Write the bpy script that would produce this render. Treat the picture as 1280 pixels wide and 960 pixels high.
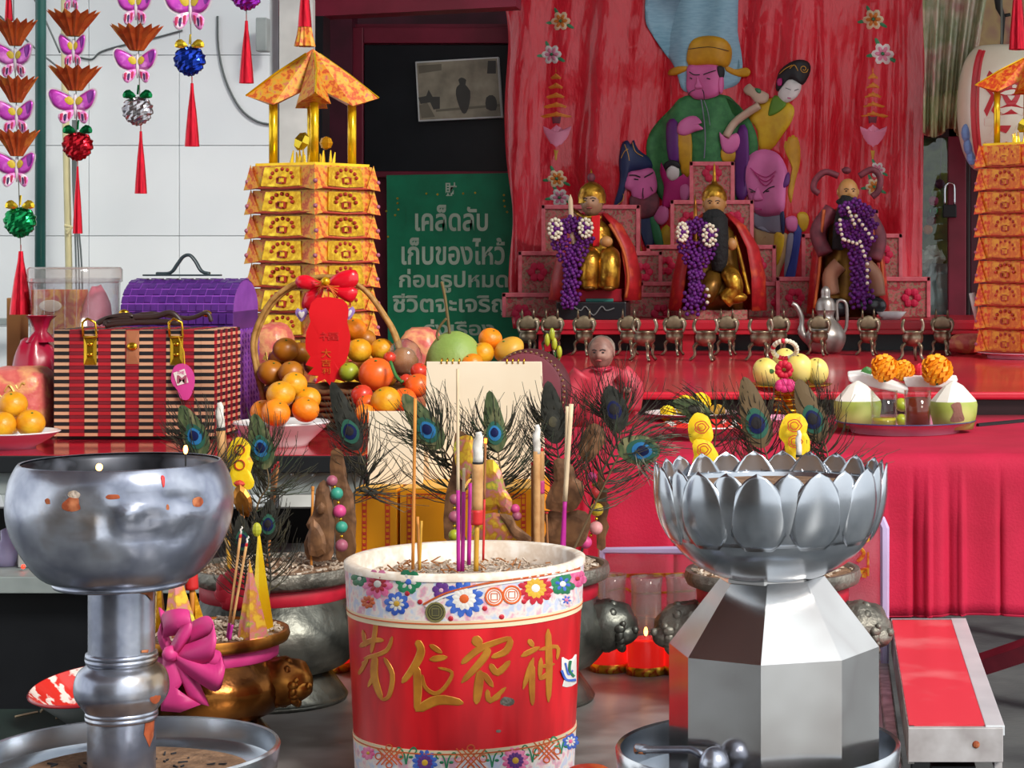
import bpy, bmesh, math, random
from mathutils import Vector as V, Matrix, noise
R = random.Random(7)
PI = math.pi
for o in list(bpy.data.objects): bpy.data.objects.remove(o)
SC = bpy.context.scene
COL = SC.collection
# ---------------------------------------------------------------- camera (level, with lens shift)
F, CX, CY, ZC = 2650.0, 1040.0, 310.0, 1.5          # focal length and principal point in photo pixels, eye height in m
cam_d = bpy.data.cameras.new('camera'); cam = bpy.data.objects.new('camera', cam_d); COL.objects.link(cam)
cam.location = (0, 0, ZC); cam.rotation_euler = (PI/2, 0, 0)
cam_d.sensor_width = 36; cam_d.lens = 36*F/1280
cam_d.shift_x = (640-CX)/1280; cam_d.shift_y = (CY-480)/1280
cam_d.clip_start = .05; cam_d.clip_end = 100
SC.camera = cam
# ---------------------------------------------------------------- world, sun, exposure
W = bpy.data.worlds.new('world'); SC.world = W; W.use_nodes = True
bg = W.node_tree.nodes['Background']; bg.inputs[0].default_value = (.92, .97, 1.0, 1); bg.inputs[1].default_value = 1.35
sd = bpy.data.lights.new('sun', 'SUN'); sd.energy = 3.0; sd.angle = math.radians(14); sd.color = (1, .95, .86)
sun = bpy.data.objects.new('sun', sd); COL.objects.link(sun)
sun.rotation_euler = V((-.66, .66, -.72)).to_track_quat('-Z', 'Y').to_euler(); sun.location = (4, -4, 6)
vs = SC.view_settings; vs.view_transform = 'Standard'; vs.look = 'None'; vs.gamma = 1; vs.use_curve_mapping = False
vs.exposure = 0.22
SC.cycles.max_bounces = 8; SC.cycles.transparent_max_bounces = 12; SC.cycles.caustics_reflective = False; SC.cycles.caustics_refractive = False

# ---------------------------------------------------------------- helpers
def P(x, y, D): return V(((x-CX)*D/F, D, ZC-(y-CY)*D/F))     # photo pixel at distance D -> world point
def px(n, D): return n*D/F                                    # pixels -> metres at distance D
def lin(c):
    if isinstance(c, str):
        c = tuple(int(c[i:i+2], 16) for i in (0, 2, 4))
    return tuple(((v/255)/12.92 if v/255 <= .04045 else (((v/255)+.055)/1.055)**2.4) for v in c) + (1,)
MATS = {}
def mat(name, col, rough=.5, metal=0, col2=None, vs=8, thr=None, bump=0, bs=40, trans=0, alpha=1, emit=0, spec=.5, coat=0, vor=False, stretch=None, sub=0, det=3, ior=1.45):
    m = bpy.data.materials.new(name); m.use_nodes = True; nt = m.node_tree; b = nt.nodes['Principled BSDF']; MATS[name] = m
    I = b.inputs
    I['Base Color'].default_value = lin(col); I['Roughness'].default_value = rough; I['Metallic'].default_value = metal
    I['Specular IOR Level'].default_value = spec; I['Transmission Weight'].default_value = trans; I['Alpha'].default_value = alpha
    I['Coat Weight'].default_value = coat; I['Coat Roughness'].default_value = .08; I['IOR'].default_value = ior
    if sub: I['Subsurface Weight'].default_value = sub; I['Subsurface Radius'].default_value = (.02, .01, .006); I['Subsurface Scale'].default_value = .3
    if emit: I['Emission Color'].default_value = lin(col); I['Emission Strength'].default_value = emit
    m.diffuse_color = lin(col)
    if col2 is None and not bump: 
        col2 = tuple(int(min(255, max(0, v*255*.86))) for v in _srgb(lin(col))); vs = 6
    tc = nt.nodes.new('ShaderNodeTexCoord'); src = tc.outputs['Object']
    if stretch:
        mp = nt.nodes.new('ShaderNodeMapping'); mp.inputs['Scale'].default_value = stretch; nt.links.new(src, mp.inputs[0]); src = mp.outputs[0]
    if col2 is not None:
        if vor:
            t = nt.nodes.new('ShaderNodeTexVoronoi'); t.inputs['Scale'].default_value = vs; fac = t.outputs['Distance']
        else:
            t = nt.nodes.new('ShaderNodeTexNoise'); t.inputs['Scale'].default_value = vs; t.inputs['Detail'].default_value = det; fac = t.outputs['Fac']
        nt.links.new(src, t.inputs['Vector'])
        rp = nt.nodes.new('ShaderNodeValToRGB'); nt.links.new(fac, rp.inputs[0])
        a, c = thr or (.35, .65)
        cols = [col, col2] if not isinstance(col2, list) else [col]+col2
        e = rp.color_ramp.elements; e[0].position = a; e[1].position = c
        e[0].color = lin(cols[0]); e[1].color = lin(cols[-1])
        for k, cc in enumerate(cols[1:-1]):
            n_ = e.new(a+(c-a)*(k+1)/(len(cols)-1)); n_.color = lin(cc)
        nt.links.new(rp.outputs[0], I['Base Color'])
    if bump:
        t2 = nt.nodes.new('ShaderNodeTexNoise'); t2.inputs['Scale'].default_value = bs; t2.inputs['Detail'].default_value = 4
        nt.links.new(src, t2.inputs['Vector'])
        bp = nt.nodes.new('ShaderNodeBump'); bp.inputs['Strength'].default_value = bump; bp.inputs['Distance'].default_value = .02
        nt.links.new(t2.outputs['Fac'], bp.inputs['Height']); nt.links.new(bp.outputs[0], I['Normal'])
    return m
def _srgb(l): return tuple(12.92*v if v <= .0031308 else 1.055*v**(1/2.4)-.055 for v in l[:3])

LOC = {}
def tag(o, label=None, cat=None, group=None, kind=None):
    if label: o['label'] = label
    if cat: o['category'] = cat
    if group: o['group'] = group
    if kind: o['kind'] = kind
    return o
def thing(name, label, cat, loc, group=None):
    o = bpy.data.objects.new(name, None); COL.objects.link(o); o.empty_display_size = .05
    o.location = V(loc); LOC[o] = V(loc); return tag(o, label, cat, group)
def inst(name, me, parent, loc):          # another object on a shared mesh, local offset loc
    o = bpy.data.objects.new(name, me); COL.objects.link(o); o.parent = parent; o.location = loc; LOC[o] = LOC[parent]+V(loc); return o
def dup(root, loc, rz=0, sc=1, label=None, group=None):
    def cp(o, par):
        c = o.copy(); COL.objects.link(c); c.parent = par
        for ch in o.children: cp(ch, c)
        return c
    r = cp(root, None); r.location = loc; r.rotation_euler = (0, 0, rz); r.scale = (sc, sc, sc); LOC[r] = V(loc)
    if label: r['label'] = label
    if group: r['group'] = group
    return r
def smooth(pts, n=4, closed=True):
    N = len(pts); out = []
    for i in range(N if closed else N-1):
        g = (lambda k: pts[k % N]) if closed else (lambda k: pts[min(max(k, 0), N-1)])
        a, b, c, d = [V(g(i+k)) for k in (-1, 0, 1, 2)]
        for j in range(n):
            t = j/n
            out.append(.5*((2*b)+(c-a)*t+(2*a-5*b+4*c-d)*t*t+(3*b-a-3*c+d)*t**3))
    if not closed: out.append(V(pts[-1]))
    return out
def rot(ax, deg): return Matrix.Rotation(math.radians(deg), 3, ax)
class MB:
    def __init__(s): s.v = []; s.f = []; s.mi = []; s.cur = 0
    def add(s, vs_, fs):
        n = len(s.v); s.v += [V(p) for p in vs_]; s.f += [tuple(i+n for i in f) for f in fs]; s.mi += [s.cur]*len(fs); return s
    def box(s, c, size, M=None):
        h = V(size)/2; vs_ = []
        for x in (-1, 1):
            for y in (-1, 1):
                for z in (-1, 1):
                    p = V((x*h.x, y*h.y, z*h.z)); vs_.append((M @ p if M else p)+V(c))
        return s.add(vs_, [(0,1,3,2),(4,6,7,5),(0,4,5,1),(2,3,7,6),(0,2,6,4),(1,5,7,3)])
    def loft(s, rings, caps=(True, True), closed=True):
        n = len(rings[0]); vs_ = [p for r in rings for p in r]; fs = []
        for i in range(len(rings)-1):
            for j in range(n if closed else n-1):
                k = (j+1) % n; fs.append((i*n+j, i*n+k, (i+1)*n+k, (i+1)*n+j))
        if caps[0]: fs.append(tuple(range(n))[::-1])
        if caps[1]: fs.append(tuple((len(rings)-1)*n+j for j in range(n)))
        return s.add(vs_, fs)
    def lathe(s, c, prof, n=40, M=None, fn=None, caps=(False, False)):
        rings = []
        for k, (r, z) in enumerate(prof):
            ring = []
            for j in range(n):
                a = 2*PI*j/n; rr = fn(a, r, z, k) if fn else r
                p = V((rr*math.cos(a), rr*math.sin(a), z)); ring.append((M @ p if M else p)+V(c))
            rings.append(ring)
        return s.loft(rings, caps)
    def tube(s, pts, r, n=8, caps=(True, True), flat=1):
        pts = [V(p) for p in pts]; m = len(pts); rings = []; up = None
        for i, p in enumerate(pts):
            t = (pts[min(i+1, m-1)]-pts[max(i-1, 0)]); t = t.normalized() if t.length > 1e-9 else V((0, 0, 1))
            if up is None:
                up = V((0, 1, 0)) if abs(t.y) < .8 else V((1, 0, 0))
            x = t.cross(up); x.normalize(); up = x.cross(t); up.normalize()
            rr = r[i] if isinstance(r, (list, tuple)) else r
            rings.append([p+(x*math.cos(2*PI*j/n)+up*flat*math.sin(2*PI*j/n))*rr for j in range(n)])
        return s.loft(rings, caps)
    def ball(s, c, r, nu=14, nv=9, M=None, fn=None):
        r = V(r) if hasattr(r, '__len__') else V((r, r, r)); vs_ = []; fs = []
        def q(d):
            k = fn(d) if fn else 1.0
            p = V((d.x*r.x, d.y*r.y, d.z*r.z))*k if not isinstance(k, V) else V((k.x*r.x, k.y*r.y, k.z*r.z))
            return (M @ p if M else p)+V(c)
        vs_.append(q(V((0, 0, -1))))
        for i in range(1, nv):
            ph = -PI/2+PI*i/nv
            for j in range(nu):
                th = 2*PI*j/nu; vs_.append(q(V((math.cos(ph)*math.cos(th), math.cos(ph)*math.sin(th), math.sin(ph)))))
        vs_.append(q(V((0, 0, 1)))); L = len(vs_)-1
        for j in range(nu): fs.append((0, 1+(j+1) % nu, 1+j)); fs.append((L, L-nu+j, L-nu+(j+1) % nu))
        for i in range(nv-2):
            for j in range(nu):
                a = 1+i*nu+j; b = 1+i*nu+(j+1) % nu; fs.append((a, b, b+nu, a+nu))
        return s.add(vs_, fs)
    def prism(s, poly, ext):
        n = len(poly); ext = V(ext); vs_ = [V(p) for p in poly]+[V(p)+ext for p in poly]
        return s.add(vs_, [tuple(range(n)), tuple(range(2*n-1, n-1, -1))]+[(j, (j+1) % n, n+(j+1) % n, n+j) for j in range(n)])
    def puff(s, poly, to, h=.004, base=0, rings=4, c=None):
        """cushion-shaped applique: poly in px, to(x,y,off) -> world, off grows towards the viewer"""
        n = len(poly); poly = [V((p[0], p[1])) for p in poly]; c = V(c) if c else sum(poly, V((0, 0)))/n
        vs_ = [to(p.x, p.y, base) for p in poly]; fs = []
        for k in range(rings):
            sc = 1-k/rings; hh = base+h*(.35+.65*math.sqrt(max(0, 1-sc*sc)))
            vs_ += [to(*(c+(p-c)*sc), hh) for p in poly]
        vs_.append(to(c.x, c.y, base+h)); L = len(vs_)-1
        for k in range(rings):
            for j in range(n): fs.append((k*n+j, (k+1)*n+j, (k+1)*n+(j+1) % n, k*n+(j+1) % n))
        for j in range(n): fs.append((rings*n+j, L, rings*n+(j+1) % n))
        fs.append(tuple(range(n)))
        return s.add(vs_, fs)
    def build(s, name, mt, parent=None, sm=False, bevel=0, label=None, cat=None, group=None, kind=None, loc=None, fix=True):
        me = bpy.data.meshes.new(name)
        if parent is not None: L = LOC[parent]
        elif loc is not None: L = V(loc)
        else:
            xs = [p.x for p in s.v]; ys = [p.y for p in s.v]; zs = [p.z for p in s.v]
            L = V(((min(xs)+max(xs))/2, (min(ys)+max(ys))/2, min(zs)))
        me.from_pydata([tuple(p-L) for p in s.v], [], s.f); me.update()
        if fix:
            bm = bmesh.new(); bm.from_mesh(me); bmesh.ops.recalc_face_normals(bm, faces=bm.faces); bm.to_mesh(me); bm.free()
        for m_ in (mt if isinstance(mt, (list, tuple)) else [mt]): me.materials.append(MATS[m_])
        if isinstance(mt, (list, tuple)):
            for p_, k in zip(me.polygons, s.mi): p_.material_index = k
        if sm:
            for p_ in me.polygons: p_.use_smooth = True
            if sm is not True: me.set_sharp_from_angle(angle=math.radians(sm))
        o = bpy.data.objects.new(name, me); COL.objects.link(o)
        if parent is not None: o.parent = parent; LOC[o] = L
        else: o.location = L; LOC[o] = L
        if bevel:
            b = o.modifiers.new('bevel', 'BEVEL'); b.width = bevel; b.segments = 2; b.limit_method = 'ANGLE'
        return tag(o, label, cat, group, kind)
def flat(D): return lambda x, y, o=0: P(x, y, D)+V((0, -o, 0))
def text_verts(body, size, off=0, ext=0.0):
    c = bpy.data.curves.new('glyph', 'FONT'); c.body = body; c.size = size; c.align_x = 'CENTER'; c.extrude = ext; c.offset = off; c.resolution_u = 3
    o = bpy.data.objects.new('glyph', c); COL.objects.link(o); bpy.context.view_layer.update()
    me = bpy.data.meshes.new_from_object(o.evaluated_get(bpy.context.evaluated_depsgraph_get()))
    vs_ = [v.co.copy() for v in me.vertices]; fs = [tuple(p.vertices) for p in me.polygons]
    bpy.data.objects.remove(o); bpy.data.curves.remove(c); bpy.data.meshes.remove(me)
    return vs_, fs
def fit_text(mb, body, x0, x1, y0, y1, to, off=.0, ext=.0005, bold=0, lift=.001):
    """flat lettering fitted into a pixel box"""
    vs_, fs = text_verts(body, 1.0, bold, .01)
    if not vs_: return
    a = min(v.x for v in vs_); b = max(v.x for v in vs_); c = min(v.y for v in vs_); d = max(v.y for v in vs_)
    mb.add([to(x0+(v.x-a)/(b-a)*(x1-x0), y1-(v.y-c)/(d-c)*(y1-y0), lift+(ext if v.z > 0 else 0)) for v in vs_], fs)

# ---------------------------------------------------------------- materials
mat('concrete', '6c6f70', .35, col2='4a4d50', vs=3, bump=.15, bs=20)
mat('tile', 'e0e6ea', .2, col2='d6dde2', vs=2); mat('grout', 'c2c9cd', .8)
mat('maroon', '86223a', .45, col2='6c1a2c', vs=5); mat('maroon_dark', '52162a', .5, col2='3c101c')
mat('black_paint_shade', '17191d', .35, col2='101216'); mat('ceiling_paint', '8d8a84', .8)
mat('sign_green', '12855c', .5, col2='0f744f', vs=10); mat('letter', 'c2d2ba', .6); mat('gold_dot', 'c8a42a', .5)
mat('photo_paper', 'a59c86', .4, col2='7e7766', vs=12); mat('photo_dark', '46443e', .5); mat('photo_mid', '77705f', .5)
mat('white_frame', 'd9dad6', .4)
mat('red_table', 'c01a33', .14, col2='a8122a', vs=4, coat=.5); mat('red_cloth', 'b60f3a', .8, col2='a80c32', vs=9, bump=.1, bs=200)
mat('red_gloss', 'dc2a3e', .3, col2='bd1a30', vs=3, coat=.6, bump=.02, bs=10)
mat('red_worn', 'dd3e4a', .3, col2='ea8a8c', vs=7, thr=(.5, .85), det=6)
mat('dark_edge', '1f2226', .4); mat('alu', 'd4d8dc', .4, .25, col2='c2c7cc'); mat('alu_dirty', 'c3bfc0', .5, .3, col2='a59e9e', vs=20)
mat('grey_paint', '9aa3a3', .5, col2='7f8888'); mat('dark_wood', '2c1518', .4, col2='1d0d10')
mat('steel_top', '8a8684', .33, .25, col2=['6e6663', 'a09c9a'], vs=4, bump=.06, bs=15)
mat('steel_shelf', 'b7b3ae', .4, .6, col2=['8f8a86', 'c9c6c2'], vs=20)
mat('dark_green', '2b3a36', .4, col2='1e2a28', vs=6)
mat('stainless', 'c3c6cc', .2, .95, col2=['aab0b8', 'cfd1d4'], vs=7, bump=.03, bs=9)
mat('old_steel', 'b0b4c2', .27, .85, col2=['868b9c', 'b6bac6', '94826e'], vs=9, thr=(.3, .72), bump=.05, bs=14, det=5)
mat('sheet_steel', 'c8c6c4', .16, .97, col2=['b8b4b2', 'd4d3d2'], vs=5)
mat('rust', 'a8532f', .8, .2, col2=['8a3f22', 'c07850'], vs=40)
mat('soot', '2b2b30', .7, col2='17171a', vs=20)
mat('ash', 'b9a99b', .95, col2=['8f7c6c', 'd6cabd'], vs=60, bump=.5, bs=120); mat('ash_brown', '8d6c52', .95, col2='6b4f3b', vs=40, bump=.5, bs=90)
mat('ash_chip', 'c8b8a6', .95, col2=['a08a76', 'd8ccbe'], vs=90); mat('ash_white', 'e4e0da', .95, col2='bdb7ae', vs=60)
mat('bucket_red', 'd2121e', .38, col2=['b80d18', 'd91a26'], vs=5, coat=.1, stretch=(3, 3, .6)); mat('band_white', 'e8dcd0', .5, col2=['d8c6b4', 'efe7de'], vs=30)
mat('band_orange', 'd0602c', .5); mat('gold_ink', 'c8862a', .4, .3, col2='a8641c', vs=30); mat('band_cream', 'ecd9b5', .5)
mat('p_blue', '2f52b0', .45, col2='4b74cc', vs=40); mat('p_pink', 'd64a86', .45, col2='e88ab0', vs=40); mat('p_red', 'c4283a', .45); mat('p_green', '2f8a5e', .45, col2='1f6a4a', vs=40)
mat('p_yellow', 'e0b03a', .45); mat('p_white', 'efeae4', .5); mat('p_purple', '6a3a8c', .45); mat('p_coin', 'aaa268', .35, .5); mat('p_lilac', 'dcc4d4', .5, col2=['b8c4dc', 'e4d8d0', 'd898b0', '9cc4b4'], vs=55, thr=(.25, .75)); mat('p_orange', 'e0642a', .45)
mat('bronze', '8a5524', .22, .9, col2=['4a2a12', 'a86a2c'], vs=6, bump=.08, bs=30); mat('bronze_gold', 'b87a34', .35, .9, col2='6a3c18', vs=25)
mat('pewter', '5c5d57', .4, .75, col2=['3e3f3b', '7a7a72'], vs=8, bump=.15, bs=40); mat('pewter_light', '8a867c', .45, .6, col2='5e5b54', vs=20, bump=.3, bs=60)
mat('ribbon_red', 'c31b34', .55, col2='a5142a', vs=20); mat('ribbon_pink', 'd9448c', .5, col2='c23078', vs=14)
mat('gold_paper', 'e8b424', .24, .6, col2='c9861a', vs=14, bump=.15, bs=60); mat('gold_foil', 'f0c81e', .2, .55, col2='dca814', vs=14)
mat('joss', 'c8741e', .5, .1, col2=['b83f22', 'd98a2a', 'c4a030', 'c85a5a'], vs=60, thr=(.3, .7)); mat('joss_red', 'b23a26', .5)
mat('joss_bright', 'e0641c', .5, .1, col2=['d2301e', 'ee8a22', 'e0b040'], vs=60, thr=(.3, .7))
mat('brown_card', '7d5738', .6, .2, col2=['5e3f28', '93694a'], vs=25); mat('gold_print', 'd9b53a', .3, .6, col2=['e0b83a', 'c98a3a', 'cf7a80', 'a8a84a', 'f0d84a'], vs=45, thr=(.3, .72))
mat('yellow_paper', 'f0c816', .5, col2=['f2d22a', 'd8762a'], vs=70, thr=(.45, .75)); mat('print_red', 'c8402c', .5)
mat('stick_tan', 'c99a66', .8, col2='b5824e', vs=60); mat('stick_cream', 'dcc3a0', .8); mat('stick_orange', 'd58a3a', .7); mat('stick_brown', 'a86c3c', .8); mat('magenta', 'b51d8c', .6); mat('stick_red', 'd22a2a', .5); mat('stick_gold', 'd09a30', .5)
mat('ember', 'ff6a20', .5, emit=6); mat('flame', 'ffa04a', .5, emit=12); mat('red_led', 'ff2a1a', .4, emit=4)
mat('barb', '3d3a30', .6, col2=['2c2b26', '55503c'], vs=30); mat('barb_green', '4c4a38', .5, .1, col2=['3a3830', '4a5a42'], vs=30); mat('f_vane', '6f7a52', .45, .3, col2=['4a5a3c', '8a8660'], vs=60, stretch=(1, 1, .3))
mat('f_teal', '3a6e5c', .35, .3); mat('f_bronze', '7a6448', .4, .3); mat('f_blue', '3a86c4', .3, .3); mat('f_navy', '1c2456', .35, .3); mat('f_dark', '3a3a34', .5, .2, col2='23241f', vs=50)
mat('orange', 'f08c1e', .35, col2='e67a14', vs=12, bump=.1, bs=150, sub=.05); mat('orange_y', 'e8a81c', .35, col2=['d8901a', 'f0bc2c'], vs=10, bump=.1, bs=150); mat('orange_deep', 'e85a1e', .3, col2='f07028', vs=8)
mat('orange_brown', 'b5701c', .35, col2='a06018', vs=10); mat('lime', 'a9a82a', .35, col2='86a030', vs=8); mat('tomato', 'd8402c', .25); mat('pomelo', '7f9a4a', .5, col2='96aa58', vs=8, bump=.1, bs=100); mat('pear', 'dcc65c', .4, col2='e8d88a', vs=10); mat('mango', 'e0a83a', .4)
mat('nut', 'a8703a', .6, col2='7a4a22', vs=15); mat('stalk', '6a5a34', .7); mat('leaf', '3f7a3a', .5)
mat('plate_white', 'ece9ea', .2, coat=.3); mat('plate_pink', 'eab0c6', .25, coat=.3, col2='d685a2'); mat('plate_red', 'c8313c', .25, coat=.3); mat('enamel_red', 'd8342c', .2, coat=.4, col2='efe6e0', vs=28, thr=(.52, .56)); mat('plate_rim', '3a3f6a', .3)
mat('gift_pink', 'd8786c', .35, col2=['cc5f5c', 'e0a070', 'd86a60'], vs=18, bump=.3, bs=30); mat('gift_gold', 'dcb860', .35, .5)
mat('bag_red', 'a31436', .3, col2='86102c', vs=8, coat=.3); mat('cardboard', 'a87a48', .8)
mat('w_tan', 'd7a583', .55); mat('w_black', '1d1c20', .5); mat('w_red', 'b5202c', .5); mat('w_maroon', '7c1a2a', .5); mat('leather', '3a2a28', .4); mat('brass', 'd8a82c', .22, .9); mat('strap_tan', 'a86a48', .5); mat('tag_pink', 'd8489a', .4)
mat('purple_weave', '54287a', .35, col2='42206a', vs=20); mat('purple_light', '8a4ab0', .4, col2='7a3ca0', vs=30); mat('handle_grey', '3c4a50', .35)
mat('clear', 'f4f4f8', .1, alpha=.35); mat('clear_lilac', 'd4c8f4', .15, alpha=.75); 
def thin_glass(name, tint, ior=1.4, rough=.03, haze=0.0):
    m = mat(name, tint, rough); nt = m.node_tree; N = nt.nodes; b = N['Principled BSDF']; out = N['Material Output']
    tr = N.new('ShaderNodeBsdfTransparent'); tr.inputs[0].default_value = lin(tint); gl_ = N.new('ShaderNodeBsdfGlossy'); gl_.inputs['Roughness'].default_value = rough
    fw = N.new('ShaderNodeLayerWeight'); fw.inputs[0].default_value = .5; fp = N.new('ShaderNodeMath'); fp.operation = 'POWER'; fp.inputs[1].default_value = 3.5; nt.links.new(fw.outputs['Facing'], fp.inputs[0]); fr = N.new('ShaderNodeMath'); fr.operation = 'MULTIPLY_ADD'; fr.inputs[1].default_value = .7; fr.inputs[2].default_value = .035; nt.links.new(fp.outputs[0], fr.inputs[0]); mx = N.new('ShaderNodeMixShader'); nt.links.new(fr.outputs[0], mx.inputs[0]); nt.links.new(tr.outputs[0], mx.inputs[1]); nt.links.new(gl_.outputs[0], mx.inputs[2])
    mh = N.new('ShaderNodeMixShader'); mh.inputs[0].default_value = haze; nt.links.new(mx.outputs[0], mh.inputs[1]); nt.links.new(b.outputs[0], mh.inputs[2]); nt.links.new(mh.outputs[0], out.inputs[0])
thin_glass('film', 'f8f8fa', 1.35, .1, .04); thin_glass('glass', 'f6f8f6', 1.4, .02, .0); thin_glass('milky_glass', 'f0ecea', 1.4, .06, .12)
mat('box_print', 'c8803c', .5, col2=['b8402c', 'd8a04a', 'c85a5a'], vs=22, thr=(.35, .65)); mat('pinkstuff', 'c8506a', .5, col2='e08a9a', vs=20)
mat('wicker', 'b58a4a', .6, col2='94682e', vs=60); mat('wicker_dark', '6a4424', .7, col2='4a2c16', vs=60); mat('ribbon_gloss', 'e3122a', .28, col2='c80f22', vs=12, coat=.3); mat('paper_red', 'df1420', .45, col2='d01018'); mat('paper_redgold', 'e8702a', .4, .3); mat('lilac', 'a48ad0', .5)
mat('carton', 'f8a414', .45, col2='f0980e', vs=6); mat('carton_top', 'fabc48', .5); mat('carton_red', 'e0462a', .5); mat('cream_card', 'ecdcc4', .55, col2='e4d2b8', vs=6)
mat('drum_skin', '7a3a44', .6, col2='64303a', vs=8); mat('drum_side', '5a2a30', .5); mat('stud', 'b8a070', .3, .8)
mat('statue_clay', '9c7468', .5, col2=['7a564c', 'b08c7c'], vs=20); mat('statue_hair', '8a7c70', .6, col2='5c5048', vs=40); mat('robe_pinkred', 'b83848', .55, col2='a02c3c', vs=10)
mat('gilt', 'c08a2a', .28, .8, col2=['8a5c1c', 'd8a83a'], vs=14, bump=.2, bs=40); mat('gilt_dark', '8a6224', .35, .7, col2='5c3c14', vs=14); mat('face_tan', 'b08868', .5); mat('face_gold', 'c08a50', .45); mat('silk_red', 'b8242a', .5, col2=['a01a22', 'c84a2a'], vs=20); mat('silk_orange', 'c8602a', .5); mat('beard', '141416', .8, bump=.4, bs=60); mat('lip', 'a04a48', .5); mat('skin_clay', '9a6a50', .5)
mat('throne', 'b83a48', .55, col2=['a02a3a', '8a7a62', 'c85a64', '96604e'], vs=70, thr=(.3, .7)); mat('throne_trim', 'd8707a', .5, col2='c85a66', vs=40); mat('throne_flower', 'd01a4a', .6); mat('platform_red', 'b01a2c', .35); mat('lacquer', '22262a', .25); mat('silver_ink', '9aa0a0', .4, .5); mat('teal', '3c8a80', .5)
mat('garland_purple', '64127a', .6, col2='480c58', vs=60); mat('garland_white', 'e8e0c8', .6)
mat('old_brass', '8a7c68', .32, .8, col2=['5c503e', 'a09280'], vs=20); mat('old_brass_dull', '83765f', .5, .6, col2='6a5e4a', vs=30); mat('pewter_pot', '9a9490', .35, .7)
mat('banner', 'd4182e', .42, col2=['c81226', 'd92a3c'], vs=4, coat=.45, spec=.35, bump=.9, bs=26, stretch=(1, 1, .35)); mat('b_pink', 'e878b4', .5); mat('b_face', 'e06aa8', .5); mat('b_green', '2f6a3c', .6, col2='3f8048', vs=40); mat('b_blue', '8ab4c4', .5, col2='7aa4b8', vs=30, stretch=(1, 1, 6)); mat('b_gold', 'cf9a1e', .5, col2='b8841a', vs=20); mat('b_purple', '6a2a7c', .5); mat('b_navy', '24305c', .5); mat('b_magenta', 'c8247c', .5); mat('b_white', 'ece4e0', .5); mat('b_black', '1e1a1e', .6); mat('b_brown', '7a3440', .6, col2='5c2834', vs=30); mat('b_grey', '8f8a9c', .6); mat('b_beige', 'c8a478', .6); mat('b_yellow', 'd8b42a', .5, col2='c89a20', vs=20); mat('b_lime', '6a9a30', .5); mat('b_indigo', '34449a', .5); mat('b_orange', 'e0842a', .5); mat('b_leaf', '3a8a5a', .5); mat('b_petal', 'f0d8b0', .5); mat('b_rose', 'e88aa8', .5); mat('b_ruyi', 'd8b8a0', .5)
mat('h_pink', 'd24ac0', .3, .3, col2=['b83ab0', 'e888d8'], vs=30); mat('h_violet', '8a2a9c', .3, .3); mat('h_white', 'f4e8f0', .3); mat('h_navy', '3a2a5c', .4); mat('h_crimson', 'c8245c', .4); mat('h_cone', 'c8602a', .35, .4, col2=['b04a24', 'd88a3a'], vs=20); mat('h_conegold', 'c89a2a', .3, .6); mat('foil_green', '0f8a4a', .18, .8, col2='0a5a34', vs=40); mat('foil_red', 'b81424', .18, .8, col2='7a0c18', vs=40); mat('foil_silver', 'b8b4b8', .18, .9, col2='8a868c', vs=40); mat('foil_blue', '1a3cb0', .18, .8, col2='10246c', vs=40); mat('foil_purple', 'a02ab0', .2, .8); mat('foil_gold', 'e8c83a', .2, .8); mat('tassel', 'd8142e', .2, .65, col2='a80c20', vs=60, stretch=(6, 6, .3)); mat('cord', '6a6a60', .6)
mat('pole_green', '1f5a54', .4); mat('pole_cream', 'd8d0a0', .5); mat('wire', '5c6466', .5)
mat('lantern', 'e8dcc8', .3, col2='dccbb0', vs=5, coat=.5); mat('lantern_red', 'cf2a34', .4); mat('lantern_blue', '7a9ad0', .4); mat('curtain_olive', 'b4b284', .6, col2=['9aa474', 'd0c4a0', 'c09080'], vs=7); mat('wall_faded', 'a8806a', .7, col2=['b89a6a', '98605c', 'b0a070'], vs=5); mat('twig', '241f1c', .7); mat('interior_green', '3a4a2a', .6, col2=['5c7034', '24301c'], vs=8); mat('chrome', 'd0d4d8', .1, 1.0); mat('vase', '8aa0a0', .2, coat=.4); mat('petal_white', 'd8e0d0', .6)
mat('marigold', 'f0a010', .6, col2='e88a0a', vs=40); mat('marigold_y', 'f0d010', .6, col2='e8c00a', vs=40); mat('coco_green', 'a8b85a', .45, col2=['98a84a', 'c4c87a'], vs=6); mat('coco_white', 'f2ece0', .6); mat('coco_brown', '96685a', .7); mat('foam', 'f2eeec', .6); mat('tea', '8a3410', .1); mat('juice', 'c8b83a', .1); mat('flower_red', 'd01a3a', .6); mat('flower_pink', 'e83a84', .6)
mat('candle_red_glow', 'f0241c', .25, emit=.4); mat('foil_candle', 'd89a2a', .3, .7, col2=['c83a20', 'e8b83a'], vs=50, thr=(.4, .6)); mat('rubber', '15171a', .6); mat('pinkrail', 'c83a52', .4, col2='a82a42'); mat('bead_pink', 'd84a8a', .45); mat('bead_teal', '3a9a84', .45); mat('bead_mauve', 'a85a70', .45); mat('bead_yellow', 'e8c83a', .45); mat('bead_red', 'd83a3a', .45); mat('bead_rose', 'e8a0a0', .45); mat('pear_red', 'd8582a', .3, col2=['c83a20', 'e08a3a'], vs=9)
mat('added_wall', '7a6a5c', .8, col2='5c5048', vs=2); mat('soot_steel', '4a4c54', .4, .7, col2=['24252a', '6a6c76'], vs=10)
mat('joss_panel', 'd9801c', .4, .3, col2=['c85a1e', 'e09a2a'], vs=40)
mat('gold_sheet', 'e0b428', .28, .8, col2=['b88418', 'f0cc3a'], vs=30, bump=.15, bs=60); mat('added_roof', '8a4638', .8, col2='6e382e', vs=2)
mat('p_dark', '55523c', .5)
mat('h_lower', 'f4e0ee', .3, col2=['e86ac8', 'f6ecf4'], vs=50)
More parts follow.
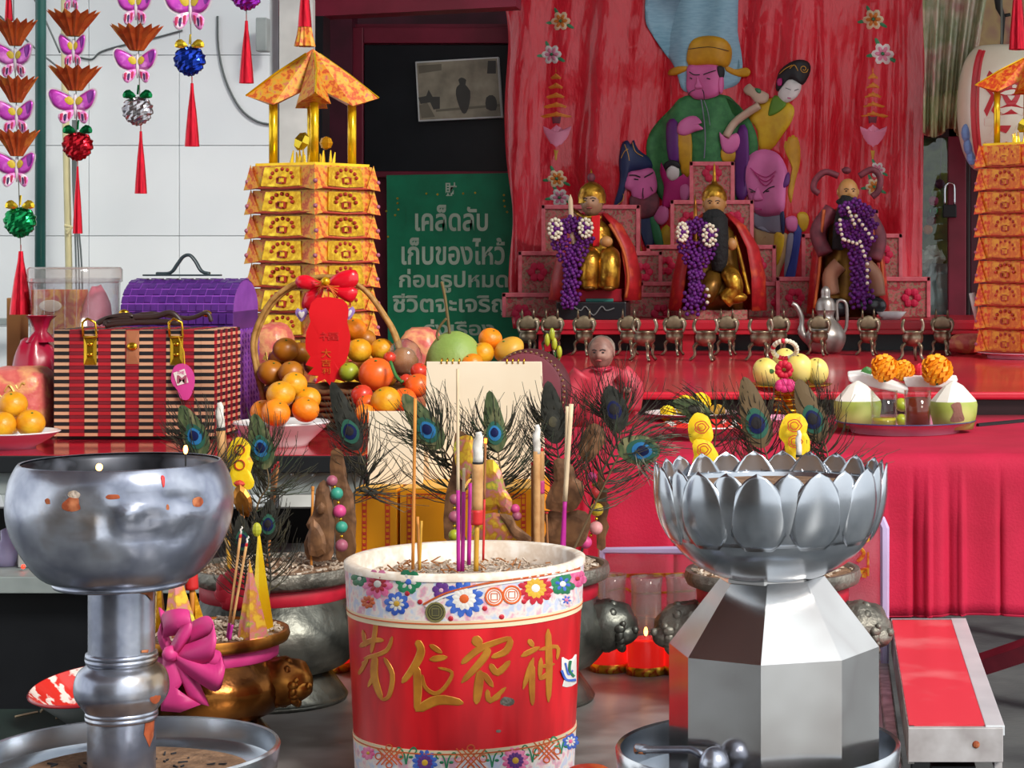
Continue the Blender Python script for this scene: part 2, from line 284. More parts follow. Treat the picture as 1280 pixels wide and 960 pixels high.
# ================================================================ the setting
def struct(mb, name, m, **k): return mb.build(name, m, kind='structure', **k)
struct(MB().box((0, 4, -.05), (16, 16, .1)), 'floor', 'concrete')
struct(MB().box((0, 7.0, 4.6), (9, 4.5, .1)), 'ceiling', 'ceiling_paint')
struct(MB().box((-3.1, 1.2, 3.65), (5.4, 7.0, .1)), 'ceiling', 'added_roof')  # unseen roof added at front left to block sky and darken metal reflections
struct(MB().box((-4.2, -2.6, 1.7), (7.6, .2, 3.4)), 'added_wall_front', 'added_wall')  # unseen wall added behind the camera for darker reflections on the left
struct(MB().box((0, 9.2, 2.3), (9, .1, 4.6)), 'wall_back', 'maroon_dark')
wl = struct(MB().box((-3.1, 7.0, 2.3), (2.52, .1, 4.6)), 'wall_left', 'grout')
ts = px(113, 6.94); x0 = P(224, 69, 6.94).x; z0 = P(224, 69, 6.94).z
tm = None
for i in range(-8, 2):
    for j in range(-7, 8):
        X = x0+(i+.5)*ts; Z = z0+(j-.5)*ts
        if X+ts/2 > -1.84 or X-ts/2 < -4.36 or Z-ts/2 < 0 or Z+ts/2 > 4.5: continue
        if tm is None: tm = MB().box(LOC[wl], (ts-.002, .012, ts-.002)).build('tile', 'tile', wl, bevel=.0012); tm.location = V((X, 6.945, Z))-LOC[wl]; continue
        t = inst('tile', tm.data, wl, V((X, 6.945, Z))-LOC[wl]); b = t.modifiers.new('bevel', 'BEVEL'); b.width = .0012; b.segments = 2
struct(MB().box((x0+1.5*ts-.06, 6.95, 1.6), (.11, .03, 4.5)), 'trim_1', 'white_frame')
# maroon beam, doorway and the dark panel
def quad(mb, pts, D, th): return mb.prism([P(x, y, D) for x, y in pts], (0, th, 0))
struct(quad(MB(), [(262, -60), (645, -60), (645, 8), (262, 27)], 7.2, .12), 'trim_2', 'maroon')
struct(quad(MB(), [(336, 20), (404, 20), (400, 560), (340, 560)], 7.1, .1), 'trim_3', 'black_paint_shade')
struct(quad(MB(), [(398, 5), (440, 5), (440, 600), (398, 600)], 8.34, .1), 'trim_4', 'maroon_dark')
dr = struct(quad(MB(), [(440, 30), (700, 30), (700, 620), (440, 620)], 8.40, .05), 'door_1', 'maroon')
for q in ([(436, 34), (454, 34), (454, 620), (436, 620)], [(454, 34), (690, 34), (690, 54), (454, 54)], [(455, 214), (690, 214), (690, 222), (455, 222)]):
    quad(MB(), q, 8.36, .05).build('door_frame', 'maroon', dr, bevel=.004)
quad(MB(), [(455, 56), (680, 56), (680, 216), (455, 216)], 8.37, .03).build('dark_panel', 'black_paint_shade', dr, bevel=.003)
# framed old photograph
D = 8.33; to = flat(D)
ph = thing('framed_photograph', 'old sepia photograph of a standing man mounted on the dark door panel', 'photograph', P(573, 150, D))
quad(MB(), [(519, 77), (623, 71), (628, 147), (523, 152)], D, .03).build('backing', 'white_frame', ph, bevel=.002)
mb = MB(); mb.prism([to(x, y, .002) for x, y in [(521, 79), (621, 73), (626, 145), (525, 150)]], (0, .002, 0)); mb.build('print', 'photo_paper', ph)
mb = MB()
mb.puff(smooth([(577, 97), (583, 100), (582, 106), (588, 114), (587, 130), (583, 141), (578, 141), (573, 130), (570, 118), (571, 109), (575, 105), (573, 100)], 2), to, .0008, .003)
mb.puff([(523, 122), (533, 120), (536, 112), (541, 121), (550, 121), (550, 136), (542, 137), (538, 128), (526, 130)], to, .0008, .003)
mb.puff(smooth([(608, 122), (616, 119), (621, 126), (620, 138), (608, 136)], 2), to, .0008, .003); mb.puff([(610, 76), (620, 76), (620, 92), (609, 92)], to, .0008, .003)
mb.build('printed_figure', 'photo_dark', ph)
mb = MB(); mb.puff([(524, 132), (534, 128), (544, 146), (527, 148)], to, .0005, .0028); mb.puff([(545, 137), (625, 130), (625, 133), (545, 140)], to, .0005, .0028); mb.puff([(523, 82), (552, 80), (552, 88), (524, 92)], to, .0005, .0028)
mb.build('printed_background', 'photo_mid', ph)
# green notice board
D = 8.33; to = flat(D)
sg = thing('notice_board', 'green notice board with pale blocky lettering behind the fruit', 'sign', P(563, 470, D))
quad(MB(), [(483, 219), (650, 216), (652, 470), (485, 470)], D, .02).build('board', 'sign_green', sg, bevel=.002)
for txt, a, b, c, d in (('เคล็ดลับ', 519, 610, 256, 289), ('เก็บของไหว้', 502, 631, 297, 331), ('ก่อนธูปหมด', 499, 635, 336, 366), ('ชีวิตจะเจริญ', 491, 640, 367, 395), ('รุ่งเรือง', 530, 618, 399, 425)):
    mb = MB(); fit_text(mb, txt, a, b, c, d, to, bold=.022, ext=.001); mb.build('lettering', 'letter', sg)
mb = MB(); fit_text(mb, '財', 556, 571, 228, 245, to, bold=.02); mb.build('emblem', 'letter', sg)
mb = MB()
for x, y in [(533, 242), (547, 243), (579, 242), (594, 241), (497, 248), (497, 254), (498, 262), (494, 269), (630, 244), (630, 251), (631, 258), (634, 265), (483, 264), (485, 296)]: MB().ball(to(x, y, .001), .0045, 6, 4).build('gold_dot', 'gold_dot', sg)
mb = MB()
for q in ([(486, 295), (645, 292), (645, 295), (486, 298)], [(505, 260), (507, 260), (507, 281), (487, 281), (487, 279), (505, 279)]): mb.prism([to(x, y, .0015) for x, y in q], (0, .002, 0))
mb.build('groove_lines', 'sign_green', sg)
# right side: cabinet with glass door, wall above
struct(quad(MB(), [(1130, -60), (1500, -60), (1500, 170), (1130, 170)], 8.7, .05), 'wall_right', 'wall_faded')
D = 8.3
cb = thing('display_cabinet', 'dark red cabinet with glass door behind the red banner', 'cabinet', P(1200, 430, D+.2))
quad(MB(), [(1140, 160), (1500, 160), (1500, 470), (1140, 470)], 8.75, .02).build('back_panel', 'interior_green', cb)
quad(MB(), [(1142, 436), (1400, 436), (1400, 462), (1142, 462)], D-.02, .45).build('base', 'maroon', cb, bevel=.004)
for q, m in (([(1185, 160), (1208, 160), (1208, 440), (1185, 440)], 'maroon'), ([(1213, 160), (1300, 160), (1300, 440), (1213, 440)], 'maroon_dark'), ([(1208, 160), (1213, 160), (1213, 440), (1208, 440)], 'dark_wood'), ([(1140, 160), (1400, 160), (1400, 172), (1140, 172)], 'dark_wood')):
    quad(MB(), q, D, .06).build('door_frame', m, cb, bevel=.004)
quad(MB(), [(1140, 172), (1186, 172), (1186, 438), (1140, 438)], D+.02, .006).build('glass_pane', 'glass', cb)
pl = thing('padlock', 'black padlock with steel shackle hanging on the cabinet door', 'padlock', P(1187, 272, D-.03))
mb = MB().box(P(1187, 264, D-.03), (px(17, D), .03, px(16, D))); mb.build('body', 'rubber', pl, bevel=.004)
mb = MB().tube(smooth([P(x, y, D-.03) for x, y in [(1181, 258), (1181, 236), (1184, 230), (1187, 229), (1191, 230), (1193, 236), (1193, 258)]], 3, False), .0045, 8); mb.build('shackle', 'chrome', pl, True)
vz = thing('flower_vase', 'pale vase of white flowers inside the glass cabinet', 'vase', P(1174, 436, 8.45))
c = P(1174, 436, 8.45)
MB().lathe(c, [(.001, 0), (.06, 0), (.085, .08), (.1, .16), (.08, .25), (.045, .31), (.05, .34)], 24).build('vessel', 'vase', vz, True)
for k, (x, y) in enumerate([(1158, 322), (1166, 316), (1172, 322), (1160, 330), (1170, 331), (1164, 324)]):
    mb = MB().ball(P(x, y, 8.43+.01*k), .032, 10, 7, fn=lambda d: 1+.18*math.sin(9*d.x+5*d.z)*math.cos(8*d.y)); mb.build('blossom', 'petal_white', vz)
MB().tube([P(1174, 345, 8.45), P(1170, 330, 8.45)], .008).tube([P(1176, 345, 8.45), P(1184, 322, 8.45)], .006).build('stem', 'leaf', vz)
bs_ = thing('bead_string', 'string of coloured pompoms hanging inside the cabinet', 'ornament', P(1168, 292, 8.42))
for x, y, m in [(1175, 230, 'h_navy'), (1170, 241, 'b_lime'), (1167, 251, 'bead_pink'), (1167, 264, 'foil_green'), (1164, 276, 'b_brown'), (1160, 287, 'b_orange')]:
    MB().ball(P(x, y, 8.42), .02, 10, 7).build('pompom', m, bs_, True)
MB().tube([P(1177, 172, 8.42), P(1175, 230, 8.42), P(1160, 292, 8.42)], .002, 4).build('cord', 'cord', bs_)
# plastic-wrapped curtain
D = 8.0
mb = MB(); n = 60; rings = []
for i in range(9):
    t = i/8; y = -30+t*196; ring = []
    for j in range(n+1):
        u = j/n; x = 1156+u*(82-20*t)*(1-.35*max(0, u-.5)*t)
        a = .035*math.sin(u*24+t*3*u)+.02*math.sin(u*51+t*5)
        ring.append(P(x, y+6*math.sin(u*9)*t, D)+V((0, a*(.6+.4*t), 0)))
    rings.append(ring)
mb.loft(rings, (False, False), False); o = mb.build('draped_curtain', 'curtain_olive', sm=True, label='olive printed curtain gathered beside the red banner', cat='curtain')
so = o.modifiers.new('s', 'SOLIDIFY'); so.thickness = .008
mb = MB(); mb.loft([[p+V((0, -.02, 0)) for p in r[:]] for r in rings[:7]], (False, False), False); mb.build('plastic_cover', 'film', o, True)
tw = MB().tube([P(x, y, 8.55) for x, y in [(1246, -20), (1249, 10), (1254, 22), (1252, 60)]], [.02, .015, .009, .006]).tube([P(1254, 20, 8.55), P(1263, 18, 8.55)], .007).build('twig', 'twig', sm=True, label='thin black branch in front of the faded wall by the lantern', cat='branch')
# barrel lantern with red character
D = 7.9; c = P(1252, 215, D); Rm = px(56, D); H = px(158, D)
lt = thing('barrel_lantern', 'cream barrel lantern with red stripe and red character above right pagoda', 'lantern', c)
prof = [(.35*Rm, 0), (.62*Rm, .02*H), (.82*Rm, .12*H), (.95*Rm, .28*H), (Rm, .5*H), (.95*Rm, .72*H), (.82*Rm, .88*H), (.6*Rm, .98*H), (.35*Rm, H)]
pr = [(p.x, p.y) for p in smooth(prof, 4, False)]
MB().lathe(c, pr, 48).build('body', 'lantern', lt, True)
def lant(a, h, off=0):
    r = 0
    for (r0, h0), (r1, h1) in zip(pr, pr[1:]):
        if h0 <= h*H <= h1: r = r0+(r1-r0)*(h*H-h0)/(h1-h0+1e-9); break
    return c+V(((r+off)*math.sin(a), -(r+off)*math.cos(a), h*H))
for a0 in (-.72, -.62):
    MB().tube([lant(a0, .06+.88*k/16, .001) for k in range(17)], .006 if a0 > -.7 else .014, 6, flat=.4).build('red_stripe', 'lantern_red', lt)
mb = MB(); vs_, fs = text_verts('婆', 1, .015, .02); mb.add([lant(-.02+(v.x)*.98, .16+(v.y+.1)*.62*1.05, .001+max(0, v.z)*.1) for v in vs_], fs); mb.build('red_character', 'lantern_red', lt)
for h in (.2, .3, .12): MB().ball(lant(-1.02, h, 0), (.02, .02, .035), 8, 6).build('blue_motif', 'lantern_blue', lt)
MB().tube([c+V((0, 0, H)), V((c.x, c.y, 4.55))], .004, 6).build('hanging_cord', 'cord', lt)

# ================================================================ furniture
def legs(par, x0, x1, y0, y1, z, w, m):
    for x in (x0+w, x1-w):
        for y in (y0+w, y1-w): MB().box((x, y, z/2), (w, w, z)).build('leg', m, par, bevel=.002)
TZ = .684
mt = thing('offering_table', 'stained grey metal table carrying the incense burners', 'table', (-.5, 3.56, 0))
MB().box((-.515, 3.565, TZ-.02), (1.21, 1.23, .04)).build('top', 'steel_top', mt, bevel=.003)
MB().box((.1, 3.565, TZ-.018), (.024, 1.23, .044)).build('edge_trim', 'steel_shelf', mt, bevel=.004)
MB().box((-.515, 4.17, TZ-.05), (1.2, .02, .06)).box((-.515, 2.965, TZ-.05), (1.2, .02, .06)).build('apron', 'grey_paint', mt)
legs(mt, -1.1, .08, 2.97, 4.15, TZ-.04, .04, 'grey_paint')
rt = thing('red_topped_table', 'low red-topped table with aluminium edging on the right', 'table', (.19, 3.77, 0))
xa, xb, ya, yb, z = .118, .265, 3.29, 4.245, .757
MB().box(((xa+xb)/2-.011, (ya+yb)/2, z-.008), (xb-xa-.026, yb-ya-.02, .018)).build('top', 'red_worn', rt)
MB().box((xb-.012, (ya+yb)/2, z-.006), (.03, yb-ya, .016)).build('side_edging', 'alu', rt, bevel=.001)
MB().box(((xa+xb)/2-.01, yb-.008, z-.008), (xb-xa-.02, .016, .018)).build('back_edging', 'alu', rt, bevel=.001)
MB().box(((xa+xb)/2, ya, z-.027), (xb-xa, .014, .053)).build('front_board', 'alu_dirty', rt, bevel=.001)
MB().ball((.223, ya-.007, z-.026), (.006, .003, .006), 8, 6).build('screw', 'rust', rt)
MB().box((xb-.006, (ya+yb)/2, z-.045), (.012, yb-ya-.02, .05)).build('side_board', 'alu_dirty', rt); MB().box((xa+.005, (ya+yb)/2, z-.03), (.01, yb-ya-.02, .06)).build('side_board', 'steel_shelf', rt)
for y in (ya+.05, yb-.08): MB().box((.19, y, .345), (.07, .05, .69)).build('leg', 'rubber', rt, bevel=.002)
MB().box((.19, (ya+yb)/2, .68), (.05, yb-ya-.1, .05)).build('underframe', 'rubber', rt)
# pink rail under the altar
MB().tube([P(1205, 838, 5.4), P(1330, 796, 5.0)], .03, 4).build('floor_rail', 'pinkrail', label='slanting dull red rail close to the floor under the altar cloth', cat='rail')
AZ = 1.08
lt_ = thing('side_altar_table', 'red-topped table with grey metal apron holding the plaid case', 'table', (-1.55, 5.1, 0))
MB().box((-1.52, 5.15, AZ-.0125), (1.14, 1.7, .025)).build('top', 'red_table', lt_, bevel=.002)
MB().box((-1.52, 4.297, AZ-.018), (1.15, .016, .034)).build('edge', 'dark_edge', lt_, bevel=.002)
MB().box((-1.52, 4.33, AZ-.06), (1.12, .03, .045)).build('apron', 'grey_paint', lt_, bevel=.002)
MB().box((-1.52, 4.9, .45), (1.12, .03, .9)).build('shade_backing', 'black_paint_shade', lt_)  # black board added to stand in for the shade under the table
MB().box((-1.62, 4.6, .808), (.9, .5, .034)).build('lower_shelf', 'grey_paint', lt_, bevel=.002)
MB().box((-1.62, 4.42, .4), (.9, .02, .76)).build('shade_panel', 'black_paint_shade', lt_)  # black sheet painting the shade below the lower shelf
legs(lt_, -2.08, -.96, 4.32, 5.98, AZ-.03, .045, 'grey_paint')
for (x, y) in [(365, 593), (392, 594)]: MB().ball(P(x, y, 4.312), .004, 8, 5).build('rivet', 'alu', lt_)
ct = thing('main_altar_table', 'long altar table hidden under the red cloth', 'table', (.0, 4.8, 0))
MB().box((-.02, 4.8, AZ-.03), (1.62, .98, .03)).build('top', 'dark_wood', ct)
legs(ct, -.8, .76, 4.36, 5.28, AZ-.04, .05, 'dark_wood')
mb = MB(); rings = []; n = 420
for k in range(22):
    ring = []
    for j in range(n+1):
        X = -.85+1.66*j/n
        f = .006*math.sin(X*19)+.004*math.sin(X*47+1)
        for ex, ew, eh in ((.105, .004, .008), (.165, .006, -.01), (.195, .004, .009), (.235, .01, -.012), (.262, .004, .012), (.34, .005, -.01), (-.1, .005, .008), (-.32, .006, -.009), (-.5, .004, .008)): f += -eh*math.exp(-((X-ex)/ew)**2)
        if k < 5: p = V((X, 5.3-k*.195, AZ))
        elif k < 9: a = (k-5)/4*PI/2; p = V((X, 4.32-.028*math.sin(a), AZ-.028*(1-math.cos(a))))
        else:
            t = (k-9)/12; p = V((X, 4.29-t*.02+f*min(1, t*2.2+.08), AZ-.03-t*(.286+.03*max(0, X-.1)+.006*math.sin(X*15))))
        ring.append(p)
    rings.append(ring)
mb.loft(rings, (False, False), False); o = mb.build('tablecloth', 'red_cloth', sm=True, label='bright crimson cloth draped over the main altar table', cat='tablecloth')
so = o.modifiers.new('s', 'SOLIDIFY'); so.thickness = .003; so.offset = 1
mb = MB().tube([r for r in rings[-1]], .0035, 6); mb.build('hem', 'red_cloth', o)
SZ = 1.14
sh = thing('red_lacquer_shelf', 'glossy red raised shelf under the row of small brass burners', 'shelf', (-.05, 6.3, AZ))
MB().box((-.03, 6.75, SZ-.01), (1.75, 2.9, .02)).build('top', 'red_gloss', sh, bevel=.006)
MB().box((-.03, 5.33, SZ-.042), (1.73, .02, .044)).build('front_board', 'dark_wood', sh)
for x in (-.84, .0, .78):
    for y in (5.5, 6.8, 8.1): MB().box((x, y, (SZ-.02)/2), (.06, .06, SZ-.02)).build('support', 'dark_wood', sh)
plt = thing('statue_platform', 'red stepped platform with a dark gap under the three statues', 'platform', (-.05, 7.75, SZ))
PZ = 1.245
MB().box((-.22, 7.71, PZ-.014), (1.72, .74, .028)).build('top_board', 'platform_red', plt, bevel=.003)
MB().box((-.22, 7.5, SZ+.03), (1.7, .02, .06)).build('recess_shade', 'black_paint_shade', plt)  # black board painting the shade inside the open gap
for x in (-1.0, -.5, .0, .5): MB().box((x, 7.72, (SZ+PZ-.028)/2), (.04, .7, PZ-.028-SZ)).build('block', 'platform_red', plt)
MB().box((-.22, 7.36, PZ-.02), (1.7, .03, .05)).build('front_lip', 'platform_red', plt, bevel=.003)
# things on the left lower shelf
bx_ = MB().box(P(42, 706, 4.5)+V((0, 0, .0)), (px(26, 4.5), .06, px(28, 4.5))).build('white_carton', 'white_frame', label='small white box on the lower shelf by the red light', cat='box', bevel=.002); bx_.location.z = .826
o = MB().ball(P(29, 708, 4.42), .0045, 10, 7).build('indicator_light', 'red_led', label='tiny glowing red lamp in front of the small white box', cat='light'); o.location.z = P(29, 711, 4.42).z
MB().tube([P(29, 716, 4.42), V((P(29, 716, 4.42).x, 4.42, .825))], .003, 6).build('stem', 'white_frame', o)
c = V((P(8, 700, 4.5).x, 4.5, .826)); MB().lathe(c, [(.001, 0), (.02, 0), (.023, .03), (.016, .05), (.012, .055), (.012, .075), (.002, .08)], 20).build('small_bottle', 'clear_lilac', label='little pale lilac bottle on the lower shelf at left edge', cat='bottle', sm=True)
mb = MB(); mb.tube([V((P(-6, 600, 4.6).x, 4.6, 1.04)), V((P(28, 700, 4.6).x, 4.6, .828))], .008, 8).build('glass_rod', 'glass', label='slanting glass tube standing on the lower shelf at left edge', cat='tube')
# dark green side stand for the enamel plate
gs = thing('side_stand', 'dark green low stand beside the grey table under the enamel plate', 'stand', (-1.5, 3.7, 0))
MB().box((-1.46, 3.6, .605), (.62, .9, .03)).build('top', 'dark_green', gs, bevel=.003)
legs(gs, -1.76, -1.16, 3.17, 4.03, .59, .04, 'dark_green')
mb = MB()
for a, b in (((0, 897), (18, 889)), ((55, 899), (75, 896)), ((10, 880), (22, 888))):
    mb.tube([V((P(a[0], a[1], 3.9).x, .88*F/(a[1]-CY), .622)), V((P(b[0], b[1], 3.9).x, .88*F/(max(b[1], 891)-CY), .622))], .002, 5)
mb.build('loose_straw', 'stick_cream', label='pale straw stubs lying on the dark green stand', cat='straw', kind='stuff')
# ================================================================ metal stand with dented bowl (front left)
D = 2.68; k = D/F
def oncone(c, rf):
    """photo pixel -> point on a surface of revolution about the vertical through c; rf(z) = radius"""
    c = V(c)
    def to(x, y, off=0):
        d = P(x, y, 1)-V((0, 0, ZC)); z = P(x, y, c.y).z; p = None
        for _ in range(8):
            r = rf(z)+off; a = d.x*d.x+d.y*d.y; b = -2*(d.x*c.x+d.y*c.y); e = c.x**2+c.y**2-r*r
            q = max(0, b*b-4*a*e); t = (-b-math.sqrt(q))/(2*a); p = V((0, 0, ZC))+d*t; z = p.z
        return p
    return to
c = P(151, 578, D); zr = c.z
ls = thing('oil_lamp_stand', 'dented grey steel bowl on a knobbed pole with a round drip tray', 'lamp stand', (c.x, D, 0))
pr = [(p.x*k, zr-p.y*k) for p in smooth([(118, -1), (122, 0), (131, 18), (136, 45), (134, 72), (124, 100), (105, 130), (84, 146), (45, 151), (1, 152)], 4, False)]
def dent(a, r, z, i):
    aa = (a+PI/2+PI) % (2*PI)-PI; h = (zr-z)/k
    n_ = noise.noise(V((aa*2.2, h*.03, 1.3)))*4+noise.noise(V((aa*6, h*.06, 4.3)))*2
    w = math.exp(-((aa-.45)/.55)**2)*math.exp(-((h-62)/34)**2)
    return r+k*w*(-9+n_*4.5)+(k*.5*n_*.3 if h > 15 else 0)
mb = MB().lathe((c.x, D, 0), pr, 96, fn=dent)
MB().lathe((c.x, D, 0), [(118*k, zr-k), (112*k, zr-6*k), (122*k, zr-40*k), (110*k, zr-95*k), (60*k, zr-125*k), (1*k, zr-128*k)], 64).build('bowl_inside', 'soot_steel', ls, True)
mb.build('bowl', 'old_steel', ls, True)
MB().lathe((c.x, D, 0), [(k, zr-30*k), (118*k, zr-30*k), (119*k, zr-34*k), (k, zr-36*k)], 48).build('burnt_oil', 'soot', ls)
MB().lathe((c.x, D, 0), [(78*k, zr-145*k), (82*k, zr-149*k), (80*k, zr-153*k), (40*k, zr-153*k)], 48).build('bowl_foot_ring', 'old_steel', ls, True)
yz = lambda y: P(0, y, D).z
MB().lathe((c.x+k, D, 0), [(40*k, yz(729)), (40*k, yz(820)), (41*k, yz(895)), (41*k, .02)], 40).build('pole', 'old_steel', ls, True)
for y in (821, 893): MB().lathe((c.x+k, D, 0), [(40*k, yz(y-7)), (43*k, yz(y-6)), (44*k, yz(y-1)), (42*k, yz(y)), (44*k, yz(y+1)), (43*k, yz(y+6)), (40*k, yz(y+7))], 40).build('collar_ring', 'old_steel', ls, True)
MB().lathe((c.x+k, D, 0), [(p.x*k, yz(p.y)) for p in smooth([(41, 829), (52, 838), (57, 853), (56, 868), (49, 880), (41, 890)], 4, False)], 48).build('knob', 'old_steel', ls, True)
ty = yz(938)
mb = MB().lathe((c.x+10*k, D, 0), [(k, ty-40*k), (170*k, ty-40*k), (180*k, ty-30*k), (184*k, ty), (182*k, ty+3*k), (178*k, ty+2*k), (176*k, ty-24*k), (168*k, ty-30*k), (k, ty-30*k)], 80); mb.build('drip_tray', 'stainless', ls, 40)
MB().lathe((c.x+10*k, D, 0), [(141*k, ty-29.6*k), (139*k, ty-27.5*k), (k, ty-27*k)], 48, fn=lambda a, r, z, i: r*(1+.04*math.sin(3*a+1))).build('ash_sludge', 'ash_brown', ls)
mb = MB()
for i in range(40):
    a = R.uniform(0, 6.28); r = R.uniform(50, 120)*k; mb.box((c.x+10*k+r*math.cos(a), D+r*math.sin(a), ty-26*k), (R.uniform(.003, .014), .002, .002), rot('Z', R.uniform(0, 180)) @ rot('Y', R.uniform(-15, 15)))
mb.build('burnt_stubs', 'soot', ls, kind='stuff')
MB().lathe((c.x, D, 0), [(.001, .0), (.17, .0), (.17, .02), (.05, .05), (.001, .05)], 40).build('base', 'old_steel', ls)
tb = oncone((c.x, D, 0), lambda z: (136 if z < zr-20*k else 122)*k)
def rfp(z):
    for (r0, z0_), (r1, z1) in zip(pr, pr[1:]):
        if z1 <= z <= z0_: return r0+(r1-r0)*(z0_-z)/(z0_-z1+1e-9)
    return 122*k
tb0 = oncone((c.x, D, 0), rfp); cb_ = c.copy()
def tb(x, y, off=0):
    p = tb0(x, y, 0); v = V((p.x-cb_.x, p.y-2.68)); a = math.atan2(v.y, v.x); r_ = dent(a, rfp(p.z), p.z, 0)+off; return V((cb_.x+r_*math.cos(a), 2.68+r_*math.sin(a), p.z))
tpole = oncone((c.x+k, D, 0), lambda z: 41*k)
for (x, y, w, h, m) in [(59, 627, 4, 4, 'rust'), (88, 630, 14, 10, 'rust'), (140, 622, 12, 4, 'rust'), (212, 635, 3, 5, 'rust'), (250, 628, 7, 8, 'rust'), (92, 618, 9, 6, 'ash')]:
    MB().puff(smooth([(x+w*R.uniform(.6, 1.1)*math.cos(a), y+h*R.uniform(.6, 1.1)*math.sin(a)) for a in [i*PI/4 for i in range(8)]], 2), tb, .0006, .0002).build('rust_spot', m, ls)
MB().puff(smooth([(203, 594), (206, 597), (206, 607), (204, 609), (201, 597)], 2), tb, .0012, .0002).build('wax_drip', 'stick_red', ls)
for q in ([(180, 733), (192, 735), (191, 752), (184, 744), (176, 742)], [(182, 901), (193, 900), (192, 920), (187, 934), (180, 918)], [(177, 813), (186, 812), (185, 816), (177, 816)]): MB().puff(q, tpole, .0006, .0004).build('rust_spot', 'rust', ls)
tk = oncone((c.x+k, D, 0), lambda z: 55*k); MB().puff(smooth([(187, 864), (197, 862), (201, 872), (195, 880), (188, 876)], 2), tk, .0006, .0012).build('rust_spot', 'rust', ls)
for n_, (x, y, dd, r) in enumerate([(124, 584, 2.60, .0042), (232, 562, 2.76, .003)]):
    p = P(x, y, dd); fl = thing('oil_flame', ['round glowing flame at the front rim of the grey bowl', 'slim orange flame at the back rim of the grey bowl'][n_], 'flame', (p.x, p.y, p.z-.02))
    MB().ball(p, (r, r, r*(1.1 if n_ == 0 else 2)), 10, 8).build('flame_tip', 'flame', fl, True); MB().tube([p-V((0, 0, .03)), p], .0012, 5).build('wick', 'soot', fl)

# ================================================================ lotus stand (front right)
c = P(963, 577, D); c0 = V((c.x, D, 0)); X8 = P(967, 800, D).x
rs = thing('lotus_incense_stand', 'shiny steel lotus bowl on an eight-sided pedestal in a round tray', 'incense stand', (c.x, D, 0))
a8 = [math.radians(-90-5+45*i) for i in range(8)]
def oct_(r, y): return [V((X8+r*k*math.cos(a), D+r*k*math.sin(a), yz(y))) for a in a8]
for i in range(8):
    j = (i+1) % 8; A, B, Cc = oct_(132, 968), oct_(132, 806), oct_(64, 719)
    q = lambda r1, r2: [r1[i], r1[j], r2[j], r2[i]]
    for nm, rr in (('side_panel', q(A, B)), ('roof_panel', q(B, Cc))):
        nrm = (rr[1]-rr[0]).cross(rr[2]-rr[0]).normalized(); 
        if nrm.dot(rr[0]-V((X8, D, rr[0].z))) < 0: nrm = -nrm
        MB().prism(rr, -nrm*.003).build(nm, 'sheet_steel', rs)
MB().loft([oct_(131, 968), oct_(131, 967)]).build('bottom_plate', 'sheet_steel', rs)
bowl = smooth([(62, 719), (93, 704), (118, 680), (131, 652), (137, 622), (139, 603)], 4, False)
MB().lathe(c0, [(p.x*k, yz(p.y)) for p in bowl]+[(134*k, yz(604)), (122*k, yz(645)), (60*k, yz(700)), (k, yz(702))], 72).build('bowl', 'stainless', rs, True)
MB().lathe(c0, [(133*k, yz(609)), (100*k, yz(606)), (k, yz(605))], 48, fn=lambda a, r, z, i: r).build('sand', 'ash_brown', rs)
MB().lathe(c0, [(50*k, yz(716)), (66*k, yz(716)), (66*k, yz(722)), (50*k, yz(722))], 8, rot('Z', -5)).build('neck_collar', 'sheet_steel', rs)
def brad(y):
    if y < 603: return 139+(603-y)*.10
    for p, q in zip(bowl, bowl[1:]):
        if q.y <= y <= p.y: return p.x+(q.x-p.x)*(p.y-y)/(p.y-q.y+1e-9)
    return 62
for row, (off, ybot, ytip, hw) in enumerate([(4, 672, 577, 16), (1, 668, 577, 15)]):
    for i in range(12):
        ang = math.radians(-90-4.5+30*i+15*row); vs_ = []; fs = []; NT, NU = 14, 8
        for t_ in range(NT+1):
            t = t_/NT; y = ybot+(ytip-ybot)*t; w = hw*(math.sin(PI*min(1, (t*.94+.06))**.85)**.62 if t < .98 else .02)*(1-.08*t)
            if t_ == NT: w = .3
            for u_ in range(NU+1):
                u = -1+2*u_/NU; a = ang+math.radians(w*u)
                r = (brad(y)+off+5*(1-u*u)*math.sin(PI*min(1, t*.9+.05)))*k
                vs_.append((c.x+r*math.cos(a), D+r*math.sin(a), yz(y)))
        for t_ in range(NT):
            for u_ in range(NU): q = t_*(NU+1)+u_; fs.append((q, q+1, q+NU+2, q+NU+1))
        o = MB().add(vs_, fs).build('petal', 'stainless', rs, True, fix=False); so = o.modifiers.new('s', 'SOLIDIFY'); so.thickness = .0012; so.offset = -1
tc_ = V((P(948, 900, D).x, D, 0)); ty = yz(931)
MB().lathe(tc_, [(k, ty-55*k), (168*k, ty-55*k), (174*k, ty-48*k), (178*k, ty), (176*k, ty+3*k), (172*k, ty+1*k), (168*k, ty-38*k), (k, ty-40*k)], 80).build('tray', 'stainless', rs, 40)
MB().lathe((X8, D, 0), [(.06, yz(985)), (.06, .03), (.17, .02), (.17, 0), (.001, 0)], 32).build('post', 'sheet_steel', rs)
ld = thing('steel_ladle', 'steel ladle with ball end lying in the right tray', 'ladle', P(860, 955, 2.55))
MB().tube([P(797, 936, 2.6), P(812, 937, 2.59), P(864, 937, 2.57), P(873, 941, 2.565), P(884, 950, 2.56)], [.007, .0048, .0048, .0055, .006], 10).build('handle', 'old_steel', ld, True)
MB().tube([P(795, 936, 2.6), P(806, 937, 2.595)], .0062, 10).build('grip', 'rust', ld, True)
MB().ball(P(893, 955, 2.55), (.0185, .0185, .021), 20, 14).build('ball_end', 'old_steel', ld, True); MB().ball(P(893, 938, 2.55), (.007, .007, .003), 12, 6).build('cap', 'sheet_steel', ld, True)

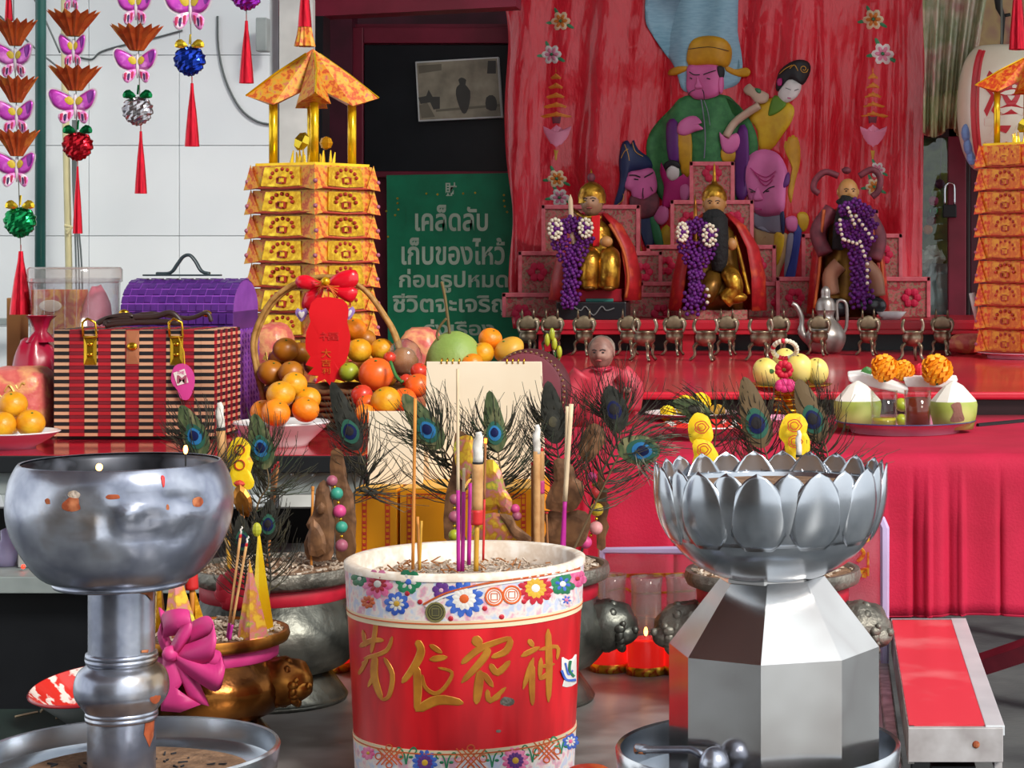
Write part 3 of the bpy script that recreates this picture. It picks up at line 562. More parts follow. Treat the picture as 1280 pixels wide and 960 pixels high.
# ================================================================ red bucket
D = 3.3; k = D/F; c = P(582, 698, D); zr = c.z; c0 = V((c.x, D, TZ)); RT, RB = .183, .167
def br(z): return RB+(RT-RB)*(z-TZ)/(zr-TZ)
tob = oncone((c.x, D, 0), br)
bk = thing('incense_bucket', 'red paper-covered incense bucket with gold brush writing and floral bands', 'bucket', c0)
def ring(z0, z1, th, name, m): 
    zs = [z0+(z1-z0)*i/6 for i in range(7)]
    return MB().lathe((c.x, D, 0), [(br(z0)-.004, z0)]+[(br(z)+th, z) for z in zs]+[(br(z1)-.004, z1)], 80).build(name, m, bk, 40)
MB().lathe((c.x, D, 0), [(.001, TZ)]+[(br(TZ+(zr-TZ)*i/8), TZ+(zr-TZ)*i/8) for i in range(9)]+[(RT-.011, zr), (RT-.011, zr-.06), (.001, zr-.06)], 80).build('body', 'bucket_red', bk, 40)
MB().lathe((c.x, D, 0), [(RT-.016, zr-.045), (RT-.015, zr+.001), (RT-.004, zr+.004), (RT+.002, zr+.001), (RT+.002, zr-.008)], 80).build('rim', 'band_white', bk, True)
ring(zr-.066, zr-.006, .0008, 'upper_band', 'p_lilac'); ring(TZ+.001, TZ+.064, .0008, 'lower_band', 'p_lilac')
ring(zr-.078, zr-.066, .0012, 'upper_trim', 'band_cream'); ring(zr-.0715, zr-.0695, .0018, 'upper_trim_line', 'band_orange'); ring(TZ+.064, TZ+.074, .0012, 'lower_trim', 'band_cream'); ring(TZ+.0675, TZ+.0695, .0018, 'lower_trim_line', 'band_orange')
ring(zr-.0085, zr-.006, .0016, 'rim_line', 'band_orange')
MB().lathe((c.x, D, 0), [(RT-.017, zr-.03), (.15, zr-.032), (.09, zr-.025), (.04, zr-.027), (.001, zr-.023)], 64, fn=lambda a, r, z, i: r).build('ash_bed', 'ash', bk, True)
mb = MB()
for i in range(330):
    a = R.uniform(0, 6.28); r = RT*.86*math.sqrt(R.random())
    mb.box((c.x+r*math.cos(a), D+r*math.sin(a), zr-.0255+R.uniform(-.003, .006)), (R.uniform(.004, .016), R.uniform(.0015, .004), .002), rot('Z', R.uniform(0, 180)) @ rot('Y', R.uniform(-35, 35)))
mb.build('ash_chips', 'ash_chip', bk, kind='stuff')
mb = MB()
for i in range(160):
    a = R.uniform(0, 6.28); r = RT*.86*math.sqrt(R.random())
    mb.box((c.x+r*math.cos(a), D+r*math.sin(a), zr-.0245+R.uniform(-.003, .006)), (R.uniform(.004, .02), .0018, .0018), rot('Z', R.uniform(0, 180)) @ rot('Y', R.uniform(-35, 35)))
mb.build('stick_stubs', 'stick_brown', bk, kind='stuff')
def brush(mb, pts, to, w, off=.0008, taper=True, n=4):
    pts = smooth([V((a, b)) for a, b in pts], n, False) if len(pts) > 2 else [V(pts[0]).lerp(V(pts[1]), i/5) for i in range(6)]
    m = len(pts); vs_ = []; fs = []
    for i, p in enumerate(pts):
        d = pts[min(i+1, m-1)]-pts[max(i-1, 0)]; d = d.normalized() if d.length > 1e-6 else V((1, 0)); q = V((-d.y, d.x))
        t = i/(m-1); ww = w*(.55+.6*math.sin(PI*min(.92, t*.8+.15))) if taper else w
        if taper and (i == 0 or i == m-1): ww *= .35
        for a_, of in ((-ww/2, off*.3), (-ww/2*.8, off), (ww/2*.8, off), (ww/2, off*.3)): vs_.append(to(*(p+q*a_), of))
    for i in range(m-1):
        for j in range(3): fs.append((4*i+j, 4*i+j+1, 4*i+j+5, 4*i+j+4))
    mb.add(vs_, fs)
C3 = lambda L: [(420+x/3.765, 705+y/3.765) for x, y in L]; C2 = lambda L: [(420+x/3.765, 540+y/3.765) for x, y in L]
chars = [
 [([(190,260),(180,340),(165,420)],14), ([(125,310),(140,390)],12), ([(110,390),(170,360),(225,360)],16), ([(130,445),(235,410),(265,340)],13), ([(150,440),(125,490),(105,520)],12), ([(185,430),(180,530),(215,640)],22), ([(150,580),(190,500)],12), ([(225,440),(265,520),(250,620),(215,640)],14), ([(120,470),(150,460)],12)],
 [([(380,360),(400,410),(370,480),(310,560)],24), ([(380,480),(385,590),(380,695)],24), ([(440,380),(500,420)],16), ([(440,450),(525,438)],18), ([(405,520),(420,580),(470,610),(520,570),(545,510),(480,488)],12), ([(380,690),(480,640),(600,655)],28)],
 [([(645,345),(685,385)],30), ([(590,470),(660,410),(720,380),(825,345)],20), ([(720,395),(690,450),(590,560)],22), ([(680,500),(670,580),(660,660)],26), ([(690,510),(740,580)],18), ([(825,350),(800,410),(730,440)],20), ([(725,470),(760,512),(820,455)],20), ([(712,590),(725,645),(800,580)],16), ([(740,640),(775,618)],14)],
 [([(905,355),(930,390)],16), ([(870,435),(960,390)],16), ([(930,440),(880,590)],16), ([(925,470),(922,570),(925,665)],18), ([(998,305),(1003,480),(1000,650)],20), ([(955,405),(1040,390),(1040,450)],12), ([(965,440),(958,545)],14), ([(965,485),(1030,470)],12), ([(960,545),(1020,500)],14)]]
for ch in chars:
    mb = MB()
    for pts, w in ch: brush(mb, C3(pts), tob, w*1.5/3.765, .0009)
    mb.build('brush_character', 'gold_ink', bk)
def flower(par, x, y, r, to, cols, n=8, off=.001, core='p_yellow', elong=1.0, nm='flower'):
    mb = MB()
    for i in range(n):
        a = 2*PI*i/n+.2; pts = []
        for j in range(8):
            b = 2*PI*j/8; u = .58+.42*math.cos(b); w = .34*math.sin(b)*8/n*.9
            pts.append((x+r*(u*math.cos(a)-w*math.sin(a)), y+elong*r*(u*math.sin(a)+w*math.cos(a))))
        mb.puff(pts, to, .0008, off, 2)
    fl = mb.build(nm, cols[0], par)
    if len(cols) > 1:
        mb = MB()
        for i in range(n):
            a = 2*PI*i/n+.2; pts = []
            for j in range(6):
                b = 2*PI*j/6; u = .4+.22*math.cos(b); w = .14*math.sin(b)
                pts.append((x+r*(u*math.cos(a)-w*math.sin(a)), y+elong*r*(u*math.sin(a)+w*math.cos(a))))
            mb.puff(pts, to, .0006, off+.0007, 1)
        mb.build('petal_centres', cols[1], par)
    MB().puff([(x+.24*r*math.cos(i*PI/5), y+.24*r*elong*math.sin(i*PI/5)) for i in range(10)], to, .001, off+.0008, 2).build('flower_core', core, par)
def U(x, y): return 420+x/3.765, 540+y/3.765
def LW(x, y): return 420+x/3.765, 705+y/3.765
S = 1/3.765
for (x, y, r, cols, n, core) in [(195, 715, 62, ('p_pink', 'p_red'), 9, 'p_white'), (285, 808, 50, ('p_blue', 'p_white'), 8, 'p_yellow'), (603, 785, 78, ('p_blue', 'p_white'), 12, 'p_orange'), (940, 735, 70, ('p_red', 'p_yellow'), 12, 'p_white'), (1068, 715, 50, ('p_green', 'p_blue'), 6, 'p_white'), (110, 690, 34, ('p_green',), 6, 'p_white'), (1138, 690, 36, ('p_pink',), 5, 'p_red'), (340, 705, 52, ('p_green', 'p_white'), 6, 'p_blue'), (150, 800, 28, ('p_orange',), 8, 'p_red'), (1085, 790, 30, ('p_lilac', 'p_blue'), 6, 'p_pink'), (495, 745, 36, ('p_purple',), 6, 'p_lilac')]:
    flower(bk, *U(x, y), r*1.22*S, tob, cols, n, core=core, elong=.95)
for (x, y, r, cols, n, core) in [(418, 935, 62, ('p_blue', 'p_navy') if False else ('p_blue', 'p_purple'), 12, 'p_yellow'), (845, 925, 66, ('p_pink', 'p_purple'), 12, 'p_yellow'), (1105, 835, 40, ('p_blue', 'p_white'), 8, 'p_pink'), (150, 890, 34, ('p_pink',), 8, 'p_yellow')]:
    flower(bk, *LW(x, y), r*S, tob, cols, n, core=core)
for (x, y, r) in [(250, 905, 50), (635, 915, 58), (992, 880, 50)]:
    x, y = LW(x, y); r *= S; mb = MB()
    for i in range(-1, 2):
        for sg_ in (1, -1):
            brush(mb, [(x+i*r*.45-sg_*r*.75, y-r*.8), (x+i*r*.45, y), (x+i*r*.45+sg_*r*.75, y+r*.8)], tob, 1.8, .0016, False)
    for dx, dy in ((-1, 0), (1, 0), (0, -1), (0, 1)): brush(mb, [(x+dx*r+.3*r*math.cos(a), y+dy*r*.8+.3*r*math.sin(a)) for a in [i*PI/4 for i in range(9)]], tob, 1.6, .0016, False)
    mb.build('endless_knot', 'p_orange', bk)
for (x, y, f) in [(330, 890, 1), (520, 915, 1), (735, 905, -1), (925, 880, 1), (1060, 840, -1)]:
    x, y = LW(x, y); mb = MB()
    for sgn in (1, -1):
        brush(mb, [(x, y+14), (x+sgn*3, y), (x+sgn*9, y-7), (x+sgn*13, y-3), (x+sgn*10, y+1)], tob, 2.2, .0014, False); mb.puff([(x+sgn*6+3*math.cos(a), y+5+2*math.sin(a)) for a in [i*PI/3 for i in range(6)]], tob, .001, .0008, 2)
    mb.build('leaf_scroll', 'p_green', bk)
for (x, y) in [(700, 830), (885, 797), (540, 878), (1000, 770), (335, 760), (395, 800), (780, 870)]:
    x, y = U(x, y); MB().puff([(x+3.4*math.cos(i*PI/4), y+3.4*math.sin(i*PI/4)) for i in range(8)], tob, .0016, .0008, 2).build('berry', 'p_red', bk)
for (x, y, r, m) in [(745, 775, 46, 'p_orange'), (828, 766, 46, 'p_orange'), (468, 848, 50, 'p_coin')]:
    x, y = U(x, y); mb = MB(); ra = r*S
    for rr, w in ((ra*.88, 2.6), (ra*.62, 1.2)): brush(mb, [(x+rr*math.cos(i*PI/8), y+rr*math.sin(i*PI/8)) for i in range(17)], tob, w, .0022, False, 1)
    h = ra*.32; brush(mb, [(x-h, y-h), (x+h, y-h), (x+h, y+h), (x-h, y+h), (x-h, y-h)], tob, 1.4, .0022, False, 1)
    mb.build('coin_emblem', m, bk); MB().puff([(x+ra*.95*math.cos(i*PI/8), y+ra*.95*math.sin(i*PI/8)) for i in range(16)], tob, .0006, .001, 2).build('coin_ground', 'p_white' if m == 'p_orange' else 'p_dark', bk)
mb = MB(); brush(mb, C2([(410, 812), (500, 765), (600, 735), (730, 708), (860, 690), (1010, 668), (1150, 640)]), tob, 2.6, .0024, False); mb.build('slanted_border', 'band_orange', bk)
mb = MB(); brush(mb, C2([(420, 822), (500, 778), (600, 748), (730, 720), (860, 702), (1010, 680), (1150, 652)]), tob, 3, .002, False); mb.build('slanted_border_edge', 'p_white', bk)
mb = MB(); mb.puff(C3([(1062, 440), (1132, 425), (1132, 560), (1110, 575), (1085, 580), (1065, 575), (1075, 540), (1062, 500)]), tob, .0008, .0006, 3); mb.build('paper_patch', 'p_white', bk)
mb = MB(); brush(mb, C3([(1062, 500), (1085, 545), (1130, 545)]), tob, 3.4, .0022, False); brush(mb, C3([(1080, 465), (1095, 520), (1115, 500)]), tob, 2.4, .0022, False); mb.build('patch_scroll', 'p_blue', bk)
mb = MB(); brush(mb, C3([(1105, 455), (1100, 500), (1122, 530)]), tob, 3.4, .0024, False); mb.build('patch_leaf', 'p_green', bk)
for (x, y, w, h) in [(805, 648, 38, 24), (765, 787, 14, 8)]:
    x, y = LW(x, y); MB().puff([(x+w*S*math.cos(i*PI/5)*R.uniform(.8, 1.05), y+h*S*math.sin(i*PI/5)*R.uniform(.8, 1.05)) for i in range(10)], tob, .0003, .0004, 2).build('grey_scuff', 'pewter_light', bk)
# round red-orange fruit before the bucket
pf = thing('wooden_mallet_fruit', 'red and orange fruit lying in front of the bucket', 'fruit', V((P(727, 955, 3.08).x, 3.08, TZ)))
rr = .044; MB().ball(V((P(735, 955, 3.08).x, 3.08, TZ+.034)), (rr, .04, .034), 24, 16, fn=lambda d: 1-.1*math.exp(-((d.z-1)/.12)**2)).build('flesh', 'pear_red', pf, True)
MB().ball(V((P(697, 955, 3.05).x, 3.05, TZ+.026)), (.026, .026, .026), 18, 12).build('stem_end', 'pear_red', pf, True); pf.name = 'red_fruit'
# ================================================================ burners with lion-head handles
def burner(c, Rr, H, body_m, dish_m, ribbon, label, head_m, group, rb=1.0):
    b = thing('incense_burner', label, 'incense burner', c, group)
    L = lambda pr: [(r*Rr, z*H) for r, z in pr]
    sm_ = lambda pr: [(p.x, p.y) for p in smooth(pr, 3, False)]
    MB().lathe(c, L([(.001, 0), (.82, 0), (.84, .03)]+sm_([(.84, .03), (.74, .12), (.66, .19), (.6, .24)])), 48).build('foot', body_m, b, True)
    MB().lathe(c, L(sm_([(.6, .22), (.82, .27), (.99*rb, .40), (1.04*rb, .54), (.96*rb, .66), (.88, .74), (.84, .78)])), 64).build('bowl', body_m, b, True)
    MB().lathe(c, L([(.84, .75), (.875, .77), (.88, .86), (.85, .88)]), 48).build('ribbon_band', ribbon, b, True)
    MB().lathe(c, L([(.6, .86), (.88, .87), (.99, .9), (1.02, .95), (1.0, 1.0), (.95, 1.0), (.93, .95), (.6, .92)]), 64).build('dish', dish_m, b, 50)
    MB().lathe(c, L([(.945, .965), (.6, .985), (.3, .97), (.001, .99)]), 40).build('ash_bed', 'ash_brown', b, True)
    mb = MB()
    for i in range(220):
        a = R.uniform(0, 6.28); r = Rr*.9*math.sqrt(R.random()); mb.box(V(c)+V((r*math.cos(a), r*math.sin(a), H*.985+R.uniform(0, .005))), (R.uniform(.005, .02), .003, .003), rot('Z', R.uniform(0, 180)) @ rot('Y', R.uniform(-25, 25)))
    mb.build('ash_chips', 'ash_chip', b, kind='stuff')
    for sx in (-1, 1):
        h = V(c)+V((sx*Rr*.95*rb, -.015, H*.56)); q = Rr*.29
        mb = MB().ball(h, (q*1.4, q*1.0, q*1.05), 24, 16, fn=lambda d: 1+.12*noise.noise(d*3.1)+.06*noise.noise(d*7))
        mb.ball(h+V((sx*q*.85, -q*.25, -q*.28)), (q*.62, q*.6, q*.46), 14, 10, fn=lambda d: 1+.1*noise.noise(d*4))
        hd = mb.build('lion_head', head_m, b, True)
        mb = MB()
        for i in range(26):
            a = i*2.4; u = (i % 5)/4
            mb.ball(h+V((sx*q*(.75-1.3*u), -q*.84*abs(math.cos(a))*(1-.15*u), q*.86*math.sin(a))), (q*.26, q*.16, q*.2), 8, 6, rot('Y', 40*i))
        mb.build('mane_curls', head_m, hd, True, kind='stuff')
        MB().ball(h+V((sx*q*1.35, -q*.5, -q*.1)), q*.17, 8, 6).ball(h+V((sx*q*.9, -q*.85, q*.2)), q*.13, 8, 6).build('snout', head_m, hd, True)
    return b
def onT(x, D): return V((P(x, 0, D).x, D, TZ))
b1 = burner(onT(345, 3.83), .152, .245, 'pewter', 'pewter_light', 'ribbon_red', 'grey burner with red band left of the red bucket', 'pewter', 'grey lion-head burners')
b2 = burner(onT(655, 3.83), .152, .245, 'pewter', 'pewter_light', 'ribbon_red', 'grey burner with red band right behind the red bucket', 'pewter', 'grey lion-head burners')
b3 = burner(onT(966, 3.83), .157, .238, 'pewter', 'pewter_light', 'ribbon_red', 'grey burner with red band behind the lotus stand', 'pewter_light', 'grey lion-head burners')
bb = burner(onT(258, 3.5), .132, .185, 'bronze', 'bronze_gold', 'ribbon_pink', 'brown bronze burner with pink bow beside the grey pole', 'bronze_gold', None, 1.0)
# pink bow on the bronze burner, red rosette on the grey one
def bow(par, cx, cy, D, s_, m, loops):
    for n_, pts in enumerate(loops):
        mb = MB(); pts = [V((cx+a*s_, cy+b*s_, d)) for a, b, d in pts]; pts = smooth(pts, 5, False)
        mb_r = []
        for i, p in enumerate(pts):
            w = s_*.40*(.35+.65*math.sin(PI*min(1, .12+.88*i/(len(pts)-1)*.95)))
            mb_r.append([P(p.x, p.y-w, D-p.z), P(p.x+w*.2, p.y, D-p.z-.012), P(p.x, p.y+w, D-p.z)])
        mb.loft(mb_r, (False, False), False); o = mb.build('bow_loop', m, par, True, fix=False); so = o.modifiers.new('s', 'SOLIDIFY'); so.thickness = .002
bow(bb, 214, 816, 3.37, 42, 'ribbon_pink', [[(0, 0, 0), (-.3, -.7, .01), (.05, -.9, .03), (.55, -.85, .03), (.2, -.3, .04), (0, 0, .03)], [(0, 0, .01), (.5, -.5, .02), (1.1, -.7, .03), (1.2, -.2, .05), (.5, .05, .04), (0, .05, .02)], [(0, 0, .02), (.6, .15, .03), (1.45, .35, .03), (1.3, .75, .045), (.6, .4, .04), (.1, .1, .03)], [(0, 0, .01), (-.3, -.6, .0), (-.35, -1.0, .0), (.1, -.7, .0)]])
for pts in ([(205, 815), (222, 815), (232, 850), (222, 862), (252, 880), (226, 890), (202, 888), (203, 850)], [(215, 818), (226, 818), (250, 855), (262, 882), (238, 876)]):
    MB().puff(pts, flat(3.345), .012, 0, 3).build('bow_tail', 'ribbon_pink', bb, True)
MB().ball(P(213, 817, 3.33), .013, 10, 8, fn=lambda d: 1+.2*noise.noise(d*4)).build('bow_knot', 'ribbon_pink', bb, True)
for i in range(7):
    a = i*.9; MB().ball(P(292+12*math.cos(a), 738+15*math.sin(a), 3.665), (.016, .006, .02), 10, 7, rot('Y', 50*i), fn=lambda d: 1+.25*noise.noise(d*3)).build('rosette_fold', 'ribbon_red', b1, True)
# enamel plate
ep = thing('enamel_plate', 'red and white patterned enamel plate sticking out behind the grey pole', 'plate', V((P(125, 0, 3.92).x, 3.92, .62)))
cc = V((P(125, 0, 3.92).x, 3.92, .632)); M_ = rot('X', 8) @ rot('Y', -4)
MB().lathe(cc, [(.001, .004), (.06, .004), (.1, .045), (.118, .062)], 48, M_).build('bowl', 'plate_white', ep, True)
MB().lathe(cc, [(.001, .008), (.058, .008), (.1, .05), (.117, .066)], 48, M_).build('printed_face', 'enamel_red', ep, True)
MB().lathe(cc, [(.117, .060), (.121, .063), (.117, .067)], 48, M_).build('rim', 'plate_red', ep, True)
# ================================================================ incense sticks
def stick(name, label, top, base, D, r, segs, group=None):
    """segs: list of (name, t0, t1, radius_px, material) from top (0) to base (1)"""
    a, b = P(*top, D), P(*base, D)
    t = thing(name, label, 'incense stick', b, group)
    for nm, t0, t1, rp, m in segs:
        n_ = 6; pts = [a.lerp(b, t0+(t1-t0)*i/n_) for i in range(n_+1)]; rr = [px(rp, D)]*(n_+1)
        if nm == 'ash': pts = [p+V((px(1.6, D)*math.sin(i*1.7)*(1-i/n_), 0, 0)) for i, p in enumerate(pts)]; rr = [px(rp*(.55+.45*min(1, i/2)), D) for i in range(n_+1)]
        MB().tube(pts, rr, 10).build(nm, m, t, True)
    return t
stick('incense_stick', 'thick tan incense stick with long white ash standing in the red bucket', (598, 540), (595, 714), 3.22, 1, [('ash', 0, .22, 6.3, 'ash_white'), ('ember_ring', .215, .235, 6.8, 'soot'), ('rod', .23, .57, 7, 'stick_tan'), ('red_band', .56, .665, 7.6, 'stick_red'), ('stem', .66, 1, 3.2, 'stick_gold')])
stick('incense_stick', 'tallest thin cream stick with magenta foot in the red bucket', (572, 461), (573, 714), 3.2, 1, [('rod', 0, .62, 2, 'stick_cream'), ('stem', .6, 1, 2.4, 'magenta')])
stick('incense_stick', 'short magenta stick close beside the tallest cream stick', (580, 585), (578, 714), 3.24, 1, [('rod', 0, .25, 1.8, 'stick_cream'), ('stem', .23, 1, 2.6, 'magenta')])
stick('incense_stick', 'dark magenta stick just left of the thick tan stick', (588, 604), (586, 706), 3.3, 1, [('stem', 0, 1, 2.6, 'magenta')])
stick('incense_stick', 'thin red-tipped stick directly right of the thick tan stick', (607, 548), (604, 700), 3.34, 1, [('ember', 0, .04, 1.8, 'ember'), ('rod', .04, .5, 1.5, 'stick_brown'), ('stem', .5, 1, 1.5, 'stick_red')])
stick('incense_stick', 'slim orange stick standing alone left in the red bucket', (519, 498), (516, 712), 3.24, 1, [('rod', 0, 1, 2.1, 'stick_orange')])
stick('incense_stick', 'short ochre stub right beside the slim orange stick', (522, 646), (524, 712), 3.2, 1, [('rod', 0, 1, 1.8, 'stick_orange')])
stick('incense_stick', 'shortest ochre stub leaning on its neighbour in the red bucket', (527, 651), (524.5, 713), 3.19, 1, [('rod', 0, 1, 1.5, 'stick_gold')])
S3 = 'burnt brown sticks behind the red bucket'
for i, (x, yt, lab) in enumerate([(671, 531, 'brown stick with grey ash tip behind the red bucket'), (677, 560, 'brown stick with pink middle behind the red bucket'), (666, 578, 'leftmost burnt brown stick behind the red bucket'), (683, 640, 'short thin brown stick rightmost of the bunch behind the bucket')]):
    stick('incense_stick', lab, (x, yt), (x+(0 if i < 3 else 2), 696), 3.78+.01*i, 1, ([('ash', 0, .22, 4.6, 'ash_white')] if i == 0 else [('ember', 0, .03, 2.5, 'stick_red')])+[('rod', .2 if i == 0 else .03, 1, (4.6, 3.6, 2.2, 1.4)[i], 'stick_tan' if i < 2 else 'stick_brown')]+([('pink_mark', .3, .42, 3.7, 'bead_pink')] if i == 1 else []), S3)
stick('incense_stick', 'tall cream stick with magenta foot leaning right of the red bucket', (714, 505), (702, 692), 3.74, 1, [('rod', 0, .65, 3.0, 'stick_cream'), ('stem', .64, 1, 2.6, 'magenta')])
stick('incense_stick', 'second slim cream stick crossing the tall cream one', (709, 508), (705, 692), 3.76, 1, [('rod', 0, .65, 2.2, 'stick_cream'), ('stem', .64, 1, 2.0, 'magenta')])
stick('incense_stick', 'thick tan stick with ash tip rising behind the dented bowl', (274, 503), (287, 712), 3.74, 1, [('ash', 0, .16, 5.2, 'ash_white'), ('ember_ring', .15, .17, 6, 'soot'), ('rod', .17, .8, 6, 'stick_tan'), ('stem', .8, 1, 3, 'stick_gold')])
stick('incense_stick', 'thick stick with red band in the bronze burner', (232, 610), (244, 802), 3.46, 1, [('rod', 0, .56, 7.5, 'stick_tan'), ('red_band', .55, .66, 8.5, 'stick_red'), ('stem', .65, 1, 3.6, 'stick_orange')])
for i, (t_, b_, lab) in enumerate([((302, 658), (284, 800), 'left of two red-tipped sticks in the bronze burner'), ((310, 670), (287, 800), 'right of two red-tipped sticks in the bronze burner')]):
    stick('incense_stick', lab, t_, b_, 3.43-.01*i, 1, [('ash', 0, .07, 1.2, 'ash_white'), ('ember', .07, .1, 1.7, 'stick_red'), ('rod', .1, .85, 1.7, 'stick_tan'), ('stem', .85, 1, 1.8, 'magenta')])
for i, (t_, b_, lab) in enumerate([((348, 577), (333, 712), 'right one of three red-tipped sticks in the left grey burner'), ((344, 580), (334, 712), 'middle one of three red-tipped sticks in the left grey burner'), ((341, 586), (335, 712), 'left one of three red-tipped sticks in the left grey burner'), ((391, 608), (389, 712), 'lone short orange stick beside the brown card in left burner')]):
    stick('incense_stick', lab, t_, b_, 3.80+.006*i, 1, [('ember', 0, .05, 2, 'stick_red' if i < 3 else 'stick_orange'), ('rod', .05, 1, 1.7, 'stick_brown' if i < 3 else 'stick_orange')])
stick('incense_stick', 'white-ashed incense stick rising behind the lotus petals', (998, 538), (1001, 690), 3.78, 1, [('ash', 0, .2, 3.6, 'ash_white'), ('ember_ring', .2, .22, 4, 'soot'), ('rod', .22, 1, 4, 'stick_tan')])

# ================================================================ gold paper ornaments
def card(par, name, poly, D, m, th=.004, sm_=2, off=0):
    return MB().puff(smooth(poly, sm_), flat(D), th, off, 3).build(name, m, par)
def beads(par, L, D, ext=None):
    for i, (x, y, r, m) in enumerate(L):
        MB().ball(P(x, y, D), px(r, D), 14, 10).build('bead', m, par, True)
        if i: x0_, y0_ = L[i-1][:2]; MB().ball(P((x+x0_)/2, (y+y0_)/2, D), px(2.2, D), 8, 6).build('spacer_bead', 'brass', par, True)
    MB().tube([P(x, y, D) for x, y, *_ in L], .0012, 5).build('thread', 'cord', par)
K8 = lambda L: [(180+x/3.765, 540+y/3.765) for x, y in L]; K4 = lambda L: [(640+x/3.765, 560+y/3.765) for x, y in L]; K3 = lambda L: [(540+x/3.765, 380+y/3.765) for x, y in L]
KR = lambda L: [(780+x/3.765, 400+y/3.765) for x, y in L]; K6 = lambda L: [(x/3.765, 540+y/3.765) for x, y in L]
def orn(label, x, y, D): return thing('paper_ornament', label, 'ornament', P(x, y, D))
o1 = orn('brown scalloped paper ornament with teal and pink beads in left grey burner', 415, 702, 3.84)
card(o1, 'backing_card', K8([(880, 90), (935, 95), (960, 240), (985, 290), (990, 350), (1000, 420), (995, 500), (998, 560), (950, 610), (905, 590), (900, 400), (880, 250)]), 3.86, 'brown_card')
card(o1, 'front_figure', K8([(845, 225), (872, 260), (885, 330), (900, 410), (895, 520), (880, 600), (775, 600), (755, 520), (778, 460), (765, 435), (800, 360), (812, 270)]), 3.82, 'brown_card', .008)
card(o1, 'figure_relief', K8([(835, 330), (855, 350), (850, 380), (825, 390), (812, 360)]), 3.81, 'brown_card', .008); card(o1, 'robe_relief', K8([(800, 410), (850, 480), (855, 570), (780, 580), (775, 480)]), 3.81, 'brown_card', .008)
beads(o1, [(415, 601, 7, 'bead_mauve'), (421, 617, 8, 'bead_teal'), (424.5, 639, 8.3, 'bead_pink'), (427, 659, 7.6, 'bead_teal'), (427, 682, 8, 'bead_mauve')], 3.82)
o2 = orn('shiny gold printed paper ornament with green and mauve beads behind the bucket', 600, 694, 3.8)
card(o2, 'backing_card', C2([(560, 10), (600, 0), (650, 60), (640, 200), (600, 260), (585, 500), (510, 500), (515, 300), (545, 190)]), 3.84, 'brown_card')
card(o2, 'gold_crest', C2([(555, 60), (590, 20), (640, 20), (655, 90), (640, 180), (610, 240), (570, 180)]), 3.82, 'gold_print', .006)
card(o2, 'gold_cloud', C2([(690, 150), (740, 130), (780, 190), (800, 270), (830, 320), (820, 380), (780, 380), (760, 360), (690, 370), (650, 280)]), 3.80, 'gold_print', .01)
card(o2, 'gold_skirt', C2([(690, 390), (790, 385), (850, 450), (860, 510), (680, 540), (640, 470)]), 3.78, 'gold_print', .01)
card(o2, 'brown_wing', C2([(770, 385), (830, 395), (850, 440), (920, 495), (900, 520), (840, 500), (800, 440)]), 3.77, 'brown_card', .006)
beads(o2, [(568, 624, 6.5, 'bead_mauve'), (568, 646, 7.5, 'bead_mauve'), (568, 669, 7.5, 'lime')], 3.80); beads(o2, [(644, 636, 6, 'bead_pink'), (646, 645, 6, 'bead_mauve')], 3.8)
o3 = orn('dark brown layered paper ornament with yellow and red beads right of bucket', 715, 694, 3.86)
card(o3, 'upper_card', K3([(760, 560), (805, 585), (815, 640), (790, 690), (740, 745), (690, 705), (700, 640), (720, 590)]), 3.9, 'brown_card', .006)
card(o3, 'middle_card', K4([(195, 60), (240, 50), (290, 90), (300, 140), (330, 160), (340, 210), (305, 285), (250, 300), (160, 285), (170, 210), (200, 150)]), 3.83, 'brown_card', .008)
card(o3, 'lower_card', K4([(150, 295), (250, 305), (310, 290), (370, 320), (360, 400), (330, 460), (250, 470), (150, 460), (165, 380)]), 3.85, 'brown_card', .008)
card(o3, 'scalloped_strip', K4([(405, 110), (430, 120), (428, 180), (450, 190), (445, 250), (460, 270), (445, 340), (458, 370), (440, 420), (440, 470), (400, 470), (400, 300)]), 3.89, 'brown_card', .004)
beads(o3, [(740, 596, 6, 'bead_pink'), (744, 616, 7.2, 'bead_red'), (746, 637, 8.5, 'bead_yellow'), (745, 660, 8.5, 'bead_rose'), (732, 678, 8, 'bead_pink')], 3.86)
o4 = orn('yellow two-lobed paper flower with red print left above the lotus bowl', 878, 692, 3.8)
card(o4, 'upper_lobe', KR([(345, 435), (395, 455), (415, 510), (420, 555), (395, 580), (350, 570), (320, 580), (305, 545), (302, 490), (320, 455)]), 3.8, 'yellow_paper'); card(o4, 'lower_lobe', KR([(340, 560), (400, 570), (425, 600), (450, 650), (430, 690), (380, 720), (320, 690), (330, 640), (322, 590)]), 3.79, 'yellow_paper')
o5 = orn('yellow scalloped paper flower with red print behind lotus bowl centre', 993, 692, 3.84)
card(o5, 'scalloped_card', KR([(735, 500), (760, 450), (790, 440), (835, 445), (865, 490), (858, 530), (875, 565), (868, 640), (820, 680), (765, 640), (755, 580), (730, 550)]), 3.83, 'yellow_paper')
for o_, cx_, cy_, D_ in ((o4, 877, 534, 3.79), (o4, 880, 562, 3.78), (o5, 993, 532, 3.82), (o5, 994, 552, 3.82)):
    mb = MB()
    for rr in (8.5, 5): brush(mb, [(cx_+rr*math.cos(a)*(1+.12*math.cos(5*a)), cy_+rr*.9*math.sin(a)) for a in [i*PI/8 for i in range(17)]], flat(D_-.003), 1.3, .003, False, 1)
    mb.build('red_print', 'print_red', o_)
for o_, x, y0_ in ((o4, 880, 585), (o5, 994, 575)): MB().tube([P(x, y0_, 3.81), P(x, 700, 3.81)], .003, 6).build('stem', 'stick_brown', o_)
o6 = orn('bright yellow scalloped paper flower right of the dented bowl', 300, 700, 3.72)
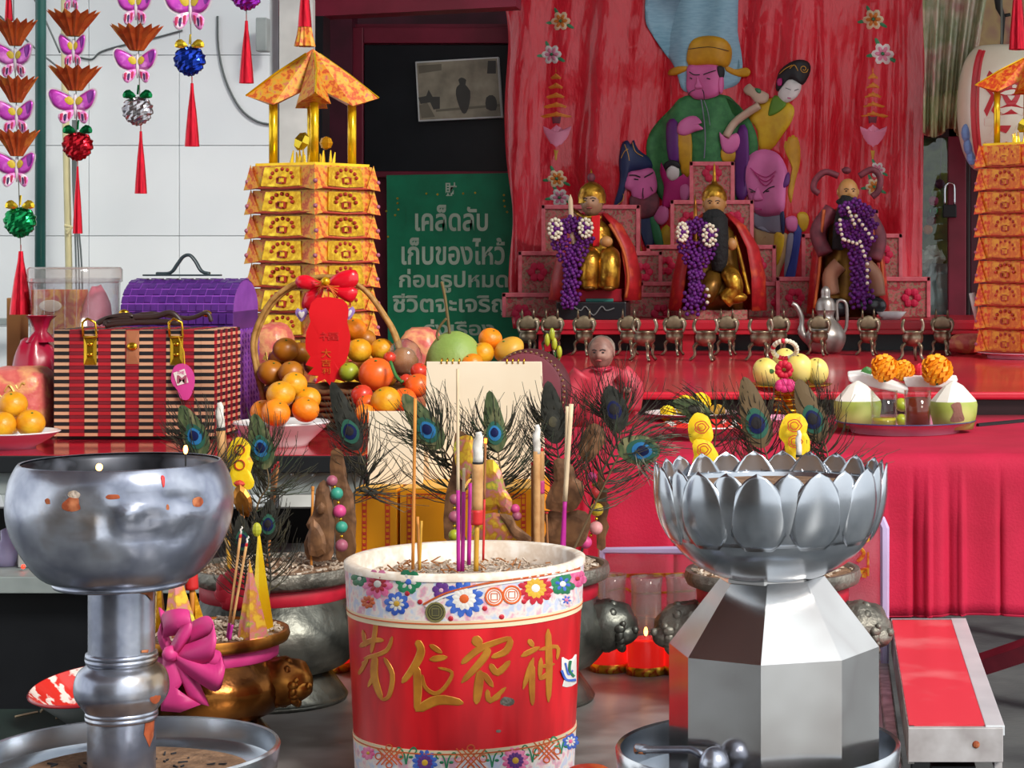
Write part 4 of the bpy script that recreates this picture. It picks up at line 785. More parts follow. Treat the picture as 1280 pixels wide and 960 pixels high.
card(o6, 'scalloped_card', K6([(1072, 90), (1085, 50), (1120, 24), (1155, 35), (1180, 70), (1175, 110), (1192, 145), (1180, 190), (1198, 235), (1180, 270), (1120, 265), (1075, 225), (1085, 180), (1072, 140)]), 3.72, 'yellow_paper')
card(o6, 'brown_figure', K6([(1130, 245), (1180, 300), (1190, 360), (1170, 400), (1120, 370), (1095, 300)]), 3.7, 'bronze_gold', .008)
card(o6, 'red_gem', K6([(1100, 240), (1130, 225), (1155, 245), (1130, 262)]), 3.705, 'print_red', .008)
mb = MB()
for cy_ in (562, 581): brush(mb, [(300+6*math.cos(a), cy_+6*math.sin(a)) for a in [i*PI/8 for i in range(17)]], flat(3.717), 1.4, .003, False, 1)
mb.build('red_print', 'print_red', o6); MB().tube([P(303, 610, 3.735), P(303, 705, 3.735)], .004, 6).build('stem', 'stick_brown', o6)
o7 = orn('printed gold paper cone at the right side of the bronze burner', 316, 802, 3.47)
def cone(par, nm, apex, bl, br_, D, m, d=.05):
    A = P(*apex, D); B = P(*bl, D); Cc = P(*br_, D); F_ = (B+Cc)/2+V((0, -d*.35, -.003)); Bk = (B+Cc)/2+V((0, d, 0))
    MB().add([A, B, F_, Cc, Bk], [(0, 1, 2), (0, 2, 3), (0, 3, 4), (0, 4, 1), (1, 4, 3, 2)]).build(nm, m, par)
cone(o7, 'front_cone', (312, 699), (296, 800), (336, 795), 3.44, 'gold_print'); cone(o7, 'rear_cone', (323, 655), (313, 795), (343, 790), 3.52, 'gold_foil')
MB().ball(P(321, 662, 3.5), (.008, .006, .012), 8, 6).build('tip_flower', 'lime', o7)
o8 = orn('dazzling gold foil cone half hidden by the steel pole', 222, 802, 3.48)
cone(o8, 'foil_cone', (216, 690), (203, 808), (252, 800), 3.44, 'gold_print'); cone(o8, 'brown_cone', (243, 735), (236, 800), (262, 797), 3.46, 'gold_paper'); cone(o8, 'rear_cone', (198, 690), (190, 806), (206, 806), 3.5, 'gold_paper')
# ================================================================ peacock feathers
def feather(label, base, eye, tip, D, W_, cols, lean=0, nb=60, spread=1.0, seed=1):
    rr = random.Random(seed); b, e, t = V(base), V(eye), V(tip)
    d = (t-e).normalized(); q = V((-d.y, d.x)); Lh = (t-e).length
    root = thing('peacock_feather', label, 'feather', P(*base, D), 'peacock feathers in the incense burners')
    ctl = [b, b.lerp(e, .5)+V((lean, 0)), e-d*Lh*.9, e]
    sp = smooth(ctl, 6, False)
    MB().tube([P(p.x, p.y, D) for p in sp], [px(1.6*(1-.5*i/len(sp)), D) for i in range(len(sp))], 6).build('quill', 'f_bronze' if cols[0] != 'f_dark' else 'barb', root, True)
    def tear(w, l1, l2, o0=0): # teardrop outline: l1 towards the tip, l2 towards the base
        pts = []
        for i in range(18):
            a = 2*PI*i/18; u = math.cos(a); v = math.sin(a); L_ = l1 if u > 0 else l2
            ww = w*v*(1-.25*max(0, u)); pts.append(tuple(e+d*(o0+L_*u)+q*ww))
        return pts
    tt = flat(D)
    MB().puff(tear(W_*.48, Lh*.9, W_*.8), tt, .0022, .001, 3, c=tuple(e)).build('eye_vane', cols[0], root)
    MB().puff(tear(W_*.36, W_*.5, W_*.5), tt, .0012, .0036, 2, c=tuple(e)).build('eye_ring', cols[1], root)
    MB().puff(tear(W_*.27, W_*.32, W_*.33), tt, .0012, .005, 2, c=tuple(e)).build('eye_iris', cols[2], root)
    MB().puff(tear(W_*.17, W_*.2, W_*.2, 1), tt, .001, .0064, 2, c=tuple(e)).build('eye_core', cols[3], root)
    mb = MB(); m = len(sp)
    for i in range(nb):
        s_ = i/nb; f = .3+.7*s_; p = sp[min(m-1, int(f*(m-1)))]; i2 = min(m-1, int(f*(m-1))); dd = (sp[min(m-1, i2+1)]-sp[max(0, i2-1)]).normalized(); qq = V((-dd.y, dd.x))
        for sg_ in (-1, 1):
            L_ = spread*W_*rr.uniform(1.0, 2.0)*(1.25-.5*s_); op = rr.uniform(.25, .75); cz = rr.uniform(-.03, .03)
            pts = []
            for j in range(6):
                t_ = j/5; pp = p+dd*L_*(t_*op+.35*t_*t_)+qq*sg_*L_*(t_*(1-.25*op)-.28*t_*t_*rr.uniform(.6, 1.3))
                pts.append(P(pp.x, pp.y, D+cz*t_))
            mb.tube(pts, [px(.85*(1-.6*j/5), D) for j in range(6)], 3, (False, False))
    for i in range(34):       # fringe around the eye
        a = rr.uniform(-2.2, 2.2); st = e+d*math.cos(a)*W_*.35+q*math.sin(a)*W_*.5; L_ = W_*rr.uniform(.5, 1.1); out = (d*(.75+.5*math.cos(a))+q*math.sin(a)*.8).normalized(); pts = []
        for j in range(5):
            t_ = j/4; pp = st+out*L_*t_+d*L_*.35*t_*t_-q*math.sin(a)*L_*.25*t_*t_; pts.append(P(pp.x, pp.y, D-.002+rr.uniform(-.004, .004)))
        mb.tube(pts, [px(.8*(1-.6*j/4), D) for j in range(5)], 3, (False, False))
    mb.build('barbs', 'barb' if cols[0] == 'f_dark' or seed % 2 else 'barb_green', root, kind='stuff')
BL = ('f_vane', 'f_teal', 'f_blue', 'f_navy'); DK = ('f_dark', 'f_teal', 'f_navy', 'b_black'); BZ = ('f_bronze', 'f_teal', 'f_navy', 'b_black')
feather('pale blue-eyed feather before the plaid case', (292, 700), (244, 545), (224, 502), 3.70, 34, BL, -8, 46, 1.1, 3)
feather('blue-eyed feather below the plate of yellow fruit', (306, 700), (327, 560), (317, 512), 3.76, 34, BL, 6, 46, 1.0, 4)
feather('dark teal-eyed feather bending left under the fruit basket', (424, 700), (438, 539), (412, 470), 3.87, 32, DK, 10, 50, 1.1, 5)
feather('feather with bright blue eye in front of the lower cream card', (592, 700), (535, 537), (500, 487), 3.86, 36, BL, -2, 60, 1.4, 6)
feather('slim green feather with blue base in front of the spiral calendar', (622, 700), (619, 541), (611, 482), 3.84, 30, BL, 4, 56, 1.5, 8)
feather('bushy dark feather without bright eye left of the red-robed figure', (702, 700), (692, 528), (684, 470), 3.9, 34, ('f_dark', 'f_dark', 'f_dark', 'barb'), 4, 60, 1.2, 7)
feather('dark feather with black eye before the red-robed figure', (725, 700), (768, 512), (760, 478), 3.91, 36, ('f_dark', 'f_dark', 'f_navy', 'b_black'), 0, 60, 1.3, 9)
feather('large green feather lying sideways with round blue eye', (716, 690), (803, 563), (828, 566), 3.8, 40, ('f_vane', 'f_teal', 'f_blue', 'f_navy'), -14, 56, .8, 10)
feather('left of two bronze feathers behind the lotus bowl', (955, 700), (946, 529), (928, 464), 3.85, 40, BZ, 6, 60, 1.1, 11)
feather('right of two bronze feathers behind the lotus bowl', (988, 700), (1016, 524), (995, 468), 3.87, 38, BZ, 4, 60, 1.1, 13)
feather('green feather bending left over the plate of yellow flowers', (900, 700), (868, 512), (838, 500), 3.88, 26, ('f_vane', 'f_vane', 'f_dark', 'barb'), 4, 44, 1.0, 12)
feather('left dark blue-eyed feather standing in the bronze burner', (318, 800), (304, 675), (300, 640), 3.55, 26, DK, -4, 40, 1.0, 15)
feather('right dark green feather standing in the bronze burner', (324, 800), (336, 655), (338, 620), 3.56, 26, DK, 8, 40, 1.0, 17)

# ================================================================ candles, acrylic screens, cartons, calendar
def candle(x, D, lab):
    c = V((P(x, 0, D).x, D, TZ)); r = .036; t = thing('red_candle', lab, 'candle', c, 'red glass candles along the table edge')
    MB().lathe(c, [(.001, 0), (r*1.08, 0), (r*1.1, .012), (r*1.04, .016)], 28).build('foil_base', 'foil_candle', t, True)
    MB().lathe(c, [(.001, .014), (r, .014), (r*1.02, .06), (r*.98, .066), (.001, .064)], 28).build('wax_cup', 'candle_red_glow', t, 40)  # cup material emits faintly, standing in for flame light in the red
    MB().lathe(c, [(r*1.0, .07), (r*.82, .085), (r*.82, .165), (r*.88, .185), (r*.82, .185), (r*.76, .165), (r*.76, .086)], 28).build('glass_chimney', 'milky_glass', t, True)
    MB().ball(c+V((0, -.012, .082)), (.004, .004, .009), 8, 6).build('flame_tip', 'flame', t, True)
    return t
candle(808, 4.07, 'red candle with tall glass chimney right of the red bucket'); candle(763, 4.1, 'red candle half hidden by the grey lion head'); candle(415, 4.1, 'red candle peeping out left of the red bucket'); candle(852, 4.08, 'red candle mostly hidden behind the octagonal pedestal')
def screen(lab, x0_, x1_, y0_, D, rad, prints):
    b = P((x0_+x1_)/2, 0, D); t = thing('acrylic_screen', lab, 'screen', V((b.x, D, TZ)))
    yb = (ZC-TZ)*F/D+CY; yb = min(yb, 835)
    poly = [(x0_, yb), (x1_, yb), (x1_, y0_+rad), (x1_-rad*.3, y0_+rad*.3), (x1_-rad, y0_), (x0_, y0_)]
    MB().prism([P(x, y, D) for x, y in poly], (0, .004, 0)).build('panel', 'film', t)
    MB().tube([P(x, y, D) for x, y in poly+[poly[0]]], .009, 6).build('thick_edge', 'clear_lilac', t)
    mb = MB()
    for pts, w in prints: brush(mb, pts, flat(D-.003), w, .001, False)
    if prints: mb.build('gold_print', 'foil_candle', t)
    return t
screen('clear screen with lilac edge behind the red candles', 752, 880, 688, 4.15, 2, [([(758, 720), (870, 718)], 5), ([(758, 740), (780, 735), (800, 742), (870, 738)], 3)])
screen('tall clear screen with lilac edge and orange print right of lotus stand', 1030, 1106, 646, 4.15, 14, [([(1070, 670), (1075, 664), (1084, 668), (1080, 678), (1090, 672)], 3), ([(1066, 690), (1072, 684), (1080, 692), (1072, 702)], 5), ([(1074, 716), (1082, 712), (1080, 722)], 6), ([(1085, 690), (1085, 720)], 3), ([(1086, 790), (1096, 780), (1092, 800), (1088, 812), (1094, 812)], 3)])
def carton(x0_, x1_, lab, left=True):
    A = P(x0_, 612, 4.0); B = P(x1_, 612, 4.0); z1 = A.z; cx_ = (A.x+B.x)/2; w = B.x-A.x
    t = thing('gift_carton', lab, 'box', V((cx_, 4.14, TZ)))
    MB().box((cx_, 4.12, (TZ+z1)/2), (w-.002, .24, z1-TZ)).build('body', 'carton', t, bevel=.002)
    for s_ in (-1, 1): MB().box((cx_, 4.12+s_*.061, z1+.0015), (w-.004, .117, .003)).build('lid_flap', 'carton_top', t, bevel=.001)
    to = flat(3.9995); mb = MB()
    xl, xr = x0_+10, x1_-10
    for y in (617.5, 622.5): brush(mb, [(xl, y), (xr, y)], to, 1.0, .0008, False)
    for x in (xl, xl+5, xr-5, xr): brush(mb, [(x, 617), (x, 712)], to, 1.0, .0008, False)
    n_ = int((xr-xl)/5)
    for i in range(n_): brush(mb, [(xl+i*5, 622), (xl+i*5+3, 618)], to, .9, .0008, False)
    for y in range(630, 710, 7):
        for x in (xl, xr-5): mb.puff([(x+.6, y), (x+4.4, y), (x+4.4, y+(4 if y % 2 else 2.5)), (x+.6, y+(4 if y % 2 else 2.5))], to, .0008, 0, 1)
    mb.build('red_border_print', 'carton_red', t)
    return t
carton(443, 497, 'orange gift carton with red border at the left of the pair'); carton(499, 667, 'wide orange gift carton with red border right of the pair')
ZT = P(500, 612, 4.0).z+.003
def standing(lab, x0_, x1_, y0_, D, rings_):
    b = P((x0_+x1_)/2, 0, D); t = thing('desk_calendar', lab, 'calendar', V((b.x, D, ZT)))
    A, B = P(x0_, y0_, D), P(x1_, y0_, D); dy = .05
    MB().prism([V((A.x, D-.02, ZT)), V((B.x, D-.02, ZT)), V((B.x, D, A.z)), V((A.x, D, A.z))], (0, .004, 0)).build('front_board', 'cream_card', t, bevel=.001)
    MB().prism([V((A.x, D+.055, ZT)), V((B.x, D+.055, ZT)), V((B.x, D+.004, A.z-.002)), V((A.x, D+.004, A.z-.002))], (0, .003, 0)).build('rear_board', 'cream_card', t, bevel=.001)
    for x in rings_:
        p = P(x, y0_, D); MB().tube([p+V((0, .004+.006*math.cos(a), .006*math.sin(a))) for a in [i*PI/6 for i in range(13)]], .0012, 6).build('spiral_ring', 'brass', t, True)
    return t
standing('larger cream desk calendar with brass spiral rings standing on the cartons', 533, 677, 452, 4.17, [552, 559, 566, 574, 634, 641, 648, 655])
standing('smaller plain cream card tent on the left orange carton', 461, 531, 514, 4.08, [])
# ================================================================ left table offerings
def onA(x, D, z=AZ): return V((P(x, 0, D).x, D, z))
def plate(lab, x, D, r, h, m_out, m_in, z=AZ, rim=None, foot=.5, name='plate', cat='plate'):
    c = onA(x, D, z); t = thing(name, lab, cat, c)
    MB().lathe(c, [(.001, 0), (r*foot, 0), (r*foot*1.02, h*.12), (r*.8, h*.55), (r, h*.94)], 48).build('underside', m_out, t, True)
    MB().lathe(c, [(.001, h*.3), (r*foot, h*.32), (r*.8, h*.68), (r*.985, h*1.0)], 48).build('inner_face', m_in, t, True)
    MB().lathe(c, [(r*.985, h*.92), (r*1.012, h*.96), (r*.985, h*1.02)], 48).build('rim', rim or m_in, t, True)
    return t
def fruit(name, lab, x, y, D, r, m, cat, group=None, sq=.92, stem='leaf', fn=None, tilt=0):
    p = P(x, y, D); rr = px(r, D)
    t = thing(name, lab, cat, p-V((0, 0, rr*sq)), group)
    M_ = rot('X', 25+tilt) @ rot('Y', R.uniform(-30, 30))
    MB().ball(p, (rr, rr, rr*sq), 20, 14, M_, fn or (lambda d: 1-.10*math.exp(-((d.z-1)/.06)**2)-.04*math.exp(-((d.z+1)/.06)**2))).build('flesh', m, t, True)
    q = p+M_ @ V((0, 0, rr*sq*.93)); MB().ball(q, (rr*.09, rr*.09, rr*.05), 6, 4).build('calyx', stem, t)
    return t
plate('pink-white plate of oranges cut off by the left picture edge', 14, 4.45, .098, .036, 'plate_pink', 'plate_white')
for x, y, d, l in [(16, 506, 4.45, 'topmost orange on the plate at the left picture edge'), (38, 529, 4.43, 'right orange on the plate at the left picture edge'), (2, 532, 4.4, 'leftmost orange cut by the left picture edge'), (10, 527, 4.5, 'rear orange hidden on the plate at the left picture edge')]: fruit('orange', l, x, y, d, 18, 'orange_y', 'orange', 'oranges on the left plate')
def parcel(lab, x0_, x1_, y0_, D, dep, m, seed, name='gift_parcel', cat='parcel', z=AZ):
    a, b = P(x0_, y0_, D), P(x1_, y0_, D); c = V(((a.x+b.x)/2, D, z)); h = a.z-z; w = (b.x-a.x)/2
    t = thing(name, lab, cat, c)
    def fn(d):
        e = lambda v: math.copysign(abs(v)**.55, v); n_ = 1+.05*noise.noise(d*2.5+V((seed, 0, 0)))+.03*noise.noise(d*7+V((seed, 0, 0)))
        return V((e(d.x), e(d.y), e(d.z)))*n_
    MB().ball(c+V((0, 0, h*.5)), (w*.98, dep*.5, h*.5), 28, 18, fn=fn).build('wrapping', m, t, True)
    mb = MB()
    for i in range(7):
        u = R.uniform(-.7, .7); v = R.uniform(.3, .8); L_ = [V((c.x+w*(u+.08*j), D-dep*.5-.001+.012*abs(u), z+h*(v+.05*math.sin(j*2+i)))) for j in range(4)]; mb.tube(smooth(L_, 3, False), .0022, 4)
    mb.build('gold_motif', 'gift_gold', t, kind='stuff')
    return t
parcel('pink and gold wrapped parcel left behind the plaid case', -24, 69, 458, 4.72, .14, 'gift_pink', 1)
parcel('pink wrapped parcel directly left behind the fruit basket', 318, 366, 405, 5.3, .14, 'gift_pink', 2)
parcel('rosy wrapped parcel with gold print behind the wooden ball', 500, 552, 410, 5.3, .12, 'gift_pink', 3)
rbg = thing('red_plastic_bag', 'knotted dark red plastic bag left of the plaid case', 'bag', onA(44, 4.85))
c = onA(44, 4.85); top_ = P(44, 395, 4.9).z-AZ
MB().ball(c+V((0, 0, top_*.42)), (px(29, 4.9), .05, top_*.42), 24, 16, fn=lambda d: 1+.08*noise.noise(d*3)+.05*math.sin(9*d.x)*max(0, d.z)).build('body', 'bag_red', rbg, True)
MB().lathe(c+V((px(6, 4.9), 0, top_*.78)), [(.03, 0), (.012, .025), (.02, .05), (.03, .06)], 16, fn=lambda a, r, z, i: r*(1+.25*math.sin(5*a))).build('gathered_neck', 'bag_red', rbg, True)
o = MB().box(onA(22, 5.12)+V((0, 0, .15)), (px(18, 5.1), .05, .3)).build('cardboard_sheet', 'cardboard', label='upright brown cardboard strip behind the red plastic bag', cat='cardboard', bevel=.002)
D = 5.02; c = onA(94, D); r = px(54, D); H = P(0, 334, D).z-AZ
tn = thing('clear_plastic_tub', 'tall clear plastic tub with printed box and pink packets', 'tub', c)
MB().lathe(c, [(.001, .002), (r*.94, .002), (r, H*.93), (r*.97, H*.93), (r*.92, .006), (.001, .006)], 48).build('wall', 'film', tn, True)
MB().lathe(c, [(r*1.0, H*.9), (r*1.05, H*.91), (r*1.05, H*.985), (r*1.01, H), (r*.9, H*.99), (.001, H*.985)], 48).build('lid', 'milky_glass', tn, 40)
MB().box(c+V((-r*.28, -.02, H*.44)), (r*1.05, .07, H*.84), rot('Z', -8)).build('printed_box', 'box_print', tn, bevel=.002)
MB().ball(c+V((-r*.35, -.062, H*.76)), (r*.26, .004, r*.14), 12, 8).build('box_label', 'cream_card', tn)
MB().ball(c+V((r*.5, 0, H*.46)), (r*.4, .06, H*.42), 16, 12, fn=lambda d: 1+.1*noise.noise(d*4)).build('pink_packet', 'pinkstuff', tn, True)
mb = MB()
for i in range(6): a = -2.2+i*.25; mb.tube([c+V((r*1.0*math.cos(a), r*1.0*math.sin(a), H*q)) for q in (.05, .9)], .0012, 4)
mb.build('moulded_ribs', 'film', tn)
# plaid woven case
D0, D1 = 4.64, 4.84; k = D0/F; xl, xr = P(68, 0, D0).x, P(268, 0, D0).x; zt = P(0, 413, D0).z; zb = AZ+.008
pc = thing('plaid_woven_case', 'red, black and tan plaid woven case with brass clasps', 'case', V(((xl+xr)/2, (D0+D1)/2, AZ)))
MB().box(((xl+xr)/2, (D0+D1)/2+.003, (AZ+zt)/2), (xr-xl-.008, D1-D0-.006, zt-AZ-.004)).build('shell', 'w_black', pc)
NR = 30; rh = (zt-zb)/NR
colsx = []; x = 68
for w_, kd in [(19, 't'), (19, 'r'), (17, 't'), (16, 'r'), (18, 't'), (17, 'r'), (18, 't'), (16, 'r'), (18, 't'), (17, 'r'), (9, 't'), (16, 't')]: colsx.append((x, x+w_, kd)); x += w_
for j in range(NR):
    mb = MB(); z = zb+(j+.5)*rh; dark = (j % 2 == 1)
    for i, (a, b, kd) in enumerate(colsx):
        A, B = P(a, 0, D0).x, min(P(b, 0, D0).x, xr); mb.cur = (1 if kd == 'r' else 0); pr_ = .0016 if (i+j) % 2 else .0008
        mb.box(((A+B)/2, D0-pr_/2, z), (B-A-.0003, .003+pr_, rh-.0006))
    nS = 10; dd = (D1-D0)/nS
    for i in range(nS):
        mb.cur = 1 if i % 2 == 0 else 0; pr_ = .0016 if (i+j) % 2 else .0008
        mb.box((xr+pr_/2-.002, D0+(i+.5)*dd, z), (.003+pr_, dd-.0003, rh-.0006))
    mb.build('woven_strip', ['w_black', 'w_maroon'] if dark else ['w_tan', 'w_red'], pc)
for j in range(8):
    mb = MB(); y = D0+(j+.5)*(D1-D0)/8
    for i, (a, b, kd) in enumerate(colsx):
        A, B = P(a, 0, D0).x, min(P(b, 0, D0).x, xr); mb.cur = 1 if kd == 'r' else 0
        mb.box(((A+B)/2, y, zt-.001+(.0008 if (i+j) % 2 else 0)), (B-A-.0003, (D1-D0)/8-.0006, .003))
    mb.build('woven_strip', ['w_black', 'w_maroon'] if j % 2 else ['w_tan', 'w_red'], pc)
to = flat(D0-.003)
for x, m in ((113, 'brass'), (166, 'strap_tan'), (221, 'brass')):
    h = 34 if m == 'brass' else 42; y0_ = 422 if m == 'brass' else 413
    hp = MB().puff([(x-8, y0_), (x+8, y0_), (x+8, y0_+h), (x-8, y0_+h)], to, .003, 0, 2).build('hasp', m, pc)
    for y in ((430, 443) if m == 'brass' else (433,)): MB().ball(to(x, y, .004), (.006, .003, .004) if m == 'brass' else (.012, .004, .009), 10, 7).build('stud', 'brass', hp, True)
    if m == 'brass': MB().tube([to(a, b, .005) for a, b in [(x-8, 421), (x-9, 403), (x-3, 398), (x+7, 403), (x+9, 421), (x-8, 421)]], .0028, 8).build('ring', 'brass', pc, True)
for (pts, d) in (([(122, 404), (135, 398), (160, 394), (165, 400), (135, 402)], .0), ([(132, 407), (134, 399), (150, 397), (190, 396), (212, 391), (222, 397), (224, 404), (200, 402), (150, 404), (132, 407)], .0)):
    MB().tube(smooth([P(a, b, D0+.03) for a, b in pts], 4, False), .0065, 10).build('handle', 'leather', pc, True)
MB().tube(smooth([P(a, b, D0+.12) for a, b in [(155, 398), (190, 392), (235, 398), (258, 391), (264, 402)]], 4, False), .005, 8).build('rear_handle', 'leather', pc, True)
for (x, y) in [(155, 391), (258, 392)]: MB().ball(P(x, y, D0+.13), (.012, .008, .008), 10, 7).build('rear_clip', 'brass', pc, True)
tg = thing('hang_tag', 'pink hang tag with white square and letter M on plaid case', 'tag', P(229, 500, D0-.014)); to = flat(D0-.014)
MB().puff(smooth([(218, 458), (232, 455), (242, 466), (243, 482), (236, 499), (226, 498), (222, 488), (214, 476)], 3), to, .002, 0, 2).build('tag_card', 'tag_pink', tg)
MB().prism([to(x, y, .003) for x, y in [(217, 466), (231, 461), (236, 478), (222, 482)]], (0, .001, 0)).build('white_square', 'p_white', tg)
mb = MB(); fit_text(mb, 'M', 222, 234, 469, 479, to, bold=.03, lift=.0034); mb.build('letter', 'bead_mauve', tg)
mb = MB(); fit_text(mb, 'THE', 222, 231, 463.5, 467.5, to, lift=.0034); mb.build('small_letters', 'tag_pink', tg)
MB().tube([P(223, 420, D0-.01), P(230, 440, D0-.012), P(231, 458, D0-.014)], .0012, 5).build('tag_cord', 'brass', tg)
# purple woven box with barrel lid
D0, D1 = 4.98, 5.2; xl, xr = P(150, 0, D0).x, P(292, 0, D0).x; zt = P(0, 390, D0).z
pb = thing('purple_woven_box', 'purple woven box with barrel lid and grey handle', 'box', V(((xl+xr)/2, (D0+D1)/2, AZ))); dm = (D0+D1)/2; rd = (D1-D0)/2; hl = .075
MB().box(((xl+xr)/2, dm, (AZ+zt)/2), (xr-xl-.004, D1-D0-.004, zt-AZ)).build('shell', 'purple_weave', pb)
prof = [(dm-rd*math.cos(i*PI/12), zt+hl*math.sin(i*PI/12)) for i in range(13)]
mb = MB(); mb.loft([[V((x, y, z)) for y, z in prof] for x in (xl+.003, xr-.002)], (True, True)); mb.build('lid_core', 'purple_light', pb)
NC = 15; cw = (xr-xl)/NC
def wrow(pts, nm):   # a row of woven strip along x, between two profile points
    (y0_, z0_), (y1_, z1_) = pts; mb = MB(); j0 = int(z0_*1000)
    n_ = V((0, -(z1_-z0_), (y1_-y0_))).normalized(); n_ = -n_ if n_.y > 0 and n_.z < 0 else n_
    for i in range(NC):
        h = .003 if (i+wrow.k) % 2 else .0012; a, b = xl+i*cw+.0006, xl+(i+1)*cw-.0006; g = .07
        A = V((0, y0_+(y1_-y0_)*g, z0_+(z1_-z0_)*g)); B = V((0, y1_-(y1_-y0_)*g, z1_-(z1_-z0_)*g))
        lo = [A+V((a, 0, 0)), A+V((b, 0, 0)), B+V((b, 0, 0)), B+V((a, 0, 0))]; cc_ = sum(lo, V())/4; hi = [p.lerp(cc_, .12)+n_*h for p in lo]
        mb.loft([lo, hi], (False, True))
    wrow.k += 1; mb.build('woven_strip', 'purple_weave', pb)
wrow.k = 0
for i in range(9): wrow(((D0, AZ+.004+(zt-AZ-.006)*i/9), (D0, AZ+.004+(zt-AZ-.006)*(i+1)/9)), 0)
for i in range(8): wrow((prof[i], prof[i+1]), 0)
mb = MB()
for i in range(16):
    for j in range(9):
        y = D0+(j+.5)*(D1-D0)/9; z = AZ+(i+.5)*.014
        if z < zt+hl*math.sqrt(max(0, 1-((y-dm)/rd)**2))-.008: mb.box((xr, y, z), (.004 if (i+j) % 2 else .0025, (D1-D0)/9-.003, .0125), rot('X', 28))
mb.build('end_weave', 'purple_light', pb, kind='stuff')
MB().tube(smooth([P(a, b, dm-.02) for a, b in [(196, 342), (213, 341), (222, 330), (229, 321), (237, 319), (244, 326), (252, 339), (262, 342)]], 4, False), .0042, 8, flat=2.2).build('handle', 'handle_grey', pb, True)
MB().box(P(228, 344, dm-.02), (px(96, dm), .022, .004)).build('handle_strap', 'handle_grey', pb, bevel=.001)
# plate with yellow fruit (before basket)
plate('white bowl with red stripes heaped with yellow oranges', 352, 4.5, .1, .052, 'plate_white', 'plate_white', name='fruit_bowl', cat='bowl', foot=.55)
tq = oncone(onA(352, 4.5), lambda z: .052+(.09-.052)*min(1, max(0, (z-AZ)/.062))**.6+.002)
ys = 'yellow oranges in the white bowl'
for x, y, r, d, m, l in [(351, 493, 18, 4.44, 'orange_y', 'large yellow orange at the front top of the white bowl'), (368, 480, 16, 4.5, 'orange_y', 'yellow orange topmost in the white bowl'), (345, 516, 18, 4.40, 'orange', 'orange at the front rim of the white bowl'), (328, 514, 15, 4.47, 'orange', 'orange at the left rim of the white bowl'), (382, 512, 17, 4.43, 'orange', 'orange at the right rim of the white bowl'), (385, 499, 16, 4.5, 'orange_y', 'dull orange at the back right of the white bowl')]: fruit('orange', l, x, y, d, r, m, 'orange', ys)
# fruit basket with ribbon
D = 5.0; c = onA(430, D); wr = px(96, D)
bkt = thing('fruit_basket', 'wicker fruit basket with tall cane handle and red ribbon', 'basket', c)
for i in range(7):
    z = .008+i*.0135; rr = wr*(.72+.045*i); MB().tube([c+V((rr*math.cos(a), rr*.72*math.sin(a), z+.002*math.sin(a*20+i*PI))) for a in [j*2*PI/60 for j in range(61)]], .0068, 6).build('wicker_coil', 'wicker_dark', bkt, True)
MB().lathe(c, [(.001, .006), (wr*.7, .006), (wr*.95, .088), (wr*.9, .088), (wr*.66, .012), (.001, .012)], 40, Matrix.Diagonal((1, .72, 1))).build('lining', 'wicker_dark', bkt)
hp = smooth([P(a, b, D) for a, b in [(330, 500), (320, 462), (317, 420), (340, 375), (380, 350), (425, 347), (455, 362), (478, 392), (495, 425), (515, 500)]], 5, False)
MB().tube(hp, .006, 8).build('handle', 'wicker', bkt, True)
MB().tube([p+V((.006, .008, -.004)) for p in hp], .004, 6).build('handle_strand', 'wicker', bkt, True)
dr_ = [(451, 432), (497, 470)]
bw = thing('ribbon_bow', 'glossy red ribbon bow tied on the basket handle', 'bow', P(408, 358, D-.03))
for pts in ([(405, 357), (385, 344), (371, 347), (372, 358), (388, 362)], [(408, 355), (425, 340), (445, 338), (447, 355), (430, 362)], [(408, 360), (428, 358), (447, 362), (440, 378), (425, 372)], [(403, 358), (383, 366), (378, 384), (392, 388), (402, 372)]):
    MB().puff(smooth(pts, 3), flat(D-.025), .014, 0, 3).build('bow_loop', 'ribbon_gloss', bw, True)
mb = MB()
for i in range(5): mb.tube(smooth([P(392+i*1.5, 348+i*5, D-.045), P(400, 352+i*2.5, D-.052), P(408, 356, D-.055), P(416, 358+i*2, D-.052), P(424-i*1.2, 358+i*4, D-.045)], 3, False), .0016, 5)
mb.build('striped_knot', 'paper_redgold', bw); MB().ball(P(407, 352, D-.05), .011, 10, 8).build('gold_rose', 'gold_foil', bw, True)
for x, y in [(377, 393), (436, 391)]:
    hb = MB().puff(smooth([(x-8, y-2), (x-5, y-8), (x, y-5), (x+5, y-8), (x+8, y-2), (x+4, y+5), (x, y+9), (x-4, y+5)], 2), flat(D-.05), .003, 0, 2).build('heart_tag', 'lilac', bw)
    MB().puff(smooth([(x-4, y-1), (x-2.5, y-4), (x, y-2.5), (x+2.5, y-4), (x+4, y-1), (x, y+5)], 2), flat(D-.055), .002, 0, 2).build('heart_print', 'p_white', hb)
rp = thing('red_paper_cutting', 'scalloped red paper cutting with gold characters hanging on the basket', 'paper cutting', P(412, 480, D-.07))
MB().puff(smooth([(396, 372), (428, 374), (436, 388), (434, 402), (438, 420), (436, 440), (432, 452), (428, 458), (436, 464), (428, 468), (432, 478), (420, 474), (414, 484), (406, 474), (394, 480), (398, 470), (384, 468), (394, 460), (382, 456), (388, 446), (382, 436), (383, 415), (388, 402), (386, 388)], 2), flat(D-.07), .002, 0, 2).build('paper', 'paper_red', rp)
mb = MB(); fit_text(mb, '大', 402, 414, 436, 447, flat(D-.0725)); fit_text(mb, '吉', 402, 414, 449, 458, flat(D-.0725)); fit_text(mb, '利', 403, 413, 460, 467, flat(D-.0725)); mb.build('gold_characters', 'paper_redgold', rp)
mb = MB(); fit_text(mb, '福', 400, 424, 415, 425, flat(D-.0725)); mb.build('faint_character', 'stick_red', rp)
